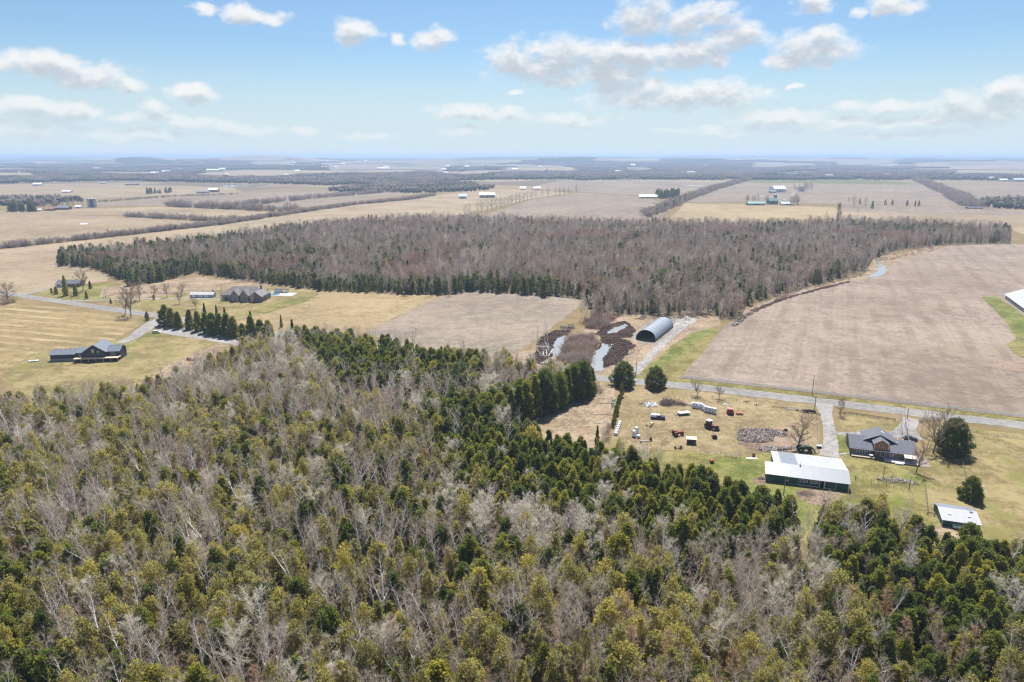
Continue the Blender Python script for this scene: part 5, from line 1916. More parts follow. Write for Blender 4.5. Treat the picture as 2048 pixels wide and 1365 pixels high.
def car(name, label, loc, rz, body, glass=None, suv=True):
    t = thing(name, label, 'car', loc, rz)
    MB().taper(0, 4.6, -.9, .9, .4, .98, .08, .1, .03).taper(3.3, 4.55, -.86, .86, .981, 1.1, .1, .3, .1).build('body', body, t)
    MB().taper(.15 if suv else .6, 3.55, -.84, .84, .98, 1.52, .35, .75, .16).build('windows', m_glass, t)
    MB().taper(.52 if suv else .95, 2.78, -.66, .66, 1.521, 1.6, .12, .15, .08).build('roof', body, t)
    for s in (-.62, .62):
        MB().box(4.52, 4.57, s - .17, s + .17, .68, .84).build('headlight', m_white, t)
        MB().box(.02, .06, s - .15, s + .15, .72, .9).build('tail_light', m_red, t)
    for x in (.9, 3.65):
        for s in (-.82, .82):
            wheel(t, (x, s, .34), .34, .22)
    return t


def tractor(name, label, loc, rz, paint, cab=None, loader=False, k=1.0, old=False):
    t = thing(name, label, 'tractor', loc, rz, scale=k)
    MB().box(-.5, 1.0, -.36, .36, .6, 1.15).build('chassis', m_darksteel, t)
    MB().taper(.9, 2.75, -.38, .38, .75, 1.5, .0, .12, .07).build('hood', paint, t)
    MB().box(2.70, 2.80, -.3, .3, .8, 1.35).build('grille', m_darksteel, t)
    if cab:
        MB().taper(-.65, .85, -.68, .68, 1.151, 2.4, .12, .2, .08).build('cab', m_glass, t)
        MB().box(-.75, .85, -.78, .78, 2.4, 2.58).build('cab_roof', cab, t)
        for x, y in ((-.62, .67), (-.62, -.67), (.62, .66), (.62, -.66)):
            MB().tube((x, y, 1.15), (x*.9, y*.92, 2.4), .05).build('cab_post', paint, t)
    else:
        MB().box(-.35, .2, -.26, .26, 1.152, 1.3).box(-.45, -.35, -.26, .26, 1.152, 1.75).build('seat', m_black, t)
        MB().tube((.9, 0, 1.4), (.55, 0, 1.7), .03).lathe([(.2, 1.68), (.2, 1.72)], 10, (.55, 0, 0)).build('steering_wheel', m_black, t)
    for s in (-1, 1):
        MB().prism([(-.75, 1.2), (-.55, 1.55), (.25, 1.58), (.5, 1.3), (.25, 1.5), (-.5, 1.47)], s*.5, s*.98, 'y').build('fender', paint, t)
        w = wheel(t, (-.2, s*.82, .76), .76, .42, m_yellow if paint is m_green else m_steel)
        wheel(t, (2.25, s*.66, .43), .43, .26, m_yellow if paint is m_green else m_steel)
    MB().tube((1.9, .18, 1.45), (1.9, .18, 2.15), .045).build('exhaust', m_darksteel, t)
    if loader:
        for s in (-.55, .55):
            MB().tube((.9, s, 1.5), (2.6, s, 1.2), .07).tube((2.6, s, 1.2), (3.5, s, .45), .07).build('loader_arm', paint, t)
        MB().prism([(3.3, .1), (4.1, .05), (3.5, .35), (3.35, .85)], -.95, .95, 'y').build('bucket', m_steel, t)
    return t


def bale_mesh():
    n, prof = 16, [(.52, 0.0), (.63, .05), (.665, .16), (.67, 1.02), (.64, 1.15), (.50, 1.2)]
    return MB().lathe(prof, n).mesh('bale', m_plastic, True)


BALE = bale_mesh()
BALE_END = MB().lathe([(.45, 1.195), (.4, 1.212)], 16).mesh('wrap_fold', mat('wrap_fold', (.68, .72, .78), .4))


def bale(loc, label, group, tilt=0.0, rz=0.0, lay=False, z=0.0):
    o = thing('wrapped_bale', label, 'bale', (loc.x, loc.y, z), rz, group)
    if lay:
        o.rotation_euler = (PI/2, 0, rz)
        o.location.z = .665 + z
    link('wrap', BALE, o)
    link('end_fold', BALE_END, o)
    return o


r3 = random.Random(3)
# the long double-stacked row
A, B = P(1384, 815), P(1404, 818)
cols = [P(1387, 816), P(1394, 817), P(1401.5, 818), P(1406, 820.5), P(1411, 824), P(1417, 825.3), P(1423, 826.6), P(1429, 828)]
for i, c in enumerate(cols):
    for lv in (0, 1):
        bale(c, ['white wrapped bale in the lower tier of the long bale row', 'white wrapped bale in the upper tier of the long bale row'][lv], 'long double row of wrapped bales', rz=r3.uniform(0, 6), z=lv*1.2)
for i, c in enumerate([P(1384, 812.5), P(1391, 813.5), P(1398, 814.6)]):
    bale(c, 'white wrapped bale behind the long bale row', 'bales behind the long row', rz=r3.uniform(0, 6), z=0)
# laid line at the hedge
pa, pb = P(1231, 872), P(1239, 850)
for i in range(6):
    q = pa + (pb - pa)*(i/5)
    bale(q, 'white wrapped bale lying in the line by the narrow hedge', 'bales in line by the narrow hedge', lay=True, rz=math.atan2(pb.y - pa.y, pb.x - pa.x) + PI/2)
for i, q in enumerate([P(1266, 873), P(1271, 866)]):
    bale(q, 'white wrapped bale lying in the heap west of the pickup', 'heap of wrapped bales', lay=True, rz=.6)
    bale(q + Vector((0, .05, 0)), 'white wrapped bale lying on top of the heap', 'heap of wrapped bales', lay=True, rz=.6, z=1.25)
bale(P(1277, 876), 'small torn white bale standing beside the heap', 'heap of wrapped bales', rz=1)

pickup('pickup_truck', 'dark pickup truck with white roof and bed cap parked in the yard', P(1301, 837), R(-14), m_navy, m_white)
bpy.context.view_layer.objects.active = None
tractor('cab_tractor', 'dark red tractor with white cab roof standing in the yard', P(1417, 856), R(-62), mat('dark_red_paint', (.16, .03, .035), .5), m_white, k=1.25)
tractor('vintage_tractor', 'small old red tractor without cab in the middle of the yard', P(1351, 872), R(8), m_red, None, k=1.1)
tractor('loader_tractor', 'green tractor with front loader beside the bare tree behind the barn', P(1601, 903), R(-8), m_green, None, True, k=1.35)
car('parked_car', 'black car parked beside the farmhouse', P(1806, 880), R(-16), m_black_car)
car('parked_car', 'white car parked at the fork of the gravel drive', P(305, 667), R(6), m_white)

# flat hay wagon
t = thing('hay_wagon', 'flat pale hay wagon near the long bale row', 'wagon', P(1359, 833), R(14))
MB().box(0, 4.9, 0, 2.3, .95, 1.1).build('bed', mat('grey_planks', (.50, .47, .42), .85, scale=3), t)
MB().box(.2, 4.7, .4, .55, .7, .949).box(.2, 4.7, 1.75, 1.9, .7, .949).build('frame', m_wood, t)
for x in (.8, 4.0):
    MB().tube((x, .1, .4), (x, 2.2, .4), .05).tube((x, .5, .4), (x, .5, .7), .05).tube((x, 1.8, .4), (x, 1.8, .7), .05).build('axle', m_rust, t)
    for yy in (.05, 2.25):
        wheel(t, (x, yy, .4), .4, .2, m_white)
MB().tube((0, 1.15, .6), (-1.6, 1.15, .35), .05).build('drawbar', m_rust, t)

# round baler and red hay machine
t = thing('round_baler', 'tall red round baler near the roadside fence', 'baler', P(1460, 830), R(70))
MB().prism([(-.2, .7), (1.9, .6), (2.4, 1.3), (2.1, 2.2), (1.1, 2.6), (.1, 2.3), (-.3, 1.5)], -1.15, 1.15, 'y').build('body', m_red, t)
MB().box(-.35, .2, -1.05, 1.05, 2.0, 2.35).build('hood', m_red, t)
MB().box(2.3, 2.95, -.95, .95, .4, .9).build('pickup_reel', m_darksteel, t)
MB().prism([(.3, .9), (1.7, .9), (1.9, 1.5), (1.4, 2.1), (.4, 2.0)], 1.155, 1.2, 'y').build('side_panel', m_darksteel, t)
MB().tube((2.4, 0, .8), (4.4, 0, .45), .08).build('drawbar', m_red, t)
for s in (-1.3, 1.3):
    wheel(t, (.9, s, .5), .5, .3)
t = thing('mower_conditioner', 'faded red mower with bent frame beside the tall baler', 'mower', P(1473, 830), R(-5))
MB().box(0, 2.6, -.4, .5, .35, .8).build('deck', m_orange, t)
MB().tube((.3, .4, .8), (1.2, 1.3, 1.1), .09).tube((1.2, 1.3, 1.1), (3.6, 1.5, 1.0), .08).build('frame', m_red, t)
MB().box(.8, 1.8, -.1, .3, .801, 1.15).build('gearbox', m_cream, t)
for x in (.2, 2.4):
    wheel(t, (x, .7, .35), .35, .2)
t = thing('hay_rake', 'rusty hay rake with pale seat south of the pickup', 'rake', P(1297, 855), R(48))
MB().tube((0, 0, .5), (3.8, 0, .6), .09).tube((.2, -.9, .4), (.2, .9, .4), .06).tube((3.0, 0, .6), (3.4, .8, .45), .05).build('frame', m_rust, t)
MB().box(1.8, 2.7, -.3, .5, .6, 1.15).build('hopper', m_cream, t)
for s in (-.9, .9):
    wheel(t, (.2, s, .36), .36, .16, m_rust)
wheel(t, (3.5, .2, .36), .36, .16, m_rust)
t = thing('drawn_cultivator', 'long dark drawn cultivator hitched behind the old red tractor', 'cultivator', P(1338, 864), R(-18))
MB().tube((0, 0, .5), (3.4, 0, .55), .07).tube((.8, -.7, .5), (.8, .7, .5), .05).tube((1.8, -.7, .5), (1.8, .7, .5), .05).build('frame', m_darksteel, t)
for i in range(6):
    MB().tube((.8 + (i % 2), -.6 + .24*i, .5), (.65 + (i % 2), -.6 + .24*i, .02), .03).build('tine', m_rust, t)
for s in (-.8, .8):
    wheel(t, (1.3, s, .3), .3, .14)
t = thing('covered_wagon', 'dark livestock wagon with cream flat roof near the green lawn', 'wagon', P(1374, 889), R(-8))
MB().box(0, 3.1, 0, 1.9, .5, 1.25).build('body', m_darksteel, t)
for x in (.05, 1.0, 2.05, 3.05):
    for yy in (.05, 1.85):
        MB().box(x - .05, x + .05, yy - .05, yy + .05, 1.25, 2.0).build('post', m_wood, t)
MB().slab([(-.25, -.25, 2.08), (3.35, -.25, 2.08), (3.35, 2.15, 2.2), (-.25, 2.15, 2.2)], .08).build('roof', m_cream, t)
for x in (.7, 2.4):
    for yy in (-.08, 1.98):
        wheel(t, (x, yy, .38), .38, .18)
t = thing('skid_loader', 'small black skid loader beside the white cabbed tractor', 'loader', P(1434, 861), R(80))
MB().box(-.9, .9, -.6, .6, .35, 1.1).taper(-.6, .5, -.5, .5, 1.1, 1.95, .05, .2, .05).build('body', m_darksteel, t)
MB().box(-.6, .4, -.5, .5, 1.951, 2.02).build('roof', m_rust, t)
MB().prism([(1.0, .1), (1.6, .1), (1.2, .5), (1.05, .6)], -.7, .7, 'y').build('bucket', m_black, t)
for x in (-.5, .5):
    for s in (-.72, .72):
        wheel(t, (x, s, .36), .36, .24)
t = thing('feed_mixer', 'orange framed machine with open black bin in the yard', 'machine', P(1428, 876), R(-85))
MB().box(0, .08, -.7, .7, .3, 1.1).box(1.3, 1.38, -.7, .7, .3, 1.1).box(.08, 1.3, -.7, -.62, .3, 1.1).box(.08, 1.3, .62, .7, .3, 1.1).box(.08, 1.3, -.62, .62, .3, .4).build('bin', m_black, t)
MB().tube((0, -.5, .5), (-1.6, -.2, .6), .07).tube((0, .5, .5), (-1.6, .2, .6), .07).tube((-1.4, 0, .6), (-1.5, 0, 1.7), .06).tube((-1.0, -.35, .5), (-1.0, .35, 1.2), .05).build('frame', m_orange, t)
for s in (-.8, .8):
    wheel(t, (.5, s, .32), .32, .18)
    wheel(t, (-1.3, s*.6, .25), .25, .14)
t = thing('disc_harrow', 'dark disc harrow with pale wheel standing by the yard fence', 'harrow', P(1350, 900), R(8))
MB().tube((0, 0, .6), (3.2, 0, .6), .07).tube((1.6, 0, .6), (1.6, 1.2, .5), .06).tube((2.2, 0, .6), (2.2, 0, 1.7), .05).build('frame', m_darksteel, t)
for i in range(7):
    MB().lathe([(.05, -.02), (.38, 0), (.05, .03)], 12, (0, 0, 0), 'x').build('disc', m_rust, t).location = (.2 + i*.45, 0, .38)
wheel(t, (2.5, .9, .48), .48, .25, m_green)
wheel(t, (.4, .9, .42), .42, .25, m_green)
t = thing('wheel_rake', 'spidery red wheel rake at the yard edge', 'rake', P(1322, 889), R(4))
MB().tube((0, 0, .7), (3.0, .3, .7), .06).tube((1.5, .1, .7), (1.5, -.8, .4), .05).build('frame', m_orange, t)
for i in range(4):
    rw = link('rake_wheel', None, t)
    rw.location = (.3 + i*.8, .1, .62)
    mb = MB()
    for k in range(12):
        q = 2*PI*k/12
        mb.tube((0, 0, 0), (math.cos(q)*.6, .04, math.sin(q)*.6), .018, .01, 3)
    mb.build('spoke', m_rust, rw)
    MB().lathe([(.1, -.05), (.1, .05)], 8, axis='y').build('hub', m_orange, rw)
t = thing('feed_drum', 'blue-grey drum beside the torn bale', 'drum', P(1282, 886), 0)
MB().lathe([(.3, 0), (.32, .02), (.32, .88), (.3, .9)], 14).build('shell', mat('blue_grey_plastic', (.25, .33, .42), .5), t)
MB().lathe([(.33, .3), (.33, .34)], 14).lathe([(.33, .6), (.33, .64)], 14).build('hoop', m_greytrim, t)
t = thing('water_trough', 'long pale trough lying in the yard near the drum', 'trough', P(1287, 885), R(4))
MB().box(0, 2.2, 0, .1, 0, .5).box(0, 2.2, .6, .7, 0, .5).box(0, .1, .1, .6, 0, .5).box(2.1, 2.2, .1, .6, 0, .5).box(.1, 2.1, .1, .6, 0, .1).build('basin', m_cream, t)
t = thing('tyre_stack', 'two dark tyres leaning together near the trough', 'tyres', P(1300, 882), 0)
for i, (x, rx) in enumerate(((0, .15), (.5, -.1))):
    ty = MB().lathe([(.38, -.14), (.6, -.14), (.66, 0), (.6, .14), (.38, .14)], 16, axis='x').build('tyre', m_black, t, True)
    ty.location = (x, 0, .66)
    ty.rotation_euler = (0, rx, 0)
t = thing('red_implement', 'small rusty red machine alone on the green grass before the wood', 'machine', P(1420, 927), R(10))
MB().taper(0, 1.3, -.5, .5, .35, 1.25, .1, .3, .1).build('hopper', m_orange, t)
MB().tube((0, 0, .5), (-1.4, 0, .3), .05).build('drawbar', m_rust, t)
for s in (-.62, .62):
    wheel(t, (.6, s, .35), .35, .16, m_rust)
t = thing('burn_barrel', 'rusty barrel standing near the barn gate', 'barrel', P(1507, 914), 0)
MB().lathe([(.42, 0), (.45, .03), (.45, 1.5), (.4, 1.52)], 12).build('shell', m_rust, t)
MB().lathe([(.47, .5), (.47, .55)], 12).lathe([(.47, 1.0), (.47, 1.05)], 12).build('hoop', m_darksteel, t)
t = thing('plank_stack', 'white plank lying on the grass behind the barrel', 'planks', P(1492, 918), R(-4))
for i in range(3):
    MB().box(.1*i, 4.2 - .3*i, i*.28, i*.28 + .22, 0, .12 + .03*i).build('plank', m_trim, t)
t = thing('garden_cart', 'white topped garden cart beside the farm drive', 'cart', P(1634, 897), R(-6))
MB().box(0, 1.7, 0, 1.0, .35, .8).build('tub', m_darksteel, t)
MB().box(-.05, 1.75, -.05, 1.05, .8, .9).build('lid', m_white, t)
for yy in (-.05, 1.05):
    wheel(t, (.8, yy, .25), .25, .12)
t = thing('wheelbarrow', 'dark overturned wheelbarrow beside the firewood pile', 'wheelbarrow', P(1568, 863), R(20))
MB().taper(0, 1.5, -.5, .5, .2, .8, .25, .25, .15).build('tub', m_black, t)
MB().tube((0, .4, .4), (2.2, .4, .6), .03).tube((0, -.4, .4), (2.2, -.4, .6), .03).build('handle', m_trim, t)
wheel(t, (-.3, 0, .22), .22, .1)
t = thing('paddle_boat', 'small white boat lying on the lawn left of the timber house', 'boat', P(60, 724), R(15))
MB().taper(0, 3.6, -.7, .7, .0, .55, -.35, -.2, -.18).build('hull', m_white, t)
MB().box(.5, 2.9, -.55, .55, .551, .62).box(1.0, 1.3, -.5, .5, .62, .85).build('thwart', m_greytrim, t)
t = thing('garden_tractor', 'red garden tractor left on the bare earth near the birches', 'machine', P(374, 721), R(-4))
MB().box(0, 2.2, -.5, .5, .4, .85).taper(1.3, 2.2, -.4, .4, .85, 1.3, 0, .1, .05).build('body', m_red, t)
MB().box(.2, .8, -.3, .3, .85, 1.4).build('seat', m_black, t)
MB().box(2.4, 4.6, -.7, .7, .15, .5).build('cart', m_rust, t)
for x in (.4, 1.9, 3.5):
    for s in (-.6, .6):
        wheel(t, (x, s, .36), .36, .22)
t = thing('excavator', 'small orange excavator parked under the row of cedars', 'excavator', P(404, 662), R(160))
MB().box(-1.2, 1.2, -.9, -.5, 0, .6).box(-1.2, 1.2, .5, .9, 0, .6).build('track', m_black, t)
MB().box(-1.1, .8, -.8, .8, .62, 1.4).build('body', m_orange, t)
MB().taper(-.2, .8, -.75, .1, 1.4, 2.5, .05, .15, .05).build('cab', m_glass, t)
MB().tube((.7, .4, 1.3), (2.4, .4, 2.7), .16).tube((2.4, .4, 2.7), (3.6, .4, 1.3), .12).build('boom', m_orange, t)
MB().prism([(3.4, 1.3), (3.9, 1.2), (3.6, .5), (3.2, .8)], .1, .7, 'y').build('bucket', m_darksteel, t)

# piles
def log_pile(name, label, poly, n, hmax, seed, cat='firewood', long=(.5, 1.4), rad=(.07, .16), mats=(None, None)):
    """split logs tumbled in a heap: too small to pick apart, so one part"""
    r = random.Random(seed)
    pts = [P(*q) for q in poly]
    c = sum(pts, Vector())/len(pts)
    t = thing(name, label, cat, c, 0)
    xs = [q[0] for q in poly]
    ys = [q[1] for q in poly]
    mb = MB()
    k = 0
    while k < n:
        a, b_ = r.uniform(min(xs), max(xs)), r.uniform(min(ys), max(ys))
        if not inside(a, b_, poly):
            continue
        k += 1
        p = P(a, b_) - c
        hm = hmax*(.45 + .9*max(0, mnoise.noise((p.x/2.2, p.y/2.2, seed))))
        z = .08 + r.random()**1.5*hm
        d = Vector((r.gauss(0, 1), r.gauss(0, 1), r.gauss(0, .28))).normalized()
        L = r.uniform(*long)/2
        rr = r.uniform(*rad)
        z = max(z, rr + abs(d.z)*L)
        mb.k = 1 if r.random() < .3 else 0
        mb.tube(p + d*L + Vector((0, 0, z)), p - d*L + Vector((0, 0, z)), rr, rr*.8, 5)
    o = mb.build('logs', [mats[0] or m_log, mats[1] or m_log2], t)
    o['kind'] = 'stuff'
    return t


log_pile('firewood_pile', 'broad heap of split firewood in the yard north of the barn', [(1472, 872), (1480, 862), (1500, 859), (1525, 858), (1550, 862), (1575, 869), (1572, 874), (1548, 872), (1545, 884), (1520, 886), (1500, 886), (1478, 882)], 1500, .9, 4)
log_pile('firewood_pile', 'long low row of split firewood beside the green tractor', [(1515, 895), (1535, 893), (1575, 896), (1590, 894), (1588, 899), (1560, 902), (1530, 904), (1518, 900)], 420, .7, 5)
log_pile('brush_pile', 'brown brush pile behind the two roadside cedars', [(1325, 800), (1345, 803), (1368, 808), (1375, 812), (1350, 812), (1330, 808)], 260, .7, 6, 'brush pile', (1.5, 4), (.03, .07), (m_darkwood, m_wood))
log_pile('brush_pile', 'heap of dark branches and roots near the long bale row', [(1322, 806), (1342, 806), (1340, 813), (1324, 813)], 160, .9, 7, 'brush pile', (1.2, 3), (.04, .09), (m_darkwood, m_bark))
log_pile('scrap_heap', 'heap of white and grey scrap boards in the yard', [(1288, 807), (1312, 806), (1313, 814), (1294, 815)], 90, .7, 8, 'scrap', (.8, 2.0), (.06, .13), (m_white, m_greytrim))
log_pile('fallen_logs', 'grey fallen trunks lying on the mud beside the pond', [(1082, 690), (1100, 690), (1104, 712), (1078, 715)], 40, .7, 9, 'logs', (3, 8), (.08, .2), (m_bark_grey, m_bark_white))
log_pile('fallen_logs', 'tangle of uprooted stumps and branches at the corner of the stubble', [(1122, 656), (1146, 648), (1150, 660), (1126, 664)], 90, 1.6, 10, 'logs', (1.5, 5), (.05, .14), (m_darkwood, m_bark_grey))
log_pile('fallen_logs', 'dark logs strewn before the wood behind the arched hut', [(1270, 640), (1300, 630), (1400, 628), (1440, 636), (1400, 636), (1300, 640)], 120, .6, 11, 'logs', (2, 6), (.08, .2), (m_darkwood, m_bark))
log_pile('stone_heap', 'low heap of boulders along the field edge under the bushes', [(1462, 650), (1478, 640), (1492, 628), (1500, 628), (1484, 645), (1468, 654)], 120, .6, 12, 'stones', (.5, 1.0), (.25, .5), (m_stone, m_darkwood))
log_pile('garden_bed', 'long garden bed of dry stalks and stones among thin posts', [(1752, 958), (1772, 955), (1800, 957), (1840, 966), (1836, 972), (1800, 967), (1760, 963)], 200, .3, 13, 'garden bed', (.4, 1.2), (.05, .14), (m_wood, m_greytrim))
log_pile('stone_heap', 'row of loose stones and rubble along the narrow hedge', [(1222, 800), (1230, 798), (1232, 812), (1224, 816)], 60, .4, 14, 'stones', (.4, .8), (.15, .35), (m_stone, m_concrete))
log_pile('mud_clods', 'dark clods and roots strewn over the mud right of the ponds', [(1206, 734), (1206, 718), (1222, 700), (1206, 686), (1204, 674), (1225, 673), (1262, 684), (1268, 690), (1255, 704), (1240, 722), (1226, 729)], 420, .35, 15, 'mud', (.3, 1.0), (.12, .32), (m_dirtpile, m_darkwood))
log_pile('mud_clods', 'dark clods and roots strewn over the mud left of the ponds', [(1058, 722), (1064, 712), (1080, 701), (1076, 688), (1090, 670), (1112, 662), (1130, 664), (1108, 684), (1100, 704), (1085, 718)], 260, .35, 16, 'mud', (.3, 1.0), (.12, .32), (m_dirtpile, m_darkwood))
for i, (a, b_, L, rz, lb) in enumerate(((1195, 807, 9, -.16, 'long fallen grey log in the rough field near the road'), (1190, 830, 7, -.05, 'thin fallen pole in the middle of the rough field'), (1195, 849, 6, .75, 'forked fallen log in the rough field beside the hedge'))):
    t = thing('fallen_log', lb, 'log', P(a, b_), rz)
    MB().tube((0, 0, .16), (L*.6, .15, .2), .2, .15, 7).tube((L*.6, .15, .2), (L, 0, .14), .15, .07, 7).build('stem', m_bark_grey, t)
    MB().tube((L*.5, .1, .25), (L*.75, 1.2, .35), .08, .03, 5).tube((L*.7, .1, .2), (L*.9, -.9, .3), .06, .02, 5).build('limb', m_bark_grey, t)
    if i == 2:
        MB().tube((L*.3, 0, .2), (L*.8, -1.4, .3), .12, .05, 6).build('fork', m_bark_white, t)


def mound(name, label, c, rx, ry, h, m, seed, cat='pile'):
    r = random.Random(seed)
    n, k = 22, 7
    vs, fs = [], []
    for j in range(k + 1):
        f = j/k
        for i in range(n):
            a = 2*PI*i/n
            q = (1 - f)
            nz = 1 + .3*mnoise.noise((math.cos(a)*1.5 + seed, math.sin(a)*1.5, f*2))
            vs.append((math.cos(a)*rx*q*nz, math.sin(a)*ry*q*nz, -.05 + h*(1 - q**1.7)*(1 + .35*mnoise.noise((math.cos(a)*3*q, math.sin(a)*3*q, seed)))))
    for j in range(k):
        for i in range(n):
            fs.append((j*n + i, j*n + (i + 1) % n, (j + 1)*n + (i + 1) % n, (j + 1)*n + i))
    t = MB().add(vs, fs).build(name, m, None, True)
    t.location = c
    t['label'] = label
    t['category'] = cat
    return t


mound('manure_pile', 'dark brown manure heap in front of the barn doors', P(1611, 988), 3.2, 2.2, 1.1, m_dirtpile, 1)
mound('ash_pile', 'round dark ash heap on the barnyard dirt', P(1650, 1003), .9, .8, .35, m_black, 2)
mound('earth_mound', 'tan earth mound at the wood edge behind the pool', P(600, 575), 5, 3, 1.8, g_dirt, 3)
mound('earth_mound', 'low tan earth mound between pool and wood', P(568, 573), 6, 2.5, 1.0, g_dirt, 4)
mound('gravel_heap', 'pale gravel heap behind the arched hut', P(1378, 640), 6, 3, 1.0, g_pale, 5)
mound('brush_mound', 'brown brush covered mound in the barn yard by the gate', P(1523, 958), 1.6, 1.2, .8, m_dirtpile, 6)

# machinery row by the roadside fence
rowx = [(1552, 817, 3.0), (1568, 819, 2.6), (1583, 822, 3.4), (1601, 824, 2.2), (1612, 826, 3.0), (1622, 827, 2.8), (1637, 831, 1.6)]
rowl = ['low rusty harrow section lying by the roadside fence', 'thin iron frame lying by the roadside fence', 'barred steel gate propped on the machinery row', 'rusty plough with curved shares in the machinery row', 'dark seed drill box in the machinery row', 'large dark implement with hoops under the utility pole', 'small dark roller at the end of the machinery row']
rowm = [m_rust, m_darksteel, m_steel, m_rust, m_darksteel, m_black, m_darkwood]
for i, ((a, b_, L), lb) in enumerate(zip(rowx, rowl)):
    t = thing('farm_implement', lb, 'implement', P(a, b_), R(-14))
    MB().tube((-L/2, 0, .55), (L/2, 0, .55), .09).tube((-L/2, .8, .5), (L/2, .8, .5), .07).tube((-L/2, 0, .55), (-L/2, .8, .5), .06).tube((L/2, 0, .55), (L/2, .8, .5), .06).build('frame', rowm[i], t)
    for k in range(5):
        x = -L/2 + L*(k + .5)/5
        MB().tube((x, 0, .55), (x - .12, -.2, .02), .045, .03, 5).build('tine', m_rust, t)
    if i in (4, 5):
        MB().taper(-L/2 + .1, L/2 - .1, .1, .75, .6, 1.25, .05, .05, -.05).build('hopper', rowm[i], t)
    if i in (2,):
        for k in range(5):
            MB().tube((-L/2, .5, .6 + .18*k), (L/2, .5, .6 + .18*k), .03).build('bar', m_steel, t)
    if i in (3, 5):
        wheel(t, (-L/2 - .1, .4, .42), .42, .14, m_rust)
        wheel(t, (L/2 + .1, .4, .42), .42, .14, m_rust)
for a, b_, lb in ((1283, 857 - 48, 'dark scrap engine block lying in the yard'), (1492, 805, 'pair of rusty wheels on an axle by the fence'), (1513, 812, 'rusty axle half sunk in the yard grass')):
    t = thing('scrap_axle', lb, 'scrap', P(a, b_), R(-10))
    MB().tube((-.9, 0, .35), (.9, 0, .35), .07).box(-.25, .25, -.2, .2, .2, .65).build('axle', m_darksteel, t)
    for s in (-.9, .9):
        w = link('wheel', None, t)
        w.location = (s, 0, .35)
        MB().lathe([(.2, -.08), (.35, -.06), (.35, .06), (.2, .08)], 12, axis='x').build('tyre', m_rust, w)
t = thing('tarp_bundle', 'white plastic bundle on the grass beside the long bale row', 'bundle', P(1446, 810), R(-10))
MB().taper(0, 2.0, -.4, .5, 0, .4, .3, .4, .15).build('tarp', m_plastic, t)
MB().taper(1.9, 2.9, -.3, .4, 0, .3, .2, .2, .1).build('fold', m_greytrim, t)

# ------------------------------------------------------------------ fences and poles
def fence(name, label, pts, gap, ph, pw, rails, m, mr=None, rail_r=.05, px=True, rail_flat=None):
    p = [P(*q) if px else Vector((q[0], q[1], 0)) for q in pts]
    t = thing(name, label, 'fence', p[0], 0)
    pm = MB().box(-pw, pw, -pw, pw, -.2, ph).mesh('post', m)
    pos = []
    for i in range(len(p) - 1):
        n = max(1, round((p[i + 1] - p[i]).length/gap))
        for k in range(n):
            pos.append(p[i] + (p[i + 1] - p[i])*(k/n))
    pos.append(p[-1])
    for i, q in enumerate(pos):
        o = link('post', pm, t)
        o.location = q - p[0]
        d = (pos[min(i + 1, len(pos) - 1)] - pos[max(0, i - 1)])
        o.rotation_euler = (0, 0, math.atan2(d.y, d.x))
        o.scale = (1, 1, 1 + .06*math.sin(i*7.3))
    for z in rails:
        for i in range(len(p) - 1):
            a, b_ = p[i] - p[0], p[i + 1] - p[0]
            d = (b_ - a).normalized()
            nr = Vector((d.y, -d.x, 0))*(pw + .003)
            if rail_flat:
                mb = MB()
                h = rail_flat
                vs = []
                for q in (a, b_):
                    for (o1, o2) in ((0, -h), (1, -h), (1, h), (0, h)):
                        vs.append(q + nr + Vector((d.y, -d.x, 0))*.03*o1 + Vector((0, 0, z + o2)))
                mb.add(vs, [(0, 1, 5, 4), (1, 2, 6, 5), (2, 3, 7, 6), (3, 0, 4, 7), (0, 3, 2, 1), (4, 5, 6, 7)])
            else:
                mb = MB().tube(a + nr + Vector((0, 0, z)), b_ + nr + Vector((0, 0, z)), rail_r, None, 4)
            mb.build('rail' if rail_r > .02 else 'wire', mr or m, t)
    return t


m_fencewhite = mat('white_fence_paint', (.86, .86, .86), .6, var=.1)
fence('board_fence', 'white board fence along the edge of the big stubble field', [(1362, 756), (1500, 771), (1700, 795), (1870, 815), (2048, 836), (2150, 848)], 2.6, 1.35, .07, (.4, .8, 1.2), m_fencewhite, rail_flat=.12)
fence('rail_fence', 'dark wooden rail fence in front of the farmhouse lawn', [(1678, 829), (1700, 830), (1740, 836), (1790, 843)], 2.6, 1.2, .07, (.4, .75, 1.1), m_darkwood, rail_flat=.07)
fence('wire_fence', 'thin post and wire fence along the road side of the yard', [(1345, 788), (1400, 794), (1450, 800), (1520, 809), (1590, 819), (1632, 826)], 5.5, 1.25, .045, (.5, .85, 1.15), m_wood, m_steel, .008)
fence('wire_fence', 'post and wire fence between the yard and the farm drive', [(1632, 826), (1634, 850), (1635, 880), (1634, 898)], 3.0, 1.3, .05, (.5, .85, 1.2), m_darkwood, m_steel, .008)
fence('garden_fence', 'thin tall wire fence posts along the garden bed', [(1712, 962), (1725, 965), (1742, 968), (1757, 971), (1772, 974), (1787, 977), (1801, 979), (1817, 981)], 2.4, 1.6, .045, (.7, 1.3), m_darkwood, m_steel, .008)
fence('pasture_fence', 'weathered wooden fence running from the garden to the small shed', [(1850, 976), (1853, 1000), (1855, 1030), (1882, 1036)], 2.2, 1.2, .09, (.5, .95), m_wood, rail_flat=.08)
fence('wire_fence', 'pale post fence across the pasture from the big cedar', [(1925, 925), (1928, 940), (1932, 956)], 2.2, 1.1, .06, (.4, .9), m_wood, m_wood, .03)
fence('wire_fence', 'short leaning rail fence on the pasture behind the big cedar', [(1952, 866), (1975, 870), (1995, 873), (2015, 876), (2048, 880)], 3.0, 1.2, .06, (.3, .7), m_wood, m_wood, .05)
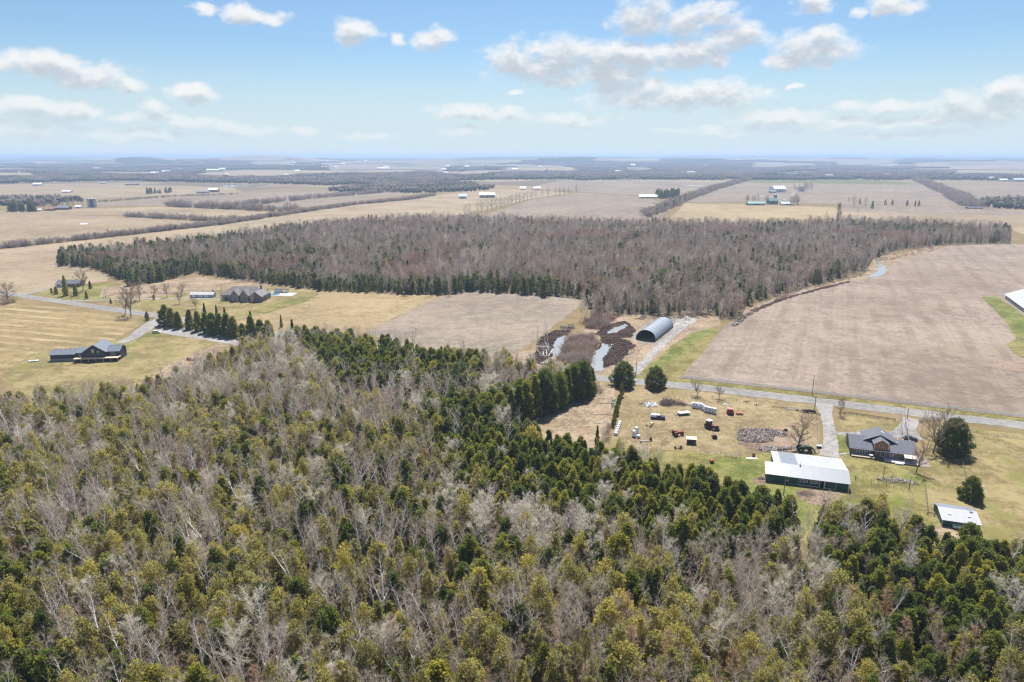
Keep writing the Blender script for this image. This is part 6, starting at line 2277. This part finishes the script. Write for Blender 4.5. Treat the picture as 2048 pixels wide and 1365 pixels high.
fence('wire_fence', 'sagging wire fence at the bottom of the yard', [(1252, 884), (1300, 892), (1360, 900), (1400, 906), (1440, 911), (1480, 918)], 6, 1.3, .05, (.5, 1.0), m_wood, m_steel, .008)
fence('paddock_fence', 'dark rail fence round the paddock beside the stone house lane', [(205, 597), (230, 590), (290, 588), (370, 590)], 5, 1.3, .08, (.5, 1.0), m_wood, rail_flat=.08)
t = thing('field_gate', 'grey tubular gate in the sagging fence at the bottom of the yard', 'gate', P(1450, 913), R(-12))
for k in range(5):
    MB().tube((0, 0, .25 + .22*k), (4.2, 0, .25 + .22*k), .03).build('bar', m_steel, t)
for x in (0, 2.1, 4.2):
    MB().tube((x, 0, 0), (x, 0, 1.25), .04).build('upright', m_steel, t)


def pole(x, y, top, label, arm=True):
    p = P(x, y)
    h = (y - top)*mper(x, y)/math.cos(PITCH)*.98
    t = thing('utility_pole', label, 'utility pole', p, R(-18))
    MB().tube((0, 0, -.3), (0, 0, h), .17, .11, 8).build('pole', m_wood, t)
    if arm:
        MB().box(-.07, .07, -.95, .95, h - .75, h - .6).build('crossarm', m_wood, t)
        for yy in (-.85, .85):
            MB().lathe([(.05, h - .6), (.07, h - .5), (.03, h - .4)], 6, (0, yy, 0)).build('insulator', m_white, t)
    else:
        MB().tube((0, 0, h - .8), (.8, 0, h - .5), .04).build('bracket', m_steel, t)
    return p + Vector((0, 0, h))


tops = [pole(1272, 750, 718, 'wooden utility pole behind the two roadside cedars'), pole(1624, 790, 749, 'tall utility pole beside the white board fence')]
p3 = pole(1629, 820, 790, 'short utility pole at the mouth of the farm drive', False)
p0 = pole(993, 722, 696, 'lone utility pole at the corner of the grey stubble by the road', True)
pole(143, 602, 582, 'short utility pole by the bungalow evergreens', True)
pole(1814, 838, 815, 'thin lamp pole at the far mouth of the house drive', False)
pole(1567, 991, 955, 'white weathered yard post before the barn lean-to', False)
pend = Vector((240, 243, tops[1].z))
chain = [p0, tops[0], tops[1], pend]
for i in range(3):
    a, b_ = chain[i], chain[i + 1]
    t = thing('power_line', ['power line from the stubble corner to the roadside cedars', 'power line along the white fence between two poles', 'power line running on past the white fence'][i], 'power line', (a + b_)/2, 0)
    for off in (-.85, .85):
        mb = MB()
        for k in range(10):
            q = []
            for f in (k/10, (k + 1)/10):
                s = a + (b_ - a)*f
                q.append(s + Vector((off*.3, off, -.45 - 4*f*(1 - f)*1.6)) - (a + b_)/2)
            mb.tube(q[0], q[1], .018, None, 3, False)
        mb.build('cable', m_black, t)

# thin garden posts
for i, (x, y, h, lb) in enumerate(((1766, 957, 4.2, 'tall thin post at the head of the garden bed'), (1818, 981, 4.6, 'tall thin post at the foot of the garden bed'), (1710, 962, 1.9, 'stout dark gate post east of the barn'))):
    t = thing('garden_post', lb, 'post', P(x, y), 0)
    MB().box(-.06, .06, -.06, .06, -.2, h).build('shaft', m_wood if i < 2 else m_darkwood, t)
    MB().box(-.09, .09, -.09, .09, h, h + .06).build('cap', m_wood, t)

# ------------------------------------------------------------------ single trees and rows that can be told apart
def T(kind, name, cat, label, x, y, top, wf=1.0, group=None, var=None):
    """tree with its foot at a place of the photograph and its tip at height of row top"""
    p = P(x, y)
    f = p.y*math.cos(PITCH) + CAM_H*math.sin(PITCH)
    lo, hi = 0.0, 60.0
    for _ in range(30):
        md = (lo + hi)/2
        if to_px(p.x, p.y, md)[1] > top:
            lo = md
        else:
            hi = md
    return tree(kind, name, label, cat, p.x, p.y, max(1.0, lo), wf, group, var=var)


T('roundcedar', 'cedar_tree', 'cedar tree', 'broad dark roadside cedar beside the narrow hedge', 1247, 772, 726, 1.2)
T('roundcedar', 'cedar_tree', 'cedar tree', 'round dark green cedar alone at the road by the yard', 1310, 776, 735, 1.15)
T('roundcedar', 'cedar_tree', 'cedar tree', 'massive dark cedar on the pasture beside the farmhouse', 1902, 908, 840, 1.0)
T('roundcedar', 'cedar_tree', 'cedar tree', 'round cedar standing behind the small shed', 1941, 1000, 955, 1.05)
T('spruce', 'spruce_tree', 'spruce tree', 'dark narrow spruce at the foot of the hedge above the wood', 1194, 893, 852, .8)
T('cedar', 'cedar_tree', 'cedar tree', 'small pointed cedar at the head of the narrow hedge', 1243, 794, 768, .8)
for i, (x, y, tp) in enumerate(((1238, 806, 790), (1236, 815, 795), (1234, 823, 802), (1232, 831, 810), (1230, 839, 818), (1228, 847, 827), (1226, 855, 836))):
    T('cedar', 'hedge_cedar', 'cedar tree', 'narrow clipped cedar of the hedge between rough field and yard', x, y, tp, .85, 'cedars of the narrow hedge')
ROW = [(1182, 787, 737, 1.0), (1165, 793, 722, 1.0), (1148, 797, 730, .95), (1133, 805, 738, 1.0), (1118, 812, 746, .9), (1102, 820, 757, .8), (1088, 826, 742, .95), (1070, 833, 752, .9), (1052, 842, 764, .9), (1037, 850, 772, .9), (1022, 855, 780, .85), (1068, 812, 748, .8), (1040, 826, 760, .85), (1012, 838, 770, .85), (1000, 850, 785, .8), (985, 832, 778, .85), (968, 846, 788, .85), (950, 832, 784, .8), (932, 846, 794, .85), (912, 838, 796, .8), (893, 850, 800, .85), (875, 845, 802, .8), (1010, 868, 806, .8), (980, 866, 805, .8), (950, 866, 806, .8)]
for (x, y, tp, w) in ROW:
    T('bigcedar', 'cedar_tree', 'cedar tree', 'tall cedar in the close row along the rough field', x, y, tp, w*1.3, 'tall cedars along the rough field')
HR = [(332, 652, 611, .9, 'bigcedar'), (345, 655, 617, .9, 'bigcedar'), (358, 658, 624, .85, 'bigcedar'), (381, 659, 620, .75, 'bigcedar'), (397, 663, 623, .75, 'bigcedar'), (413, 666, 626, .85, 'bigcedar'), (426, 669, 627, .9, 'bigcedar'), (441, 671, 628, .85, 'bigcedar'), (456, 673, 628, .9, 'bigcedar'), (468, 675, 634, .9, 'bigcedar'), (486, 677, 648, .9, 'bigcedar'), (504, 679, 632, .8, 'bigcedar'), (522, 680, 641, .95, 'bigcedar'), (538, 684, 642, .9, 'bigcedar')]
for (x, y, tp, w, k) in HR:
    T(k, 'cedar_tree', 'cedar tree', 'cedar in the row sheltering the gravel lane', x, y, tp, w*1.85, 'cedars beside the gravel lane', var=0 if w > .86 else 2)
for (x, y, tp, lb) in ((411, 640, 607, 'dark pointed spruce above the middle of the cedar row'), (435, 642, 611, 'second pointed spruce rising behind the cedar row'), (451, 643, 614, 'third pointed spruce rising behind the cedar row'), (504, 665, 623, 'tall pointed spruce at the right of the cedar row'), (563, 655, 631, 'lone pointed spruce on the hay field'), (587, 688, 640, 'pointed spruce at the tip of the near wood')):
    T('spruce', 'spruce_tree', 'spruce tree', lb, x, y, tp, .9)
T('bigcedar', 'spruce_tree', 'spruce tree', 'tall dark evergreen in front of the brick bungalow', 133, 592, 552, .7, var=0)
T('bigcedar', 'cedar_tree', 'cedar tree', 'broad cedar right of the tall bungalow evergreen', 152, 592, 568, 1.2)
T('bigcedar', 'cedar_tree', 'cedar tree', 'round cedar bush behind the bungalow yard', 181, 578, 562, 1.2)
T('bigcedar', 'cedar_tree', 'cedar tree', 'squat cedar beside the lane east of the bungalow', 174, 598, 582, 1.2)
T('cedar', 'cedar_tree', 'cedar tree', 'small dark cedar left of the bungalow', 113, 589, 574, 1.0)
T('cedar', 'cedar_tree', 'cedar tree', 'tiny cedar at the bungalow lawn edge', 104, 588, 576, .9)
T('cedar', 'cedar_tree', 'cedar tree', 'small cedar on the lawn beside the stone house lane', 308, 600, 589, .9)
T('cedar', 'cedar_tree', 'cedar tree', 'tiny young cedar on the lawn near the road', 222, 608, 598, .8)
T('cedar', 'cedar_tree', 'cedar tree', 'dark cedar at the fork of road and gravel drive', 295, 641, 624, 1.0)
for (x, y, tp) in ((453, 602, 590), (463, 602, 591), (480, 601, 588), (498, 601, 590)):
    T('spruce', 'spruce_tree', 'spruce tree', 'small spruce planted against the stone house', x, y, tp, .9, 'spruces round the stone house')
T('spruce', 'spruce_tree', 'spruce tree', 'thin columnar evergreen on the pool terrace', 537, 597, 579, .5)
T('cedar', 'cedar_tree', 'cedar tree', 'dark bush behind the stone house garden', 523, 584, 574, 1.2)
T('cedar', 'cedar_tree', 'cedar tree', 'dark shrub at the end of the long low garage', 427, 591, 580, .7)
T('cedar', 'cedar_tree', 'cedar tree', 'small dark evergreen in front of the long low garage', 406, 594, 583, .7)
# bare single trees
for (k, x, y, tp, w, lb) in (
        ('lonebare', 1396, 793, 767, 1.2, 'small bare apple tree behind the long bale row'), ('lonebare', 1438, 797, 775, 1.2, 'small leaning bare tree beside the wire fence'),
        ('lonebare', 1596, 901, 842, 1.05, 'large bare tree beside the green tractor'), ('lonebare', 1680, 831, 799, .8, 'slim bare tree at the fork of the farm drive'),
        ('birch', 1822, 890, 823, 1.0, 'white-stemmed bare tree beside the parked black car'), ('lonebare', 1832, 946, 893, .9, 'bare tree at the corner of the farmhouse terrace'),
        ('lonebare', 1866, 907, 830, .9, 'tall bare tree west of the massive pasture cedar'), ('birch', 1840, 872, 818, .9, 'pale bare tree at the far end of the house drive'), ('birch', 1806, 866, 826, .8, 'thin birch on the lawn inside the drive loop'),
        ('pale', 1206, 896, 858, .7, 'grey twiggy tree beside the narrow spruce'), ('grey', 1010, 745, 704, .8, 'slim bare tree by the road at the grey stubble corner'),
        ('grey', 1162, 640, 592, .8, 'tall thin bare tree at the corner of the grey stubble'), ('grey', 1170, 642, 588, .8, 'second tall bare tree at the corner of the grey stubble'), ('birch', 1090, 690, 644, .7, 'thin pale tree standing in the pond mud'), ('birch', 1097, 692, 640, .6, 'second thin pale tree standing in the pond mud'), ('birch', 1072, 698, 655, .6, 'slender bare tree at the pond edge by the stubble'),
        ('midred', 1195, 655, 615, .9, 'reddish bare tree beside the pond brush'),
        ('lonebare', 262, 634, 575, .8, 'tall many-stemmed bare tree at the roadside bend'), ('lonebare', 250, 630, 590, .9, 'bare tree beside the many-stemmed roadside tree'), ('lonebare', 166, 582, 545, 1.0, 'tall bare tree behind the bungalow'),
        ('lonebare', 279, 602, 571, .9, 'bare tree by the lane nearest the road'), ('lonebare', 310, 592, 572, 1.1, 'round bare tree above the lane'), ('lonebare', 335, 596, 571, .9, 'oval bare tree in the middle of the lane row'), ('lonebare', 363, 592, 570, 1.2, 'broad round bare tree near the long garage'),
        ('lonebare', 360, 608, 586, .9, 'small bare tree on the lawn below the lane'), ('lonebare', 392, 618, 598, 1.0, 'young bare tree above the cedar row'), ('grey', 445, 612, 580, .6, 'slim bare tree left of the stone house'), ('grey', 505, 614, 585, .6, 'slim bare tree in front of the stone house'), ('grey', 443, 588, 570, .8, 'bare tree behind the stone house'),
        ('grey', 212, 602, 580, .8, 'thin bare tree on the verge below the bungalow'), ('lonebare', 18, 606, 572, 1.3, 'bushy bare tree at the far left roadside'), ('grey', 1640, 600, 585, .6, 'small bush at the creek side of the field')):
    T(k, 'birch_tree' if k == 'birch' else 'bare_tree', 'birch tree' if k == 'birch' else 'tree', lb, x, y, tp, w)
for (x, y, tp) in ((640, 700, 655), (660, 698, 650), (1000, 760, 705), (1030, 762, 710), (970, 758, 700), (925, 745, 690), (895, 740, 688), (150, 828, 772), (170, 828, 768), (195, 820, 765), (215, 818, 770), (240, 815, 766)):
    T('grey', 'bare_tree', 'tree', 'slender bare tree on the field margin of the near wood', x, y, tp, .8, 'slender trees on the field margin')
HD = [(930, 432), (938, 430), (955, 426), (963, 424), (975, 421), (984, 419), (993, 417), (1001, 415), (1008, 414), (1016, 411), (1024, 409), (1032, 407), (1039, 405), (1047, 403), (1055, 401), (1064, 399), (1072, 397), (1084, 395), (1096, 393), (1112, 391), (1120, 390), (1128, 390), (1138, 388), (1153, 386)]
for i, (x, y) in enumerate(HD):
    T('midpoplar', 'bare_tree', 'tree', 'bare round-crowned tree in the spaced row between far fields', x, y + 1, y - 21 + (x - 930)*.035, 1.35, 'spaced row between far fields')
for (x, y, k, h, lb) in ((1697, 407, 'midpoplar', 12, 'small bare tree first of those along the far farm road'), (1707, 416, 'midpoplar', 22, 'tall bare tree on the far striped field edge'), (1719, 409, 'midcedar', 12, 'dark evergreen between the tall far bare trees'), (1731, 418, 'midpoplar', 20, 'tall slim bare tree beside the far farm road'), (1744, 418, 'midcedar', 15, 'dark evergreen below the far farm road')):
    T(k, 'bare_tree' if k == 'midpoplar' else 'evergreen_tree', 'tree', lb, x, y, y - h)
for (x, y) in ((1770, 411), (1784, 411), (1814, 412), (1830, 413), (1837, 413)):
    T('midcedar', 'evergreen_tree', 'tree', 'small dark evergreen spaced along the far farm road', x, y, y - 11, 1.2, 'evergreens along the far farm road')
T('midpoplar', 'bare_tree', 'tree', 'lone bare tree below the far farm road', 1715, 427, 417)
T('midpoplar', 'bare_tree', 'tree', 'lone slim tree on the striped golden field', 1652, 444, 424, .6)


def clump(name, label, poly, n, kind, h, w, seed):
    r = random.Random(seed)
    out = []
    xs = [q[0] for q in poly]
    ys = [q[1] for q in poly]
    while len(out) < n:
        a, b_ = r.uniform(min(xs), max(xs)), r.uniform(min(ys), max(ys))
        if inside(a, b_, poly):
            p = P(a, b_)
            out.append((p.x, p.y, 0, kind, r.uniform(*h), w*r.uniform(.9, 1.2)))
    scatter(name, out, label, 'trees', [kind])


clump('evergreen_clump', 'dark evergreens round the far left farmstead', [(20, 421), (72, 421), (72, 424), (22, 424)], 30, 'midcedar', (10, 17), 1.5, 1)
clump('evergreen_clump', 'dark evergreen clump beside the long white farm building', [(1312, 394), (1357, 392), (1360, 397), (1318, 398)], 40, 'midcedar', (12, 20), 1.6, 2)
clump('evergreen_clump', 'dark evergreen clump among the far farm silos', [(1524, 354), (1555, 353), (1553, 356), (1526, 356)], 30, 'midcedar', (14, 22), 2.0, 3)
clump('evergreen_clump', 'dark evergreen block before the pale far tower', [(964, 356), (988, 355), (988, 357), (964, 358)], 30, 'midcedar', (14, 22), 2.0, 4)
clump('evergreen_clump', 'row of small evergreens along the far left road', [(294, 387), (343, 385), (343, 387), (294, 389)], 18, 'midcedar', (8, 16), 1.5, 5)
clump('tree_clump', 'bare trees round the green roofed far farm', [(1575, 409), (1597, 407), (1598, 411), (1578, 412)], 14, 'midpoplar', (13, 19), 1.2, 6)
clump('tree_clump', 'bare trees round the far farmhouse on the stubble', [(1588, 381), (1628, 378), (1628, 384), (1590, 385)], 16, 'midpoplar', (12, 20), 1.2, 7)
clump('tree_clump', 'brown trees behind the green roofed far farm', [(1490, 403), (1535, 402), (1535, 405), (1492, 406)], 12, 'midpoplar', (11, 17), 1.2, 8)
clump('tree_clump', 'brown trees round the far left farmstead', [(75, 414), (165, 408), (165, 416), (80, 420)], 26, 'midpoplar', (9, 15), 1.3, 9)

# ------------------------------------------------------------------ far farms
m_bluegrey = ribbed('blue_grey_barn_boards', (.24, .27, .30), streak=.3, rough=.7)
m_brownb = ribbed('brown_barn_boards', (.22, .16, .12), streak=.3, rough=.8)
m_bluetin = ribbed('pale_blue_metal_roof', (.40, .50, .58), streak=.15)
m_greenroof = ribbed('green_metal_roof', (.09, .28, .24), streak=.15)
m_bright_tin = ribbed('bright_white_metal_roof', (.75, .76, .77), streak=.08)
m_silo = mat('pale_concrete_silo', (.50, .51, .52), .8, scale=.4)


def far_barn(label, x0, x1, yb, yt, wall, roof, name='barn', deep=.6, rz=0.0, cat='barn', group=None, dz=0.0):
    p, q = P(x0, yb), P(x1, yb)
    s = mper((x0 + x1)/2, yb)
    L = (x1 - x0)*s
    h = max(3.2, (yb - yt)*s*.92)
    ze, zr = h*.55, h
    b = thing(name, label, cat, (p.x, p.y, gh(p.x, p.y) + dz), rz, group)
    D = max(6, L*deep)
    gable_walls(b, 0, L, 0, D, ze, zr, wall)
    gable_roof(b, 0, L, 0, D, ze, zr, roof, .5, .25)
    for k in (.2, .65):
        window(b, L*k, L*k + min(2.2, L*.12), ze*.35, ze*.75, 0, fr=.15)
    MB().box(L*.42, L*.42 + min(4, L*.16), -.08, -.003, 0, ze*.75).build('door', m_darkwood, b)
    return b


def silo(label, x, yb, yt, wpx, m, group=None, dome=True, name='silo'):
    p = P(x, yb)
    s = mper(x, yb)
    h, r = (yb - yt)*s*.95, wpx*s/2
    t = thing(name, label, 'silo', (p.x, p.y, gh(p.x, p.y)), 0, group)
    MB().lathe([(r, -.3), (r, h)], 16).build('barrel', m, t, False)
    MB().lathe([(r*1.03, h), (r*.9, h + r*.5), (r*.5, h + r*.85), (r*.06, h + r)], 16).build('dome', m_steel if dome else m_white, t, True)
    for k in range(1, 6):
        MB().lathe([(r*1.02, h*k/6), (r*1.02, h*k/6 + .25)], 16).build('hoop', m_greytrim, t)


far_barn('blue-grey gambrel barn alone on the far straw field', 960, 990, 396, 385, m_bluegrey, m_bluetin, deep=.55, rz=.1)
far_barn('small grey farmhouse left of the blue-grey far barn', 917, 934, 398, 388, m_white, m_bluetin, name='farmhouse', cat='house')
far_barn('small white farmhouse among trees beyond the blue-grey barn', 1040, 1052, 380, 374, m_white, m_bright_tin, name='farmhouse', cat='house')
far_barn('white gabled shed right of the small white far farmhouse', 1068, 1081, 380, 374, m_white, m_grey_tin, name='shed', cat='shed')
far_barn('long white farm building beside dark evergreens', 1279, 1314, 397, 390, m_cream, m_bright_tin, deep=.3, rz=-.05)
far_barn('long low barn with bright green roof', 1496, 1530, 411, 404, m_brownb, m_greenroof, deep=.35)
far_barn('tall teal barn at the end of the green roofed barn', 1538, 1556, 409, 396, m_teal, m_teal, deep=.8)
far_barn('white shed below the trees of the green roofed farm', 1563, 1586, 411, 404, m_white, m_bright_tin, name='shed', deep=.4, cat='shed')
far_barn('small white house behind the teal barn', 1567, 1578, 405, 399, m_white, m_cream_tin, name='farmhouse', cat='house')
silo('dark teal silo above the teal barn', 1550, 403, 391, 6, m_teal, name='silo')
far_barn('large white gabled barn in the middle of the far stubble', 1549, 1576, 385, 372, m_white, m_bright_tin, deep=.7, rz=.25)
far_barn('low dark shed attached left of the large white gabled barn', 1540, 1552, 386, 381, m_brownb, m_grey_tin, name='shed', cat='shed')
far_barn('white farmhouse among trees right of the large white barn', 1596, 1610, 383, 374, m_white, m_shingle, name='farmhouse', cat='house')
for i, x in enumerate((1574, 1580, 1586, 1591)):
    silo('grey grain bin in the cluster at the far farm road', x, 356, 349.5, 5, m_steel, 'cluster of grey grain bins', name='grain_bin')
far_barn('white roofed barn alone near the far hedgerow', 1652, 1666, 357, 349, m_brownb, m_bright_tin)
far_barn('small white barn farther right near the far hedgerow', 1770, 1781, 354, 348, m_brownb, m_bright_tin)
far_barn('long low house beside the road below the dark woods', 1937, 1966, 418, 414, m_brick, m_shingle, name='farmhouse', cat='house', deep=.35)
far_barn('grey arched farm building at the far right', 1978, 1988, 361, 354, m_bluegrey, m_bright_tin)
far_barn('white barn at the far right farm among evergreens', 2000, 2016, 363, 358, m_white, m_bright_tin)
far_barn('long white barn at the far right farm', 2028, 2050, 363, 357, m_white, m_bright_tin, deep=.3)
for i, x in enumerate((178.5, 185, 191.5)):
    silo(['pale concrete silo left of the three', 'dark blue silo between two pale silos', 'pale concrete silo right of the three'][i], x, 415, 399, 6, m_silo if i != 1 else m_navy)
far_barn('long grey barn roof beside the three silos', 112, 137, 420, 412, m_brownb, m_grey_tin, deep=.5)
far_barn('low rusty shed at the left farmstead', 88, 106, 422, 416, m_rust, m_rust, name='shed', cat='shed')
far_barn('white shed between the long grey barn and the silos', 150, 162, 417, 411, m_white, m_bright_tin, name='shed', cat='shed')
far_barn('small white shed at the left farmstead', 70, 82, 423, 418, m_white, m_bright_tin, name='shed', cat='shed')
far_barn('large white roofed barn on the far left road', 416, 435, 385, 376, m_brownb, m_bright_tin, rz=.1)
far_barn('long low grey barn beside the large white roofed barn', 393, 417, 387, 382, m_greytrim, m_grey_tin, deep=.3, rz=.1)
far_barn('white shed on the tan field of the far left', 123, 140, 386, 381, m_white, m_bright_tin, name='shed', cat='shed')
far_barn('white barn at the edge of the far left wood', 65, 82, 372, 366, m_white, m_bright_tin)
far_barn('long house roof beside dark evergreens on the far left', 250, 275, 371, 367, m_brick, m_grey_tin, name='farmhouse', cat='house', deep=.3)
far_barn('pink-roofed low farm building on the far left', 199, 212, 368, 364, m_white, m_cream_tin)
far_barn('long white hill barn before the far ridge', 412, 440, 344, 339, m_white, m_bright_tin, deep=.3, dz=2)
far_barn('white gabled house beside the long hill barn', 438, 450, 344, 337, m_white, m_bright_tin, name='farmhouse', cat='house', dz=2)
# pale tower block of the distant town
p = P(1091, 356)
s = mper(1094, 356)
t = thing('tower_block', 'pale slender tower rising over the distant woods', 'tower', (p.x, p.y, gh(p.x, p.y)), 0)
Hh, Ww = 16*s, 6*s
MB().box(0, Ww, 0, Ww, -.5, Hh).build('wall', mat('bright_white_render', (.92, .92, .92), .7, var=.02), t)
MB().box(Ww*.25, Ww*.75, Ww*.25, Ww*.75, Hh, Hh*1.07).build('roof_house', m_greytrim, t)
for r_ in range(8):
    for c_ in range(3):
        window(t, Ww*(.1 + .3*c_), Ww*(.27 + .3*c_), Hh*(.05 + .115*r_), Hh*(.11 + .115*r_), 0, fr=.2)
# scattered pale farm buildings of the far country
r4 = random.Random(21)
FARW = MB()
FARW.prism([(0, -1), (12, -1), (12, 5), (6, 9), (0, 5)], 0, 26)
farw = FARW.mesh('wall', m_cream)
farr = MB().slab([(-.6, -.6, 4.8), (26.6, -.6, 4.8), (26.6, 6, 9.3), (-.6, 6, 9.3)], .3).slab([(-.6, 6, 9.3), (26.6, 6, 9.3), (26.6, 12.6, 4.8), (-.6, 12.6, 4.8)], .3).mesh('roof', m_bright_tin)
for i in range(75):
    x = r4.uniform(-20, 2068)
    y = r4.choice([r4.uniform(325, 338), r4.uniform(336, 352)])
    if x > 1450 and y > 346:
        continue
    q = P(x, y)
    t = thing('farm_building', 'tiny pale farm building among the far woods and fields', 'barn', (q.x, q.y, gh(q.x, q.y) + .5), r4.uniform(-.4, .4), 'far pale farm buildings', r4.uniform(.7, 1.7))
    link('wall', farw, t)
    link('roof', farr, t)
# the town on the right horizon side: rows of small houses
for i in range(46):
    x = r4.uniform(1180, 1345)
    y = r4.uniform(350.5, 355)
    q = P(x, y)
    t = thing('town_house', 'small pale house in the distant town beyond the fields', 'house', (q.x, q.y, gh(q.x, q.y)), r4.uniform(-.6, .6), 'houses of the distant town', r4.uniform(.5, .8))
    link('wall', farw, t)
    link('roof', farr, t)

# ------------------------------------------------------------------ the air
def haze():
    S = 62000
    mb = MB().box(-S, S, -S, S, -90, 118)
    m = bpy.data.materials.new('air')
    m.use_nodes = True
    t = m.node_tree
    t.nodes.clear()
    N = NT(t)
    v = N.n('ShaderNodeVolumePrincipled')
    v.inputs['Color'].default_value = (.50, .66, .90, 1)
    v.inputs['Density'].default_value = HAZE
    v.inputs['Anisotropy'].default_value = .2
    o = N.n('ShaderNodeOutputMaterial')
    t.links.new(v.outputs[0], o.inputs['Volume'])
    ob = mb.build('haze', m)
    ob['kind'] = 'stuff'
    ob['label'] = 'thin blue haze over the far country'
    ob['category'] = 'haze'


HAZE = .00012
haze()
